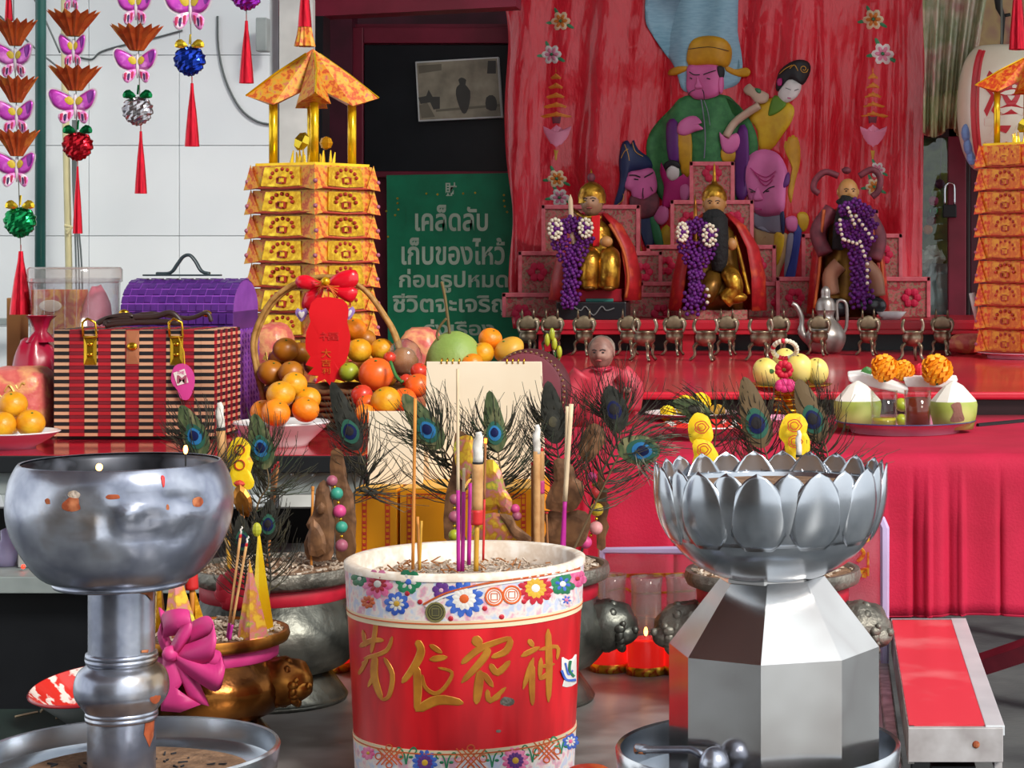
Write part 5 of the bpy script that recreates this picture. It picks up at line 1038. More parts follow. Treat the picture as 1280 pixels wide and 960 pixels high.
MB().tube([P(412, 376, D-.066), P(409, 360, D-.04)], .0012, 5).build('thread', 'stick_red', rp)
bf = 'wrapped oranges in the basket'
for i, (x, y, r, d, m, l) in enumerate([(357, 437, 16, 5.02, 'orange_brown', 'upper left amber orange in the basket'), (374, 441, 14, 5.06, 'orange_brown', 'amber orange touching the red paper cutting at left'), (339, 466, 17, 4.98, 'orange_brown', 'lowest left amber orange in the basket'), (364, 466, 16, 4.95, 'orange_brown', 'amber orange lower left of the red paper cutting'), (443, 412, 15, 5.08, 'orange', 'highest orange right of the red paper cutting'), (449, 438, 16, 5.0, 'orange_y', 'amber orange at middle right of the red paper cutting'), (477, 437, 15, 5.02, 'orange_y', 'amber orange before the cane handle at right'), (456, 425, 14, 5.1, 'orange_brown', 'half hidden orange behind the amber pair'), (350, 450, 15, 5.12, 'orange_brown', 'hidden rear orange at the left in the basket'), (395, 455, 16, 5.1, 'orange_brown', 'orange hidden behind the red paper cutting'), (420, 455, 16, 5.1, 'orange_brown', 'second orange hidden behind the red paper cutting'), (455, 462, 17, 5.1, 'orange_brown', 'hidden rear orange behind the big tangerine'), (350, 488, 17, 5.02, 'orange_brown', 'hidden bottom orange at the left in the basket'), (480, 470, 17, 5.1, 'orange_brown', 'hidden bottom orange at the right in the basket')]): fruit('orange', l, x, y, d, r, m, 'orange', bf)
fruit('lime', 'yellow-green lime beside the big orange tangerine', 436, 465, 4.93, 12.5, 'lime', 'lime'); fruit('tangerine', 'big smooth orange tangerine in front of the basket', 470, 468, 4.9, 22, 'orange_deep', 'tangerine', sq=.95)
fruit('tomato', 'tiny red tomato above the big tangerine', 487, 447, 4.95, 8, 'tomato', 'tomato'); fruit('tomato', 'red tomato beside the cream calendar', 524, 464, 4.92, 11, 'tomato', 'tomato'); fruit('tomato', 'small red tomato under the wooden ball', 508, 475, 4.88, 8, 'tomato', 'tomato')
fruit('persimmon', 'salmon fruit at the lower left of the fruit heap', 452, 494, 4.82, 14, 'tomato', 'fruit'); fruit('persimmon', 'salmon fruit behind the lower yellow orange', 458, 505, 4.8, 13, 'orange_deep', 'fruit'); fruit('orange', 'large yellow orange low in the heap behind the feather', 482, 501, 4.75, 19, 'orange_y', 'orange'); fruit('orange', 'orange at the very bottom of the heap by the cream card', 456, 517, 4.72, 13, 'orange', 'orange'); fruit('orange', 'reddish orange touching the left side of the calendar', 522, 482, 4.85, 16, 'orange_deep', 'orange'); fruit('orange', 'deep orange fruit low behind the feather tips', 505, 500, 4.8, 16, 'orange_deep', 'orange')
wb = thing('wooden_ball', 'brown wooden ball with cut grooves wrapped in plastic', 'ball', P(504, 474, 4.98)); p = P(505, 452, 4.98); rr = px(18, 4.98)
MB().lathe(p, [(rr*math.cos(a)*(.93 if i in (5, 6, 10, 11) else 1), rr*math.sin(a)) for i, a in enumerate([-PI/2+PI*j/16 for j in range(17)])], 24).build('turned_body', 'nut', wb, True)
MB().ball(p+V((0, 0, .004)), (rr*1.25, rr*1.2, rr*1.45), 18, 12, fn=lambda d: 1+.1*noise.noise(d*4)).build('plastic_wrap', 'film', wb, True)
MB().tube(smooth([P(488, 452, 4.86), P(495, 470, 4.84), P(503, 478, 4.83)], 4, False), [.004]*8+[.006], 8).build('green_stalk', 'leaf', label='curved green stalk between tangerine and tomatoes', cat='stalk', sm=True)
pm = thing('pomelo', 'green pomelo with long stalk behind the calendar', 'pomelo', P(568, 490, 5.0)); MB().ball(P(568, 454, 5.0), (px(36, 5), px(34, 5), px(36, 5)), 28, 20, fn=lambda d: 1+.12*max(0, d.z)**3+.02*noise.noise(d*3)).build('flesh', 'pomelo', pm, True)
MB().tube(smooth([P(a, b, 4.98) for a, b in [(563, 424), (560, 400), (556, 370), (552, 352)]], 4, False), .0035, 6).build('stalk', 'stalk', pm, True); MB().tube(smooth([P(a, b, 4.97) for a, b in [(558, 398), (550, 408), (546, 420), (552, 428)]], 4, False), .003, 6).build('side_stalk', 'stalk', pm, True)
fruit('orange', 'orange resting above the mangoes right of the pomelo', 613, 424, 5.05, 15, 'orange', 'orange'); fruit('mango', 'yellow mango half hidden behind the drum', 636, 437, 5.02, 20, 'mango', 'mango', sq=.7); fruit('orange', 'half hidden orange below the topmost one behind the calendar', 603, 442, 5.0, 15, 'orange_y', 'orange'); fruit('orange', 'orange just peeking over the calendar edge', 590, 455, 4.95, 14, 'orange', 'orange')
dk = thing('offering_platter', 'shallow platter hidden under the pomelo and mangoes', 'platter', onA(590, 5.0)); c = onA(590, 5.0); MB().lathe(c, [(.001, 0), (.06, 0), (.11, .03), (.104, .032), (.06, .006), (.001, .006)], 32).build('dish', 'plate_white', dk, True); MB().lathe(c, [(.05, -.0), (.055, .01), (.05, .012)], 24).build('foot_ring', 'plate_white', dk)
# drum
D = 4.86; c = P(661, 479, D); rd = px(50, D); dm_ = thing('drum', 'maroon drum standing on edge behind the calendar', 'drum', V((c.x, D, AZ))); c.z = AZ+rd*1.02
Mr = rot('Z', -8) @ rot('X', 90)
MB().lathe(c, [(rd*.9, -.05), (rd*1.04, -.02), (rd*1.04, .0), (rd*.95, .028)], 48, Mr).build('shell', 'drum_side', dm_, True); MB().lathe(c, [(rd*.97, .026), (rd*.9, .03), (.001, .031)], 48, Mr).build('skin', 'drum_skin', dm_, True)
for i in range(44):
    a = i*2*PI/44; q = c+Mr @ V((rd*.985*math.cos(a), rd*.985*math.sin(a), .026))
    if i == 0: s0 = MB().ball(q, .0032, 6, 4).build('stud', 'stud', dm_); q0 = q
    else: inst('stud', s0.data, dm_, q-q0)
# red robed figure
def head(par, x, y, D, r, m, m_hair=None, hat=None, turn=0):
    p = P(x, y, D); rr = px(r, D); Mz = rot('Z', turn)
    def fn(d):
        f = Mz.inverted() @ d; k_ = 1.0
        if f.y < 0:
            k_ += .16*math.exp(-(f.x/.16)**2-((f.z+.08)/.2)**2)+.05*math.exp(-((abs(f.x)-.32)/.2)**2-((f.z-.18)/.1)**2)-.06*math.exp(-((abs(f.x)-.33)/.15)**2-((f.z-.04)/.09)**2)+.05*math.exp(-((abs(f.x)-.4)/.2)**2-((f.z+.25)/.15)**2)+.05*math.exp(-(f.x/.3)**2-((f.z+.75)/.12)**2)
        return V((d.x*k_, d.y*k_, d.z*k_))
    h = MB().ball(p, (rr*.86, rr*.9, rr*1.12), 36, 28, fn=fn).build('head', m, par, True)
    f = lambda a, b, o: p+Mz @ V((a*rr, -math.sqrt(max(.02, 1-a*a*1.3-b*b*.6))*rr*.9-o*rr, b*rr))
    for s_ in (-1, 1):
        MB().ball(f(s_*.3, .06, .0), (rr*.11, rr*.05, rr*.05), 8, 6).build('eye', 'b_black', h, True)
        MB().tube([f(s_*.12, .2, .06), f(s_*.3, .27, .04), f(s_*.48, .2, .02)], rr*.035, 5).build('eyebrow', 'b_black', h)
        MB().ball(p+Mz @ V((s_*rr*.86, 0, 0)), (rr*.1, rr*.2, rr*.28), 8, 6).build('ear', m, h, True)
    MB().tube([f(-.2, -.5, .03), f(0, -.48, .06), f(.2, -.5, .03)], rr*.06, 6).build('lips', 'lip', h, True)
    return h
def lo(par, nm, m, rows, D, n=28, fn=None, dsc=1.0):
    rings = []
    for (x, y, hw, hd, *dy) in rows:
        c_ = P(x, y, D+(dy[0] if dy else 0)); rings.append([c_+V((px(hw, D)*math.cos(a)*(1+(fn(a) if fn else 0)), px(hd, D)*math.sin(a)*(1+(fn(a) if fn else 0)), 0)) for a in [j*2*PI/n for j in range(n)]])
    return MB().loft(rings).build(nm, m, par, True)
D = 4.98; st = thing('seated_figurine', 'small monk-like figurine in a pinkish red cloth robe beside the drum', 'figurine', onA(752, D))
yb = 310+.42*F/D
lo(st, 'robe', 'robe_pinkred', [(750, yb, 44, 30), (750, 520, 46, 30), (750, 490, 45, 26), (751, 472, 40, 22), (752, 463, 26, 17), (753, 458, 14, 13)], D, fn=lambda a: .05*math.sin(7*a)+.03*math.sin(13*a))
hd = head(st, 752, 441, D-.01, 18, 'statue_clay', turn=-8); MB().ball(P(752, 436, D+.006), (px(17, D), px(17.5, D), px(17, D)), 24, 16, fn=lambda d: 1+.05*noise.noise(d*6)).build('carved_hair', 'statue_hair', hd, True)
for pts in ([(728, 466), (716, 485), (710, 515)], [(776, 466), (789, 482), (786, 512)]): MB().tube(smooth([P(a, b, D-.03) for a, b in pts], 4, False), [px(13, D)]*4+[px(15, D)]*5, 14).build('sleeve', 'robe_pinkred', st, True)
MB().ball(P(783, 488, D-.065), (.012, .008, .008), 10, 8).build('hand', 'statue_clay', st, True); MB().tube([P(753, 462, D-.075), P(748, 480, D-.085), P(746, 520, D-.09)], .002, 5).build('robe_seam', 'bag_red', st)
MB().tube([P(740, 461, D-.03), P(752, 464, D-.045), P(765, 460, D-.03)], .004, 6).build('collar', 'bag_red', st, True)
lb = thing('potted_buds', 'pale green lotus buds between drum and figurine', 'flower buds', onA(695, 5.15))
for x, y in [(684, 425), (693, 430), (699, 440), (690, 418)]: MB().ball(P(x, y, 5.15), (.007, .007, .016), 10, 8).build('bud', 'lime', lb, True)
for x in (686, 694, 699): MB().tube([P(x, 440, 5.15), onA(695, 5.15)], .002, 5).build('stem', 'leaf', lb)
# ================================================================ right altar offerings
def marigold(lab, x, y, D, r, m, group='marigold heads'):
    p = P(x, y, D); rr = px(r, D); t = thing('marigold', lab, 'flower', p-V((0, 0, rr)), group)
    mb = MB(); n_ = 70
    for i in range(n_):
        z = 1-2*(i+.5)/n_; a = i*2.39996; q = math.sqrt(1-z*z); d = V((q*math.cos(a), q*math.sin(a), z)); u = d.orthogonal().normalized(); w = d.cross(u)
        R_ = rr*(.95+.12*((i*7) % 5)/5); s_ = rr*.3
        mb.add([p+d*rr*.6, p+d*R_+u*s_, p+d*R_*1.06+w*s_*.6, p+d*R_-u*s_, p+d*R_*.86-w*s_*.5], [(0, 1, 2), (0, 2, 3), (0, 3, 4), (0, 4, 1), (1, 2, 3, 4)])
    mb.build('petals', m, t, kind='stuff'); MB().ball(p, rr*.8, 10, 8).build('flower_heart', m, t, True); MB().ball(p-V((0, 0, rr*.85)), (rr*.3, rr*.3, rr*.2), 8, 6).build('calyx', 'leaf', t)
    return t
plate('white plate of yellow marigolds behind the lotus bowl', 864, 5.15, .112, .022, 'plate_white', 'plate_white')
marigold('yellow marigold at the left of the white plate', 835, 517, 5.1, 10, 'marigold_y'); marigold('yellow marigold in the middle of the white plate', 858, 507, 5.15, 13, 'marigold_y'); marigold('yellow marigold at the back of the white plate', 876, 503, 5.18, 12, 'marigold_y'); fruit('mango', 'orange mango at the right of the white plate', 896, 515, 5.12, 11, 'mango', 'mango', sq=.85)
plate('pink dish with red and white glaze behind the lotus petals', 893, 4.66, .122, .034, 'plate_pink', 'enamel_red', name='glazed_dish', cat='dish'); plate('plain pink dish right behind the glazed one', 965, 4.82, .07, .036, 'plate_pink', 'plate_pink', name='pink_dish', cat='dish')
# golden pedestal with pears and a flower garland
D = 5.02; c = onA(985, D); gp = thing('golden_pedestal_dish', 'golden pedestal dish with stacked rings holding pears', 'pedestal dish', c); k = D/F; H = P(0, 484, D).z-AZ
MB().lathe(c, [(.001, 0), (.05, 0), (.052, .01), (.03, .018)], 32).build('foot', 'gilt', gp, True)
for i in range(5): z = .014+i*(H-.022)/5; MB().lathe(c, [(.026, z), (.034, z+.004), (.034, z+.011), (.026, z+.016)], 32).build('stem_ring', 'brass' if i % 2 else 'gilt', gp, True)
MB().lathe(c, [(.02, H-.012), (.06, H-.01), (.098, H+.004), (.105, H+.008), (.098, H+.008), (.06, H-.004), (.001, H-.004)], 48, fn=lambda a, r, z, i: r*(1+(.03*math.sin(24*a) if r > .09 else 0))).build('dish', 'brass', gp, True)
for x, y, r, d, l in [(958, 466, 17, 4.97, 'pear with green sticker at the left of the golden dish'), (999, 461, 17, 4.99, 'pale pear in the middle of the golden dish'), (1021, 464, 15, 5.0, 'pear at the right of the golden dish'), (980, 452, 15, 5.06, 'rear pear under the flower garland')]:
    t = fruit('pear', l, x, y, d, r, 'pear', 'pear', 'pears on the golden dish', sq=1.18, stem='stalk')
    if x == 958: MB().ball(P(964, 464, d-px(16, d)), (px(4, d), .001, px(3, d)), 10, 6).build('sticker', 'leaf', t)
gl = thing('jasmine_garland', 'small white and red jasmine garland lying on the pears', 'garland', P(981, 480, 4.93))
for i in range(22):
    a = i*2*PI/22; MB().ball(P(981+15*math.cos(a), 437+11*math.sin(a), 4.97+.02*math.sin(a)), px(3.2, 5), 8, 6).build('blossom', 'flower_red' if i in (5, 6, 7, 12, 16) else 'garland_white', gl, True)
for i in range(9): MB().ball(P(980+7*math.cos(i*.7), 462+7*math.sin(i*.7), 4.91-.002*i), px(5, 5), 8, 6, fn=lambda d: 1+.2*noise.noise(d*3)).build('rose_petal', 'flower_red', gl, True)
MB().tube([P(980, 468, 4.92), P(980, 476, 4.91)], px(2.5, 5), 8).build('stem', 'garland_white', gl)
for i in range(7): MB().ball(P(982+8*math.cos(i*.9), 482+3*math.sin(i*.9), 4.89), px(6, 5), 8, 6).build('pink_petal', 'flower_pink', gl, True)
# coconut tray
tr = plate('large pink enamel tray with dark rim holding coconuts', 1131, 4.82, .161, .03, 'plate_pink', 'plate_pink', name='enamel_tray', cat='tray', rim='plate_rim', foot=.75)
for x, d, l, fl in [(1072, 4.84, 'trimmed green coconut at the left of the tray', 0), (1192, 4.80, 'trimmed coconut with brown patch at the right of the tray', 1)]:
    c = onA(x, d, AZ+.011); s_ = px(30, d); t = thing('young_coconut', l, 'coconut', c, 'coconuts on the pink tray')
    H = P(0, 476, d).z-AZ-.011
    MB().lathe(c, [(.001, 0), (s_*.82, 0), (s_*.96, H*.3), (s_, H*.5), (s_*.96, H*.58)], 36).build('green_husk', 'coco_green', t, True)
    MB().lathe(c, [(s_*.965, H*.575), (s_*.9, H*.62), (s_*.4, H*.9), (s_*.05, H), (.001, H)], 10).build('white_cap', 'coco_white', t)
    if fl: MB().puff(smooth([(1189, 506), (1200, 503), (1203, 515), (1205, 526), (1188, 527), (1192, 515)], 3), oncone(c, lambda z: s_*(.82+.14*min(1, max(0, (z-c.z)/(H*.3))) if z < c.z+H*.3 else .96+.04*min(1, (z-c.z-H*.3)/(H*.2)))), .0006, .0004, 2).build('brown_patch', 'coco_brown', t)
for x, d, m, yl, l in [(1105, 4.74, 'juice', 522, 'clear glass with a little pale juice on the tray'), (1147, 4.74, 'tea', 497, 'clear glass of dark tea in the middle of the tray')]:
    c = onA(x, d, AZ+.0105); rr = px(17, d); H = P(0, 488, d).z-c.z; t = thing('drinking_glass', l, 'glass', c)
    MB().lathe(c, [(.001, .001), (rr*.94, .001), (rr, H), (rr*.93, H), (rr*.88, .008), (.001, .008)], 32).build('tumbler', 'glass', t, True)
    hl_ = P(0, yl, d).z-c.z; MB().lathe(c, [(.001, .009), (rr*.86, .009), (rr*.9, hl_), (.001, hl_)], 32).build('drink', m, t, True)
for pts, d, l in [([(1059, 469), (1078, 467), (1136, 486), (1134, 494), (1062, 478)], 4.9, 'white foam tray tilted over the left coconut'), ([(1129, 473), (1165, 472), (1198, 474), (1193, 485), (1133, 484)], 4.92, 'white foam tray under the right marigold')]:
    mb = MB(); mb.prism([P(a, b, d) for a, b in pts], (0, .06, .006)); mb.build('foam_tray', 'foam', label=l, cat='foam tray', bevel=.004)
marigold('orange marigold head over the left coconut', 1106, 460, 4.86, 17, 'marigold'); marigold('orange marigold head over the right coconut', 1171, 462, 4.88, 19, 'marigold'); marigold('darker orange marigold behind between the two big heads', 1130, 463, 4.96, 13, 'marigold')
lf = MB().puff(smooth([(1076, 464), (1083, 458), (1090, 462), (1088, 470), (1079, 470)], 2), flat(4.93), .006, 0, 2).build('green_leaf', 'leaf', label='small green leaf beside the left marigold', cat='leaf')
MB().ball(P(1150, 463, 4.97), px(9, 5), 12, 8, fn=lambda d: 1+.25*noise.noise(d*4)).build('red_blossom', 'flower_red', label='red blossom between the marigolds', cat='flower')
fruit('lime', 'green lime between the two glasses', 1127, 506, 4.9, 9, 'lime', 'lime'); fruit('lime', 'yellow lime low between the two glasses', 1127, 525, 4.86, 8, 'lime', 'lime')
MB().tube([V((P(1222, 0, 4.95).x, 4.95, AZ+.006)), V((P(1300, 0, 5.12).x, 5.12, AZ+.006))], .005, 6).build('black_rod', 'rubber', label='thin black rod lying on the red cloth at right', cat='rod')

# ================================================================ row of small brass tripod burners
def tripod(c, lab, back, sc=1.0):
    t = thing('tripod_burner', lab, 'burner', c, 'small brass burners on the red shelf'); m = 'old_brass'
    MB().lathe(c, [(.001, .047), (.02, .05), (.032, .064), (.034, .078), (.030, .09), (.036, .096), (.031, .096), (.026, .075), (.001, .07)], 20).build('cup', m, t, True)
    for i in range(3):
        a = -PI/2+.35+i*2*PI/3; d = V((math.cos(a), math.sin(a), 0))
        MB().tube(smooth([c+d*.022+V((0, 0, .06)), c+d*.036+V((0, 0, .045)), c+d*.034+V((0, 0, .02)), c+d*.05+V((0, 0, .003))], 3, False), [.007]*4+[.005]*6, 6).build('leg', m, t, True)
    for s_ in (-1, 1): MB().tube(smooth([c+V((s_*.03, 0, .088)), c+V((s_*.038, 0, .11)), c+V((s_*.031, 0, .135))], 3, False), .0055, 6).build('handle', m, t, True)
    if back:
        MB().puff(smooth([(-17, -2), (-14, -12), (-6, -15), (0, -17), (6, -15), (14, -12), (17, -2), (10, 4), (-10, 4)], 3), lambda x, y, o: c+V((x*.0027, .012-o, .112-y*.0024)), .008, 0, 3).build('fan_back', 'old_brass_dull', t, True)
        for s_ in (-.024, .02): MB().tube([c+V((s_, .01, .14)), c+V((s_, .01, .178))], [.006, .002], 6).build('pin', 'old_brass', t, True)
    return t
def onS(x, D): return V((P(x, 0, D).x, D, SZ))
nn = ['first', 'second', 'third', 'fourth', 'fifth', 'sixth', 'seventh', 'eighth', 'ninth', 'tenth', 'eleventh']
pa = None
for i, x in enumerate([660, 690, 730, 786, 843, 909, 973, 1024, 1086, 1178]):
    l = f'brass tripod burner with fan back, {nn[i]} from the left in the rear row'; c = onS(x, 7.08)
    if pa is None: pa = tripod(c, l, True); pa.scale = (.88, .88, .88)
    else: dup(pa, c, 0, .88, label=l)
pa = None
for i, x in enumerate([806, 882, 951, 1141]):
    l = f'open brass tripod burner, {nn[i]} from the left in the front row'; c = onS(x, 6.74)
    if pa is None: pa = tripod(c, l, False)
    else: dup(pa, c, .15*i, label=l)
D = 7.25; c = onS(1032, D); tp = thing('pewter_teapot', 'tall pewter teapot with curved spout below the right statue', 'teapot', c)
kk = D/F; MB().lathe(c, [(p.x*kk, p.y*kk) for p in smooth([(.4, 0), (16, 0), (24, 12), (25, 24), (18, 36), (11, 44), (11, 50), (13, 54)], 3, False)], 32).build('body', 'pewter_pot', tp, True)
MB().lathe(c, [(p.x*kk, p.y*kk) for p in smooth([(13, 54), (12, 62), (9, 68), (6, 70), (6, 78), (3, 83), (.2, 84)], 3, False)], 24).build('lid', 'pewter_pot', tp, True)
MB().tube(smooth([c+V((x*kk, 0, z*kk)) for x, z in [(-20, 14), (-30, 26), (-30, 44), (-36, 58), (-42, 62)]], 4, False), [.014]*6+[.009]*11, 8).build('spout', 'pewter_pot', tp, True); MB().tube(smooth([c+V((x*kk, 0, z*kk)) for x, z in [(20, 22), (26, 34), (26, 60), (20, 66), (14, 62), (15, 40)]], 4, False), .006, 8).build('handle', 'pewter_pot', tp, True)
pk = thing('pink_packet', 'pink packet with white tube lying left of the right pagoda', 'packet', onS(1212, 7.2)); c = onS(1212, 7.2)
MB().ball(c+V((0, 0, .035)), (.085, .05, .035), 20, 12, fn=lambda d: 1+.1*noise.noise(d*3)).build('bag', 'gift_pink', pk, True); MB().tube([P(1226, 412, 7.02), P(1219, 385, 7.02), P(1215, 366, 7.02)], .011, 8).build('tube', 'white_frame', pk, True); MB().ball(P(1229, 395, 7.03), (.02, .02, .026), 10, 8).build('cap', 'white_frame', pk, True)

# ================================================================ banner with applique figures
D = 8.16
def fold(x, y):
    t = min(1, max(0, (y+40)/440)); f = .035*math.sin(x*.055+.6*math.sin(y*.01))*(.35+.65*t)+.02*math.sin(x*.021+y*.004+2)+.012*math.sin(x*.13+y*.012)
    f += -.05*math.exp(-((x-648)/14)**2)*t-.035*math.exp(-((x-1030)/10)**2)-.03*math.exp(-((x-1128)/9)**2)+.01*math.sin(y*.05+x*.01)
    return f
def tb_(x, y, o=0): return P(x, y, D)+V((0, fold(x, y)-o, 0))
nx, ny = 110, 70; vs_ = []; fs = []
for j in range(ny+1):
    y = -60+470*j/ny
    for i in range(nx+1):
        u = i/nx; x0_ = 630+.04*max(0, y)+4*math.sin(y*.03); x1_ = 1157-.012*y; vs_.append(tb_(x0_+(x1_-x0_)*u, y))
for j in range(ny):
    for i in range(nx): a = j*(nx+1)+i; fs.append((a, a+1, a+nx+2, a+nx+1))
bn = MB().add(vs_, fs).build('embroidered_banner', 'banner', sm=True, fix=False, label='red plastic-covered banner with three raised robed elders and flowers', cat='banner'); so = bn.modifiers.new('s', 'SOLIDIFY'); so.thickness = .004; so.offset = -1
A6 = lambda L: [(760+x/3.427, y/3.427) for x, y in L]; A4 = lambda L: [(810+x/4.363, 190+y/4.363) for x, y in L]; A7 = lambda L: [(620+x/3.765, 190+y/3.765) for x, y in L]; A5 = lambda L: [(620+x/3.765, y/3.765) for x, y in L]; A8 = lambda L: [(940+x/3.765, y/3.765) for x, y in L]
def ap(nm, m, pts, h=.012, base=.001, n=3, c=None): return MB().puff(smooth(pts, n), tb_, h, base, 12 if nm in ('blue_cloak', 'green_robe') else 5, c).build(nm, m, bn, True)
def ln(mb, pts, w=1.2, off=.004, base=.03): brush(mb, pts, lambda x, y, o: tb_(x, y, o+base), w, off, False)
ap('blue_cloak', 'b_blue', A6([(270, -70), (175, -70), (160, 80), (190, 150), (235, 220), (275, 270), (300, 330), (325, 390), (420, 400), (510, 378), (560, 350), (575, 290), (570, 220), (555, 130), (550, -70), (450, -70), (360, -70)]), .006, .01)
ap('green_robe', 'b_green', A6([(330, 410), (270, 460), (200, 530), (165, 600), (165, 690), (190, 770), (230, 860), (400, 900), (560, 860), (620, 760), (640, 690), (640, 590), (600, 500), (540, 430), (490, 405)]), .02)
ap('purple_sleeve', 'b_purple', A6([(250, 530), (300, 525), (308, 690), (260, 685)]), .012, .02); ap('gold_cuff', 'b_gold', A6([(300, 570), (358, 570), (355, 740), (315, 740)]), .012, .022)
ap('purple_sleeve', 'b_purple', A6([(552, 570), (600, 560), (598, 830), (545, 830)]), .012, .018); ap('gold_cuff', 'b_gold', A6([(490, 635), (545, 645), (540, 690), (490, 690)]), .01, .02)
ap('hand', 'b_pink', A6([(300, 570), (305, 530), (340, 503), (380, 500), (405, 528), (390, 535), (412, 555), (375, 566), (330, 583)]), .016, .028); ap('hand', 'b_pink', A6([(480, 568), (500, 592), (550, 570), (566, 600), (555, 640), (520, 660), (490, 640)]), .016, .026)
f1 = ap('face', 'b_face', A6([(345, 282), (338, 330), (336, 370), (345, 400), (375, 425), (430, 425), (475, 408), (492, 380), (496, 340), (480, 300), (470, 280), (400, 278)]), .03, .012)
ap('ear', 'b_face', A6([(478, 335), (495, 332), (497, 380), (484, 405), (474, 370)]), .01, .03); ap('hair', 'b_black', A6([(470, 288), (498, 292), (498, 332), (478, 335)]), .008, .03)
ap('nose', 'b_pink', A6([(385, 330), (400, 365), (408, 378), (385, 384), (372, 374), (380, 350)]), .012, .04)
ap('hat_crown', 'b_gold', A6([(345, 280), (345, 210), (372, 168), (430, 155), (500, 170), (530, 210), (525, 265), (500, 290), (430, 280)]), .026, .012); ap('hat_wing', 'b_gold', A6([(348, 285), (300, 285), (262, 298), (256, 318), (290, 322), (342, 302)]), .012, .01); ap('hat_wing', 'b_gold', A6([(500, 278), (540, 294), (590, 288), (610, 305), (600, 325), (560, 326), (505, 305)]), .012, .01)
mb = MB(); ln(mb, A6([(350, 310), (370, 322), (395, 322)]), 1.3, base=.04); mb.build('eyebrow', 'b_black', bn)
mb = MB(); ln(mb, A6([(410, 322), (440, 312), (465, 305)]), 1.3, base=.04); mb.build('eyebrow', 'b_black', bn)
mb = MB(); ln(mb, A6([(345, 408), (355, 395), (375, 385)]), 1, base=.038); mb.build('moustache', 'b_black', bn)
mb = MB(); ln(mb, A6([(405, 385), (412, 400), (415, 430)]), 1, base=.038); mb.build('moustache', 'b_black', bn)
mb = MB(); ln(mb, A6([(352, 335), (362, 340)]), 1.6, base=.04); mb.build('eye', 'b_black', bn)
mb = MB(); ln(mb, A6([(425, 338), (440, 342)]), 1.6, base=.04); mb.build('eye', 'b_black', bn)
mb = MB(); ln(mb, A6([(345, 215), (430, 205), (520, 222)]), .8, base=.036); mb.build('hat_seam', 'b_black', bn)

mb = MB(); ln(mb, A6([(400, 425), (415, 520), (420, 600), (415, 680)]), 1.4, base=.024); ln(mb, A6([(412, 430), (430, 480), (440, 540)]), 1, base=.024); mb.build('long_beard', 'b_grey', bn)
mb = MB(); mb.tube(smooth([tb_(x, y, .035) for x, y in A6([(505, 588), (540, 530), (600, 485), (650, 455)])], 4, False), px(5, D), 8); mb.build('sceptre_handle', 'b_ruyi', bn, True); ap('sceptre_head', 'b_ruyi', A6([(580, 380), (605, 358), (625, 375), (660, 390), (690, 408), (680, 440), (640, 445), (612, 415), (588, 402)]), .014, .02); ap('sceptre_jewel', 'b_leaf', A6([(632, 380), (655, 385), (655, 402), (638, 398)]), .01, .032)
ap('yellow_dress', 'b_yellow', A6([(605, 500), (660, 440), (720, 420), (795, 460), (790, 520), (750, 580), (700, 640), (650, 640), (640, 560)]), .018); ap('green_collar', 'b_lime', A6([(690, 470), (715, 410), (765, 445), (740, 480), (692, 500)]), .012, .014); ap('lady_face', 'b_white', A6([(730, 400), (765, 345), (800, 350), (830, 370), (812, 418), (770, 445), (740, 435)]), .022, .01)
hr = ap('lady_hair', 'b_black', A6([(720, 385), (722, 350), (740, 300), (800, 264), (855, 266), (868, 305), (835, 368), (790, 345), (745, 365), (732, 392)]), .02, .012, c=A6([(800, 310)])[0]); mb = MB(); ln(mb, A6([(840+18*math.cos(a)*(1-a/12), 300+18*math.sin(a)*(1-a/12)) for a in [i*.8 for i in range(12)]]), .9, base=.03); ln(mb, A6([(735, 320), (760, 300), (790, 285)]), .9, base=.03); ln(mb, A6([(780, 300), (800, 285), (815, 310)]), .9, base=.03); mb.build('gold_braid', 'b_gold', bn)
ap('hair_flower', 'b_magenta', A6([(725, 345), (745, 340), (745, 368), (728, 370)]), .008, .03); mb = MB(); ln(mb, A6([(762, 382), (785, 392)]), .9, base=.028); ln(mb, A6([(800, 395), (818, 388)]), .9, base=.028); mb.build('lady_eyes', 'b_black', bn); mb = MB(); ln(mb, A6([(770, 425), (785, 428)]), 1.4, base=.026); mb.build('lady_lips', 'b_magenta', bn)
ap('elder_head', 'b_pink', A6([(573, 760), (582, 700), (620, 655), (675, 640), (735, 665), (770, 735), (765, 800), (762, 850), (755, 905), (720, 925), (650, 925), (618, 890), (598, 840)]), .04, .004); ap('elder_hair', 'b_purple', A6([(735, 800), (775, 738), (778, 790), (745, 812)]), .01, .02); ap('elder_nose', 'b_pink', A6([(640, 800), (660, 840), (665, 858), (630, 862), (622, 845)]), .014, .036)
mb = MB(); ln(mb, A6([(605, 808), (630, 822), (650, 830)]), 1.4, base=.043); ln(mb, A6([(665, 828), (690, 808), (715, 800)]), 1.4, base=.043); ln(mb, A6([(612, 822), (622, 824)]), 1.8, base=.04); ln(mb, A6([(678, 822), (692, 820)]), 1.8, base=.04); mb.build('elder_eyes', 'b_black', bn)
mb = MB()
for dy in (0, 18, 36): ln(mb, A6([(610+dy, 720+dy), (640+dy*.4, 745+dy), (680, 760+dy), (720-dy*.4, 735+dy)]), 1.3, base=.045)
mb.build('brow_wrinkles', 'b_magenta', bn); mb = MB(); ln(mb, A6([(632, 895), (660, 898)]), 2.2, base=.034); mb.build('elder_lips', 'b_magenta', bn)
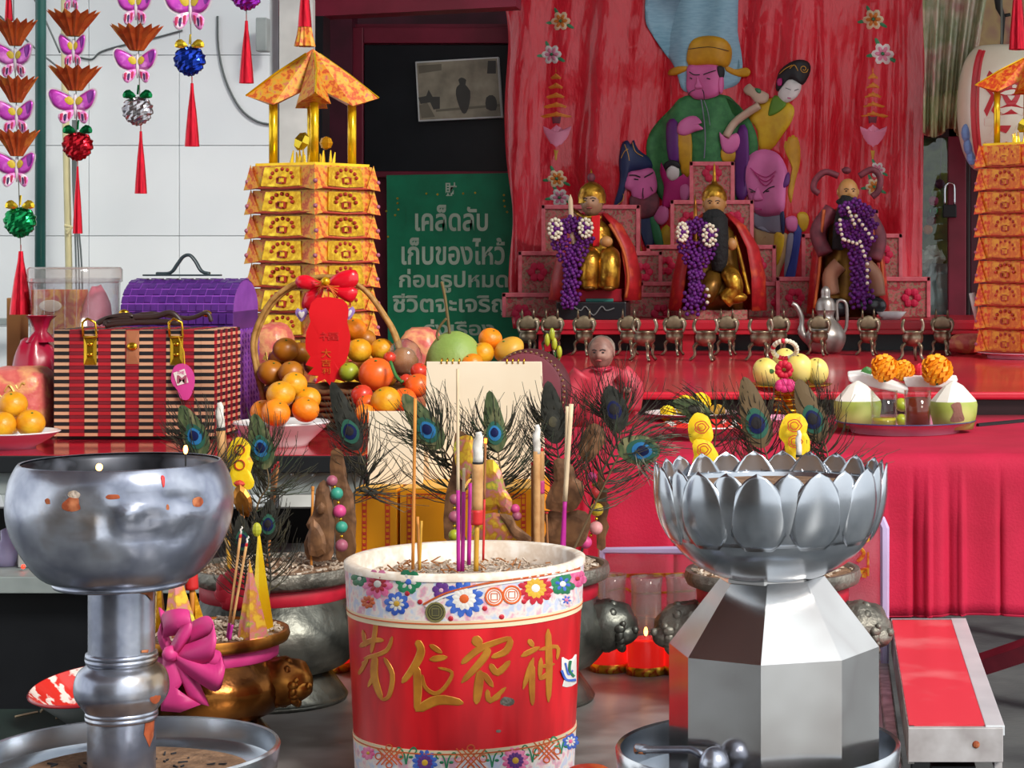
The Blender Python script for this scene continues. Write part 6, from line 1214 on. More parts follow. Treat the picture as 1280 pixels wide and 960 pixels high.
ap('grey_beard', 'b_grey', A4([(572, 330), (640, 345), (722, 322), (732, 440), (690, 445), (620, 430), (578, 405)]), .014, .006); ap('beige_robe', 'b_beige', A4([(580, 405), (690, 440), (765, 450), (760, 560), (735, 620), (690, 720), (600, 700), (590, 540)]), .014); ap('yellow_panel', 'b_yellow', A4([(690, 450), (745, 455), (735, 540), (700, 620)]), .012, .012); ap('blue_sash', 'b_indigo', A4([(800, 410), (840, 415), (822, 560), (795, 705), (742, 705), (770, 600)]), .014, .004); ap('lilac_panel', 'b_grey', A4([(765, 450), (800, 455), (785, 560), (745, 690), (750, 560)]), .01, .008); ap('fist', 'b_pink', A4([(755, 360), (800, 350), (818, 380), (808, 430), (770, 435), (752, 400)]), .018, .012); ap('yellow_cuff', 'b_yellow', A4([(815, 340), (860, 330), (880, 370), (860, 430), (822, 425)]), .012)
ap('yellow_streamer', 'b_gold', A8([(150, 690), (190, 640), (225, 660), (230, 760), (205, 860), (185, 960), (170, 900), (190, 800)]), .008); ap('navy_hair', 'b_navy', A4([(722, 320), (745, 330), (748, 430), (730, 440)]), .008, .014)
ap('navy_hat', 'b_navy', A6([(50, 690), (62, 620), (85, 602), (100, 620), (112, 600), (130, 640), (180, 680), (188, 720), (130, 728), (92, 742), (80, 790), (60, 860), (30, 905), (25, 880), (52, 780)]), .02, .004, c=A6([(100, 690)])[0]); mb = MB(); ln(mb, A6([(75, 620), (90, 660), (95, 690)]), .8, base=.02); ln(mb, A6([(108, 612), (120, 650), (150, 670)]), .8, base=.02); ln(mb, A6([(60, 680), (75, 650), (90, 640)]), .8, base=.02); ln(mb, A6([(55, 800), (70, 850), (40, 880)]), .8, base=.014); mb.build('gold_hat_lines', 'b_gold', bn)
ap('left_elder_face', 'b_face', A6([(72, 800), (90, 742), (130, 730), (186, 720), (206, 780), (198, 830), (150, 862), (108, 850), (98, 820)]), .026, .01); ap('brown_beard', 'b_brown', A6([(100, 838), (150, 850), (200, 822), (218, 870), (192, 925), (112, 935), (95, 880)]), .02, .014); mb = MB(); ln(mb, A6([(95, 752), (120, 752), (140, 760)]), 1.6, base=.036); ln(mb, A6([(155, 760), (175, 748), (192, 738)]), 1.6, base=.036); ln(mb, A6([(115, 768), (132, 770)]), 1.6, base=.036); ln(mb, A6([(150, 805), (148, 830), (150, 850)]), 1, base=.034); ln(mb, A6([(180, 800), (190, 820)]), 1, base=.034); mb.build('left_elder_features', 'b_black', bn)
ap('yellow_lapel', 'b_yellow', A7([(590, 290), (640, 290), (690, 480), (705, 640), (670, 645), (640, 480)]), .012); ap('navy_lapel', 'b_navy', A7([(668, 310), (722, 290), (742, 445), (700, 445)]), .012, .006); ap('green_lapel', 'b_leaf', A7([(714, 292), (742, 280), (787, 430), (748, 445)]), .012, .008); ap('yellow_skirt', 'b_yellow', A7([(745, 440), (800, 340), (840, 440), (800, 640), (720, 640)]), .01)
ap('child_body', 'b_magenta', A6([(220, 740), (226, 695), (238, 725), (262, 760), (310, 760), (348, 735), (345, 850), (290, 875), (230, 890), (238, 800)]), .018, .014); ap('child_face', 'b_white', A6([(250, 735), (262, 712), (285, 708), (305, 725), (302, 760), (275, 775), (254, 760)]), .016, .026); ap('child_hair', 'b_black', A6([(238, 705), (262, 688), (295, 690), (312, 710), (302, 722), (270, 706), (250, 725)]), .01, .03); ap('child_hand', 'b_pink', A6([(310, 800), (340, 790), (352, 825), (335, 860), (312, 850)]), .012, .026); ap('pink_hand', 'b_pink', A6([(192, 935), (205, 895), (240, 875), (258, 900), (255, 940), (225, 965)]), .016, .012)
for i, (fx, cols) in enumerate((( [(305, 100, 50, 'o'), (265, 258, 50, 'p'), (290, 842, 46, 'o'), (300, 930, 46, 'p')], A5), ([(570, 95, 52, 'o'), (615, 255, 56, 'p'), (590, 800, 40, 'p'), (575, 880, 44, 'o')], A8))):
    for x, y, r, kd in fx:
        (cx_, cy_) = cols([(x, y)])[0]; r = r/3.765
        for j in range(5): a = j*1.2566+.5; ap('embroidered_leaf', 'b_leaf', [(cx_+r*(1.0+.55*math.cos(b))*math.cos(a)-r*.2*math.sin(b)*math.sin(a), cy_+r*(1.0+.55*math.cos(b))*math.sin(a)+r*.2*math.sin(b)*math.cos(a)) for b in [q*PI/4 for q in range(8)]], .005, n=1) if j in (0, 2, 3) else None
        mb = MB()
        for j in range(6):
            a = j*PI/3; mb.puff([(cx_+r*(.55+.42*math.cos(b))*math.cos(a)-r*.34*math.sin(b)*math.sin(a), cy_+r*(.55+.42*math.cos(b))*math.sin(a)+r*.34*math.sin(b)*math.cos(a)) for b in [q*PI/4 for q in range(8)]], tb_, .008, .004, 2)
        mb.build('embroidered_flower', 'b_petal' if kd == 'o' else 'b_white', bn)
        mb = MB()
        for j in range(6):
            a = j*PI/3; mb.puff([(cx_+r*(.42+.3*math.cos(b))*math.cos(a)-r*.18*math.sin(b)*math.sin(a), cy_+r*(.42+.3*math.cos(b))*math.sin(a)+r*.18*math.sin(b)*math.cos(a)) for b in [q*PI/3 for q in range(6)]], tb_, .006, .009, 2)
        mb.build('flower_inner', 'b_orange' if kd == 'o' else 'b_rose', bn); ap('flower_heart', 'b_leaf', [(cx_+r*.16*math.cos(b), cy_+r*.16*math.sin(b)) for b in [q for q in range(6)]], .006, .014, 1)
for cols, ox in ((A5, 285), (A8, 568)):
    mb = MB()
    for j in range(5):
        w = 24+j*10; y = 345+j*45; mb.puff(cols([(ox-w, y+32), (ox-w*1.25, y+22), (ox-w*.5, y+8), (ox, y-2), (ox+w*.5, y+8), (ox+w*1.25, y+22), (ox+w, y+32)]), tb_, .006, .001, 2)
    mb.puff(cols([(ox-5, 345), (ox, 310), (ox+5, 345)]), tb_, .004, .001, 2); mb.build('embroidered_pagoda', 'b_orange', bn)
    ap('embroidered_lotus', 'b_rose', cols([(ox-70, 590), (ox-30, 610), (ox, 585), (ox+40, 610), (ox+75, 590), (ox+50, 660), (ox, 700), (ox-50, 650)]), .006, n=2); ap('embroidered_post', 'b_brown', cols([(ox-25, 545), (ox+25, 545), (ox+18, 585), (ox-20, 585)]), .005, n=1); ap('embroidered_stem', 'b_gold', cols([(ox-12, 700), (ox+14, 700), (ox+4, 760), (ox-4, 760)]), .004, n=1)
# ================================================================ thrones and statues
KS = 7.6/F; PY = 310+(ZC-PZ)*F/7.6
def throne(cx, tiers, lab):
    t = thing('stepped_throne', lab, 'throne', V((P(cx, 0, 7.72).x, 7.72, PZ)), 'stepped thrones of the statues')
    for i, (xa, xb, yt, d) in enumerate(tiers):
        a, b = P(xa, yt, d), P(xb, yt, d); cc = V(((a.x+b.x)/2, d+.02, (a.z+PZ)/2))
        pn = MB().box(cc, (b.x-a.x, .04, a.z-PZ)).build('back_panel', 'throne', t, bevel=.003)
        for q, sz in (((cc.x, d-.002, a.z-.008), (b.x-a.x, .012, .016)), ((a.x+.007, d-.002, cc.z), (.014, .012, a.z-PZ)), ((b.x-.007, d-.002, cc.z), (.014, .012, a.z-PZ))): MB().box(q, sz).build('border', 'throne_trim', pn, bevel=.002)
        for s_, X in ((-1, a.x), (1, b.x)):
            w = px(14, d); p = V((X-s_*px(24, d) if i else (a.x+b.x)/2, d-.004, a.z-px(26 if i else 14, d))); mb = MB()
            for j in range(6): aa = j*PI/3; mb.ball(p+V((w*.55*math.cos(aa), 0, w*.55*math.sin(aa))), (w*.36, .006, w*.36), 8, 5)
            mb.build('painted_flower', 'throne_flower', pn)
            if i == 0: break
    return t
throne(738, [(677, 800, 256, 7.9), (648, 828, 314, 7.86), (628, 850, 366, 7.8)], 'stepped throne panels behind the gold-helmeted statue at left')
throne(890, [(862, 918, 202, 7.95), (838, 942, 250, 7.92), (808, 970, 306, 7.88), (800, 1000, 352, 7.84)], 'tall stepped throne panels behind the middle statue')
throne(1065, [(1035, 1098, 262, 7.9), (1002, 1128, 292, 7.86), (970, 1163, 346, 7.8)], 'stepped throne panels behind the right horned statue')
def ellh(cx, rows, D, a0, a1, n=20): # partial-ellipse shell (cape open at the front)
    return [[P(cx+dx+hw*math.sin(a), y, D)+V((0, -px(hd, D)*math.cos(a), 0)) for a in [a0+(a1-a0)*j/n for j in range(n+1)]] for (y, hw, hd, dx) in rows]
def cape(par, nm, m, cx, rows, D, gap=.6):
    o = MB().loft(ellh(cx, rows, D, gap, 2*PI-gap), (False, False), False).build(nm, m, par, True, fix=False); so = o.modifiers.new('s', 'SOLIDIFY'); so.thickness = .006; return o
def garland(lab, D, ring_, tail, discs, whites=()):
    x, y = ring_[0][:2]; t = thing('flower_garland', lab, 'garland', P(tail[-1][0], tail[-1][1], D), 'purple garlands on the statues'); mb = MB()
    for (x, y, r) in ring_+tail:
        for j in range(16): a = j*2.4; q = 1.3*r*math.sqrt((j+.5)/16); mb.ball(P(x+q*math.cos(a), y+q*.8*math.sin(a), D)+V((0, -.012*(1-q/r)-.006*R.random(), 0)), px(3.0, D), 6, 4)
    mb.build('purple_florets', 'garland_purple', t, True, kind='stuff')
    MB().tube([P(x, y, D+.012) for x, y, r in tail], [px(max(2, r*.7), D) for *_, r in tail], 10).build('garland_core', 'garland_purple', t, True)
    for (x, y, rx, ry) in discs:
        for j in range(12): a = j*PI/6; MB().ball(P(x+rx*math.cos(a), y+ry*math.sin(a), D-.022), px(2.6, D), 6, 4).build('white_bud', 'garland_white', t, True)
        for j in range(9): a = j*2*PI/9; MB().ball(P(x+rx*.5*math.cos(a), y+ry*.55*math.sin(a), D-.024), px(2.8, D), 6, 4).build('white_bud', 'garland_white' if j % 3 else 'garland_purple', t, True)
        MB().ball(P(x, y, D-.024), px(3.5, D), 6, 4).build('purple_centre', 'garland_purple', t, True)
    for (x, y) in whites: MB().ball(P(x, y, D-.03), px(2.4, D), 6, 4).build('white_bud', 'garland_white', t, True)
    return t
# left statue
D = 7.62
s1 = thing('seated_statue', 'gold-helmeted seated statue in gold robe and red cape at left', 'statue', V((P(742, 0, D).x, D, PZ)))
MB().box(V((P(743, 0, D).x, D-.02, PZ+px(11, D))), (px(86, D), .17, px(22, D))).build('lacquer_block', 'lacquer', s1, bevel=.003)
mb = MB(); brush(mb, [(718, 384), (726, 388), (732, 383), (742, 394), (752, 383), (758, 388), (768, 385)], flat(D-.108), 1.4, .002, False); mb.build('silver_scroll', 'silver_ink', s1)
MB().box(V((P(748, 0, D).x, D, PZ+px(30, D))), (px(62, D), .12, px(16, D))).build('red_seat', 'platform_red', s1, bevel=.003); MB().box(V((P(752, 0, D).x, D-.04, PZ+px(24, D))), (px(34, D), .06, px(4, D))).build('teal_cushion', 'teal', s1, bevel=.002)
lo(s1, 'torso', 'gilt', [(745, 362, 28, 24), (744, 335, 27, 22), (742, 305, 25, 19), (741, 285, 22, 15), (740, 274, 11, 10)], D-.01, fn=lambda a: .03*math.sin(6*a))
for x in (737, 762): MB().tube(smooth([P(x, 322, D-.05), P(x, 322, D-.10), P(x-1, 340, D-.115), P(x-2, 358, D-.105)], 4, False), [px(13, D)]*5+[px(14, D)]*8, 16).build('robed_leg', 'gilt', s1, True); MB().ball(P(x-1, 360, D-.125), (px(9, D), px(9, D), px(4, D)), 12, 8).build('boot', 'gilt_dark', s1, True)
head(s1, 740, 252, D-.03, 16.5, 'face_tan', turn=-8); MB().lathe(P(740, 246, D-.02), [(px(r_, D), px(h_, D)) for r_, h_ in [(17.5, -8), (17.5, 2), (15, 10), (9, 16), (3, 19), (.2, 19.5)]], 24).build('helmet', 'gilt', s1, True); MB().ball(P(739, 222, D-.02), (px(5, D), px(5, D), px(6, D)), 10, 8).build('helmet_knob', 'b_brown', s1, True); MB().tube([P(739, 218, D-.02), P(739, 211, D-.02)], [.006, .001], 6).build('helmet_tip', 'gilt', s1)
cape(s1, 'red_cape', 'silk_red', 742, [(268, 16, 12, 0), (282, 32, 20, 2), (310, 46, 26, 4), (345, 54, 30, 4), (375, 56, 32, 2)], D+.01, .75)
MB().tube(smooth([P(a, b, D-.085) for a, b in [(762, 280), (778, 310), (785, 345), (782, 372)]], 4, False), .006, 6).build('cape_trim', 'silk_orange', s1, True); MB().tube([P(716, 262, D), P(730, 272, D-.04), P(752, 272, D-.05)], .008, 6).build('gold_collar', 'gilt', s1, True)
MB().prism([P(a, b, D-.085) for a, b in [(739, 270), (750, 269), (749, 308), (741, 308)]], (0, .01, 0)).build('red_sash', 'paper_red', s1, bevel=.002); MB().ball(P(758, 302, D-.11), (px(8, D), px(6, D), px(7, D)), 12, 8).build('hand', 'face_gold', s1, True)
sp = MB().tube([P(717, 305, D-.14), P(715, 292, D-.14), P(713, 250, D-.14), P(713, 243, D-.14)], [px(3, D), px(3.2, D), px(2.8, D), px(.4, D)], 8).build('spear', 'stick_cream', s1, True)
garland('purple garland with white rosettes on the gold-helmeted statue', D-.15, [(703, 287, 10), (714, 280, 9), (727, 284, 10), (700, 302, 10), (731, 300, 9), (708, 316, 11), (722, 316, 10)], [(715, 328, 11), (715, 342, 9), (714, 356, 9), (713, 370, 10), (712, 377, 9)], [(694, 286, 8, 12), (732, 285, 8, 11)])
# middle statue
D = 7.62
s2 = thing('seated_statue', 'black-bearded seated statue with gold cap and red cape in the middle', 'statue', V((P(893, 0, D).x, D, PZ)))
MB().box(V((P(893, 0, D).x, D-.01, PZ+px(6, D))), (px(84, D), .18, px(12, D))).build('base_block', 'throne', s2, bevel=.003)
lo(s2, 'torso', 'gilt_dark', [(897, 388, 34, 28), (896, 365, 32, 26), (895, 330, 28, 22), (893, 290, 24, 17), (893, 276, 11, 10)], D-.01, fn=lambda a: .03*math.sin(6*a))
MB().tube(smooth([P(908, 340, D-.06), P(914, 345, D-.12), P(918, 362, D-.12), P(905, 376, D-.12)], 4, False), px(11, D), 14).build('robed_leg', 'gilt', s2, True); MB().ball(P(917, 372, D-.12), (px(17, D), px(9, D), px(8, D)), 14, 10).build('boot', 'gilt', s2, True); MB().tube(smooth([P(893, 345, D-.08), P(888, 360, D-.13), P(880, 372, D-.12)], 4, False), px(12, D), 14).build('robed_leg', 'gilt_dark', s2, True)
head(s2, 893, 255, D-.03, 16, 'face_gold'); MB().lathe(P(893, 247, D-.02), [(px(r_, D), px(h_, D)) for r_, h_ in [(15.5, -4), (16, 0), (15, 6), (10, 14), (4, 18), (2.2, 24), (1.2, 40), (.2, 44)]], 24).build('spiked_cap', 'gilt', s2, True)
MB().ball(P(893, 272, D-.075), (px(15, D), px(7, D), px(11, D)), 18, 12, fn=lambda d: 1+.1*noise.noise(d*5)).tube(smooth([P(893, 276, D-.09), P(897, 300, D-.105), P(899, 325, D-.105), P(897, 338, D-.1)], 4, False), [px(17-.8*i, D) for i in range(13)], 14).build('long_black_beard', 'beard', s2, True)
cape(s2, 'red_cape', 'silk_red', 895, [(268, 16, 12, 0), (284, 36, 22, 0), (310, 48, 28, 4), (345, 56, 30, 4), (388, 60, 34, 2)], D+.01, .8)
MB().tube(smooth([P(a, b, D-.1) for a, b in [(918, 295), (925, 320), (931, 345), (936, 368)]], 4, False), .007, 6).build('gold_trim', 'gilt', s2, True); MB().ball(P(915, 305, D-.1), (px(7, D), px(6, D), px(8, D)), 12, 8).build('hand', 'face_gold', s2, True)
MB().tube([P(871, 312, D-.15), P(870, 300, D-.15), P(869, 258, D-.15), P(869, 243, D-.15)], [px(3, D), px(2.6, D), px(2.4, D), px(.4, D)], 8).build('spear', 'bronze_gold', s2, True); MB().lathe(P(870, 301, D-.15), [(px(5, D), -.004), (px(5, D), .004), (px(2.5, D), .006)], 12).build('spear_guard', 'bronze', s2)
garland('purple garland with white rosettes on the black-bearded middle statue', D-.16, [(860, 288, 9), (872, 282, 9), (884, 290, 10), (858, 306, 10), (884, 308, 10), (864, 320, 10), (880, 320, 10)], [(872, 330, 11), (870, 345, 8), (870, 360, 8), (868, 372, 12), (868, 382, 13)], [(853, 290, 6, 11), (887, 294, 8, 13)], [(884, 362), (886, 370), (884, 378)])
# right statue
D = 7.62
s3 = thing('seated_statue', 'horned bald statue with black beard and orange-edged cape at right', 'statue', V((P(1060, 0, D).x, D, PZ)))
lo(s3, 'torso', 'gilt_dark', [(1060, 396, 36, 28), (1060, 365, 34, 26), (1061, 330, 30, 22), (1060, 285, 25, 17), (1060, 268, 10, 10)], D-.01, fn=lambda a: .03*math.sin(6*a))
head(s3, 1060, 240, D-.03, 15, 'face_gold', turn=10); MB().ball(P(1058, 213, D-.02), (px(6, D), px(6, D), px(4.5, D)), 10, 8, fn=lambda d: 1+.15*noise.noise(d*5)).build('top_knot', 'b_brown', s3, True)
for pts in ([(1048, 220), (1032, 215), (1020, 224), (1017, 236), (1024, 242)], [(1074, 220), (1090, 212), (1100, 222), (1098, 238), (1090, 246)]): MB().tube(smooth([P(a, b, D-.02) for a, b in pts], 5, False), px(4, D), 10).build('curved_horn', 'b_brown', s3, True)
MB().tube(smooth([P(1062, 250, D-.07), P(1056, 265, D-.085), P(1050, 285, D-.085), P(1047, 312, D-.08)], 5, False), [px(12-.35*i, D) for i in range(16)], 14).ball(P(1060, 252, D-.07), (px(15, D), px(7, D), px(6, D)), 14, 10, fn=lambda d: 1+.12*noise.noise(d*6)).build('black_beard', 'beard', s3, True)
for (p0, p1, p2) in (((1040, 262), (1022, 290), (1032, 318)), ((1080, 262), (1098, 295), (1092, 325))): MB().tube(smooth([P(*p0, D-.03), P(*p1, D-.05), P(*p2, D-.07)], 5, False), px(10, D), 12).build('sleeve', 'b_brown', s3, True)
for pts in ([(1050, 330), (1038, 345), (1040, 368)], [(1078, 328), (1093, 345), (1097, 370)]): MB().tube(smooth([P(a, b, D-.09) for a, b in pts], 5, False), px(10, D), 12).build('robed_leg', 'skin_clay', s3, True)
for x, y in ((1045, 385), (1090, 382)): MB().ball(P(x, y, D-.11), (px(18, D), px(10, D), px(12, D)), 14, 10).build('boot', 'lacquer', s3, True)
cape(s3, 'red_cape', 'silk_red', 1060, [(262, 14, 12, 0), (280, 34, 20, 0), (310, 42, 24, 0), (345, 46, 28, 0), (392, 50, 30, 0)], D+.01, .9)
for pts in ([(1030, 262), (1026, 300), (1024, 340), (1018, 385)], [(1088, 280), (1096, 305), (1102, 330), (1104, 360)]): MB().tube(smooth([P(a, b, D-.07) for a, b in pts], 5, False), .006, 6).build('orange_trim', 'silk_orange', s3, True)
garland('large purple garland with winding white beads on the horned statue', D-.17, [(1058, 262, 8), (1070, 258, 9), (1082, 266, 9), (1086, 282, 9), (1084, 298, 9), (1074, 308, 10), (1062, 300, 9), (1054, 284, 8), (1068, 282, 10), (1076, 292, 9)], [(1072, 314, 11), (1074, 326, 11), (1074, 340, 10), (1075, 354, 10), (1076, 366, 12), (1076, 374, 13)], [], [(1060+2*i-(4 if i > 4 else 0), 260+5*i) for i in range(5)]+[(1050+.8*i*i*.3, 275+6*i) for i in range(5)]+[(1056+5*i, 300+1.5*i) for i in range(4)]+[(1070+4*i, 270+5.5*i) for i in range(6)]+[(1075+2*i, 302+6*i) for i in range(4)]+[(1084, 330+8*i) for i in range(4)])
MB().lathe(V((P(1114, 0, 7.5).x, 7.5, PZ)), [(.001, .0), (.03, 0), (.055, .03), (.05, .03), (.001, .004)], 20).build('tea_bowl', 'plate_white', label='little white and red bowl right beside the horned statue', cat='bowl', sm=True)
# ================================================================ folded joss-paper pagodas
def pagoda(cx, D, zb, ztop, a, ang, lab, joss, nt, roofh, posth, tag_):
    c = V((P(cx, 0, D).x, D, zb)); t = thing('joss_paper_pagoda', lab, 'pagoda', c)
    H = (ztop-zb)/nt; dirs = [V((math.cos(ang+i*PI/2), math.sin(ang+i*PI/2), 0)) for i in range(4)]
    MB().loft([[c+d*a*.82+V((0, 0, z)) for d in dirs] for z in (0, ztop-zb-.004)]).build('core', joss, t)
    # shared meshes, built once for the lowest tier
    wall = []; 
    for i in range(4):
        d0, d1 = dirs[i], dirs[(i+1) % 4]; n = (d0+d1).normalized(); e = (d1-d0).normalized()
        b0, b1, t1, t0 = c+d0*a+V((0, 0, .004)), c+d1*a+V((0, 0, .004)), c+d1*a*.94+V((0, 0, H*.95)), c+d0*a*.94+V((0, 0, H*.95))
        sag = V((0, 0, -.004)); mid_b = (b0+b1)/2+sag; mid_t = (t0+t1)/2
        mb = MB(); mb.prism([b0, mid_b, b1, t1, mid_t, t0], -n*.012); o = mb.build('paper_fold', joss, t)
        q = lambda u, v: b0.lerp(b1, u).lerp(t0.lerp(t1, u), v)+n*.003+sag*(1-abs(2*u-1))*(1-v)
        mb = MB(); mb.prism([q(.2, .1), q(.5, .08), q(.8, .1), q(.78, .93), q(.5, .95), q(.22, .93)], -n*.004); g = mb.build('gold_panel', 'gold_sheet' if joss == 'joss' else 'joss_panel', t)
        mb = MB()
        for k_ in range(7): aa = PI*k_/6; mb.ball(q(.5+.17*math.cos(aa), .48+.36*math.sin(aa))+n*.0006, (.0055, .0055, .0055), 6, 4)
        mb.box(q(.5, .5)+n*.0006, (.014, .014, .003), rot('Z', math.degrees(math.atan2(e.y, e.x)))).box(q(.5, .25)+n*.0006, (.016, .016, .004), rot('Z', math.degrees(math.atan2(e.y, e.x)))).box(q(.44, .36)+n*.0006, (.006, .006, .014)).box(q(.56, .36)+n*.0006, (.006, .006, .016))
        pr_ = mb.build('red_print', 'joss_red', t, kind='stuff')
        lip = MB().tube([b0+n*.002, mid_b+n*.002, b1+n*.002], .003, 5).build('folded_lip', 'joss_red', t)
        # corner flap at d0
        A = c+d0*a*.965+V((0, 0, H*1.02)); B = b0.lerp(b1, .17)+n*.004; dp = dirs[i-1]; b_ = c+dp*a+V((0, 0, .004)); n2 = (d0+dp).normalized(); Cc = b0.lerp(b_, .17)+n2*.004; E_ = c+d0*(a+.012)+V((0, 0, -.003))
        fl = MB().add([A, B, E_, Cc, c+d0*a*.9], [(0, 1, 2), (0, 2, 3), (0, 3, 4), (0, 4, 1), (1, 4, 3, 2)]).build('corner_flap', joss, t)
        ctr = MB().ball((A+E_*2)/3-d0*.001, (.006, .006, .006), 8, 6).build('flap_rosette', 'bead_mauve', t)
        wall += [o, g, pr_, lip, fl, ctr]
    for j in range(1, nt):
        for o in wall: q_ = inst(o.name.split('.')[0], o.data, t, V((R.uniform(-.002, .002), R.uniform(-.002, .002), j*H))); 
    # pavilion: posts, roof, foil blossoms
    zt = ztop; base = V((c.x, c.y, zt))
    MB().loft([[base+d*a*.9+V((0, 0, z)) for d in dirs] for z in (-.004, .004)]).build('deck', 'gold_foil', t)
    for d in dirs: MB().tube([base+d*a*.62, base+d*a*.62+V((0, 0, posth))], px(5.5, D) if D < 6 else .0105, 12).build('post', 'gold_foil', t, True)
    zr_ = zt+posth; pk_ = V((c.x, c.y, zt+roofh))
    for i, d in enumerate(dirs):
        p_ = V((-d.y, d.x, 0)); T = V((c.x, c.y, zr_+.012))+d*a*1.05; S1 = V((c.x, c.y, zr_-.012))+d*a*.62+p_*a*.26; S2 = V((c.x, c.y, zr_-.012))+d*a*.62-p_*a*.26; N1 = V((c.x, c.y, zr_+.03))+d*.02+p_*.02; N2 = V((c.x, c.y, zr_+.03))+d*.02-p_*.02; Rg = pk_.lerp(T, .55)+V((0, 0, .004))
        MB().add([pk_, T, S1, S2, N1, N2, Rg], [(0, 6, 2, 4), (6, 1, 2), (0, 5, 3, 6), (6, 3, 1), (4, 2, 3, 5), (2, 1, 3)]).build('roof_wing', joss, t)
        MB().tube([pk_.lerp(T, .1)+p_*.004, Rg+p_*.006, T], .0028, 5).build('gilt_ridge', 'gold_foil', t)
    for i in range(16):
        a_ = i*2.4; r_ = a*.4*math.sqrt(i/16); b_ = base+V((r_*math.cos(a_), r_*math.sin(a_), .004)); MB().tube([b_, b_+V((.004*math.cos(i), .004, px(18, 5.5)*(.7+.4*((i*5) % 7)/7)))], [.006, .0015], 5).build('foil_spike', 'gold_foil', t)
    MB().ball(base+V((-.022, -.03, .062)), (.02, .018, .026), 5, 4, rot('Y', 25)).build('foil_blossom', 'foil_gold', t); MB().ball(base+V((.03, .02, .06)), (.018, .014, .018), 6, 4).build('foil_blossom', 'gold_paper', t)
    return t
an = lambda x: math.atan2(-1, -(x-CX)/F)+.0
pagoda(391, 5.55, AZ, P(0, 207, 5.55).z, px(77, 5.55), an(391)+math.radians(2), 'gold and orange joss paper pagoda behind the fruit basket', 'joss', 10, px(146, 5.55), px(80, 5.55), 0)
cR = onS(1286, 6.95)
plate('pink plate under the right joss paper pagoda', 1286, 6.95, .17, .02, 'plate_pink', 'plate_pink', SZ, foot=.8)
pagoda(1286, 6.95, SZ+.021, P(0, 181, 6.95).z, px(64, 6.95), an(1286)+math.radians(4), 'orange joss paper pagoda cut off by the right picture edge', 'joss_bright', 9, px(112, 6.95), px(70, 6.95), 1)
# ================================================================ hanging decorations
CEIL = 4.55
def tassel(par, x, y0_, y1_, D, w, m='tassel'):
    a, b = P(x, y0_, D), P(x, y1_, D); H = a.z-b.z; c = V((a.x, D, b.z))
    MB().lathe(c, [(px(w*.5, D), 0), (px(w*.44, D), H*.2), (px(w*.3, D), H*.55), (px(w*.14, D), H*.85), (px(w*.1, D), H), (.0005, H)], 30, fn=lambda a_, r, z, i: r*(1+.22*math.sin(15*a_))).build('tassel', m, par)
    MB().tube([V((a.x, D, a.z-.002)), V((a.x, D, a.z+px(8, D)))], .0012, 5).build('tassel_cord', 'tassel', par)
def cone_(par, x, y0_, y1_, D, w):
    b = P(x, y1_, D); H = px(y1_-y0_, D); n = 28
    def sh(f, zz): return [[b+V((px(w*rw, D)*f*(1+(.14 if j % 2 else -.12)*zg)*math.cos(2*PI*j/n), px(w*rw, D)*f*(1+(.14 if j % 2 else -.12)*zg)*math.sin(2*PI*j/n), H*h+zz+(H*.13 if j % 2 else -H*.06)*(h > .9))) for j in range(n)] for rw, h, zg in ((.14, 0, .4), (.24, .35, .8), (.36, .7, 1), (.5, 1, 1))]
    o = MB().loft(sh(1, 0), (False, False)).build('pleated_cone', 'h_cone', par); so = o.modifiers.new('s', 'SOLIDIFY'); so.thickness = .001
    MB().loft(sh(.95, -.0005), (False, False)).build('cone_lining', 'h_conegold', o)
def butterfly(par, x, y0_, y1_, D, w, sq=1.0):
    h = y1_-y0_; to = flat(D); up = V((0, 0))
    b = MB().tube([P(x, y0_+h*.12, D), P(x, y0_+h*.5, D), P(x, y0_+h*.85, D)], [.003, .005, .002], 8).build('butterfly', 'h_white', par, True)
    tt = lambda X, Y, o=0: P(X, Y, D)+V((0, -o-abs(X-x)*D/F*.35, 0))
    for s_ in (-1, 1):
        q = lambda L: [(x+s_*a*w*sq, y0_+b_*h) for a, b_ in L]
        MB().puff(smooth(q([(.02, .27), (.2, .08), (.43, -.05), (.54, .08), (.5, .34), (.41, .54), (.22, .65), (.03, .6)]), 3), tt, .001, -.002, 2).build('wing_border', 'h_white', b)
        wg = MB().puff(smooth(q([(.03, .3), (.2, .12), (.42, 0), (.5, .1), (.46, .32), (.38, .5), (.22, .6), (.05, .58)]), 3), tt, .003, 0, 3).build('upper_wing', 'h_pink', b, True)
        MB().puff(smooth(q([(.3, .1), (.46, .04), (.44, .3), (.34, .42), (.3, .25)]), 2), tt, .002, .0022, 2).build('wing_patch', 'h_violet', b) if s_ > 0 else None
        MB().puff(smooth(q([(.03, .28), (.12, .2), (.2, .3), (.12, .44), (.03, .42)]), 2), tt, .002, .003, 2).build('yellow_patch', 'bead_yellow', b)
        MB().puff(smooth(q([(.03, .58), (.2, .62), (.32, .74), (.3, .92), (.22, 1.0), (.12, .92), (.05, .78)]), 3), tt, .003, 0, 3).build('lower_wing', 'h_lower', b, True)
        for (u, v, m) in ((.1, .76, 'h_crimson'), (.18, .82, 'h_navy'), (.25, .8, 'h_crimson')): MB().puff(smooth(q([(u-.03, v-.1), (u+.03, v-.08), (u+.035, v+.07), (u, v+.1)]), 2), tt, .0015, .0024, 2).build('wing_stripe', m, b)
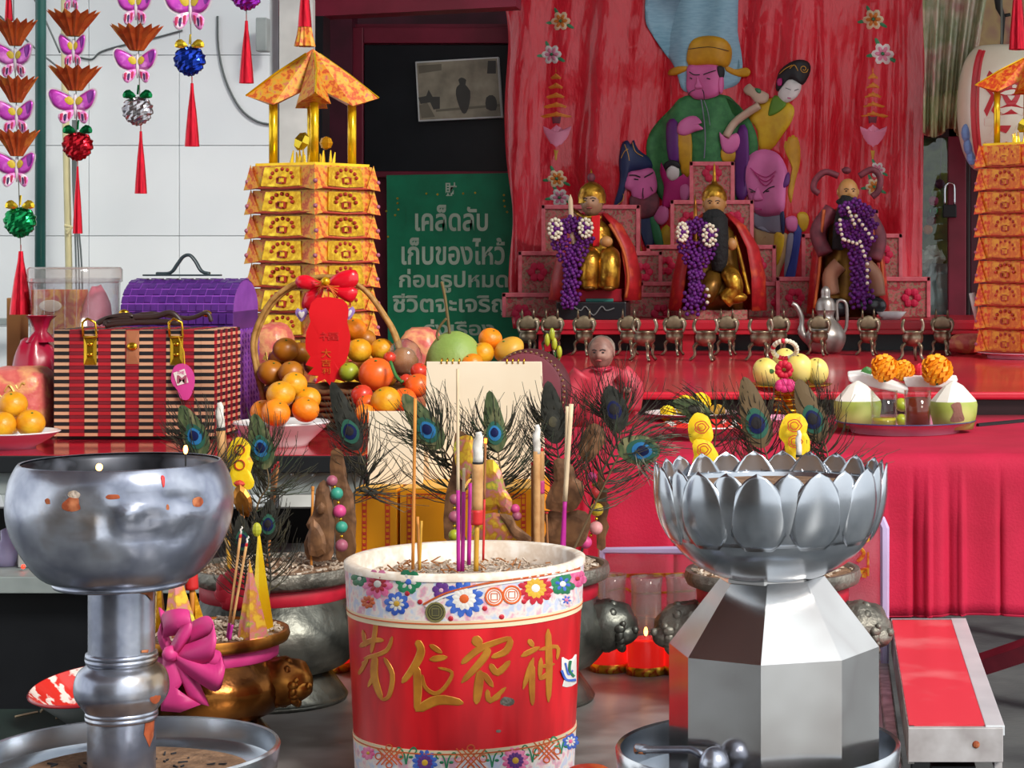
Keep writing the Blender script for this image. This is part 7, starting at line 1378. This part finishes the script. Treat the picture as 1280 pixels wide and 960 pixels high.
def trinket(par, x, y0_, y1_, D, m, leafm):
    c = P(x, (y0_+y1_)/2+4, D); r = px((y1_-y0_-8)/2, D)
    MB().ball(c, (r*1.05, r*.6, r), 26, 18, fn=lambda d: (1+.07*math.sin(22*math.atan2(d.z, d.x)))*(1-.25*max(0, d.z-.55)*max(0, 1-abs(d.x)*3))*(1-.12*max(0, -d.z)*abs(d.x))).build('foil_trinket', m, par)
    for s_ in (-1, 1): MB().puff(smooth([(x+s_*2, y0_+8), (x+s_*10, y0_), (x+s_*17, y0_+3), (x+s_*18, y0_+10), (x+s_*8, y0_+11)], 2), flat(D-r*.5), .005, 0, 2).build('foil_leaf', leafm, par)
    MB().tube([P(x, y0_+6, D), P(x+1, y0_-6, D)], .0025, 6).build('trinket_stem', leafm, par)
def garl(x, lab, D=5.0, items=(), bottom=100):
    t = thing('hanging_garland', lab, 'garland', P(x, bottom, D), 'foil garlands on the left')
    for it in items: 
        kd = it[0]
        if kd == 'c': cone_(t, x+it[4], it[1], it[2], D, it[3])
        elif kd == 'b': butterfly(t, x+it[4], it[1], it[2], D, it[3], it[5] if len(it) > 5 else 1)
        elif kd == 't': tassel(t, x+it[4], it[1], it[2], D, it[3])
        elif kd == 'f': trinket(t, x+it[4], it[1], it[2], D, it[5], it[6])
    e = items[-1]; MB().tube([P(x, -5, D).xy.to_3d()+V((0, 0, CEIL)), P(x, 20, D), P(x+e[4], e[1], D)], .0012, 5).build('cord', 'cord', t)
    return t
garl(17, 'leftmost foil garland ending in a green apple and red tassel', items=[('t', -40, 26, 10, -6), ('c', 28, 57, 46, 2), ('b', 55, 97, 46, 2), ('c', 99, 128, 46, 3), ('b', 126, 167, 46, 4), ('c', 166, 195, 48, 4), ('b', 191, 234, 50, 4), ('f', 250, 297, 36, 8, 'foil_green', 'foil_gold'), ('t', 314, 393, 27, 9)], bottom=393)
garl(93, 'foil garland ending in a dark red apple and red tassel', items=[('b', -22, 15, 34, -3, .8), ('c', 17, 45, 56, -1), ('b', 44, 85, 36, -1, .9), ('c', 86, 113, 56, 1), ('b', 112, 155, 58, 1), ('f', 156, 201, 36, 4, 'foil_red', 'foil_green'), ('t', 208, 292, 12, 4)], bottom=292)
garl(172, 'foil garland ending in a silver ball and red tassel', items=[('b', -14, 32, 44, -2), ('c', 35, 63, 56, -1), ('b', 62, 104, 52, 0), ('f', 112, 157, 36, 0, 'foil_silver', 'foil_green'), ('t', 164, 242, 15, 4)], bottom=242)
garl(238, 'foil garland ending in a blue heart and red tassel', items=[('b', -16, 38, 60, 0), ('f', 49, 95, 38, -1, 'foil_blue', 'foil_gold'), ('t', 104, 183, 18, 2)], bottom=183)
garl(308, 'short foil garland with purple trinket and red tassel', items=[('f', -34, 13, 30, 0, 'foil_purple', 'foil_purple'), ('t', 26, 104, 18, 0)], bottom=104)
def drop(x, lab, D, y1_, w, cap=None):
    t = thing('foil_tassel', lab, 'tassel', P(x, y1_, D)); tassel(t, x, -40, y1_, D, w)
    if cap: b = P(x, cap[1], D); H = px(cap[1]-cap[0], D); MB().lathe(b, [(px(cap[2]*.5, D), 0), (px(cap[2]*.38, D), H*.5), (px(cap[2]*.3, D), H)], 24, fn=lambda a, r, z, i: r*(1+(.1 if int(round(a/(2*PI)*24)) % 2 else -.08))).build('pleated_cap', 'joss', t)
    MB().tube([P(x, -40, D), V((P(x, 0, D).x, D, CEIL))], .0012, 5).build('cord', 'cord', t)
drop(381, 'red foil tassel with pleated cap above the gold pagoda', 5.5, 34, 17, (31, 58, 24)); drop(1272, 'wide red foil tassel before the barrel lantern', 7.3, 62, 22)
# poles and wires on the left
pg = thing('green_pole', 'dark green steel pole standing before the white tiles', 'pole', V((P(50, 0, 6.3).x, 6.3, 0)))
MB().tube([V((P(49, 0, 6.3).x, 6.3, 0)), V((P(53, 0, 6.3).x, 6.3, CEIL))], px(6.5, 6.3), 20).build('shaft', 'pole_green', pg, True); MB().lathe(V((P(49, 0, 6.3).x, 6.3, 0)), [(.05, 0), (.05, .01), (.02, .02)], 20).build('foot_plate', 'pole_green', pg)
pg = thing('cream_pipe', 'thin cream conduit pipe with a loose tie beside the green pole', 'pipe', V((P(84, 0, 6.8).x, 6.8, 0)))
MB().tube([V((P(86, 330, 6.8).x, 6.8, 0)), P(86, 330, 6.8), P(81, 100, 6.8), V((P(76, 0, 6.8).x, 6.8, CEIL))], px(4.3, 6.8), 14).build('tube', 'pole_cream', pg, True); MB().tube([P(81, 282, 6.77), P(90, 284, 6.77), P(84, 292, 6.77)], .006, 6).build('tie', 'pole_cream', pg)
def wire(lab, L, D, r=.0035, m='wire'): MB().tube(smooth([P(a, b, D) for a, b in L], 4, False), r, 6).build('cable', m, sm=True, label=lab, cat='cable')
wire('loose grey cable hanging in a long curve left of the pagoda', [(272, 20), (273, 60), (282, 100), (300, 135), (322, 152), (345, 156)], 6.934); wire('wavy grey cable between two foil garlands', [(100, 72), (115, 74), (124, 66), (140, 60), (165, 54), (195, 47), (228, 38)], 6.935, .003); wire('upper of two thin straight cables crossing the green pole', [(38, -10), (55, 22), (75, 66)], 6.6, .003); wire('lower of two thin straight cables crossing the green pole', [(-5, 16), (20, 38), (48, 64), (75, 86)], 6.6, .003)
for i, l in enumerate(['left one of three grey cables beside the cream pipe', 'middle one of three grey cables beside the cream pipe', 'right one of three grey cables beside the cream pipe']): wire(l, [(91+i*2, 150), (91+i*2, 220), (93+i*2, 270), (95+i*3.5, 330), (96+i*4, 420)], 6.78+.01*i, .003)
MB().box(V((-2.75, 6.86, P(0, 402, 6.86).z)), (.5, .02, px(9, 6.86))).build('grey_rail', 'grey_paint', label='grey horizontal rail on the tiles behind the red plastic bag', cat='rail', bevel=.003)
MB().box(P(332, 45, 6.9)+V((0, -.03, 0)), (px(14, 6.9), .05, px(42, 6.9))).build('junction_box', 'grey_paint', label='small grey box under the maroon beam by the cable', cat='box', bevel=.004)
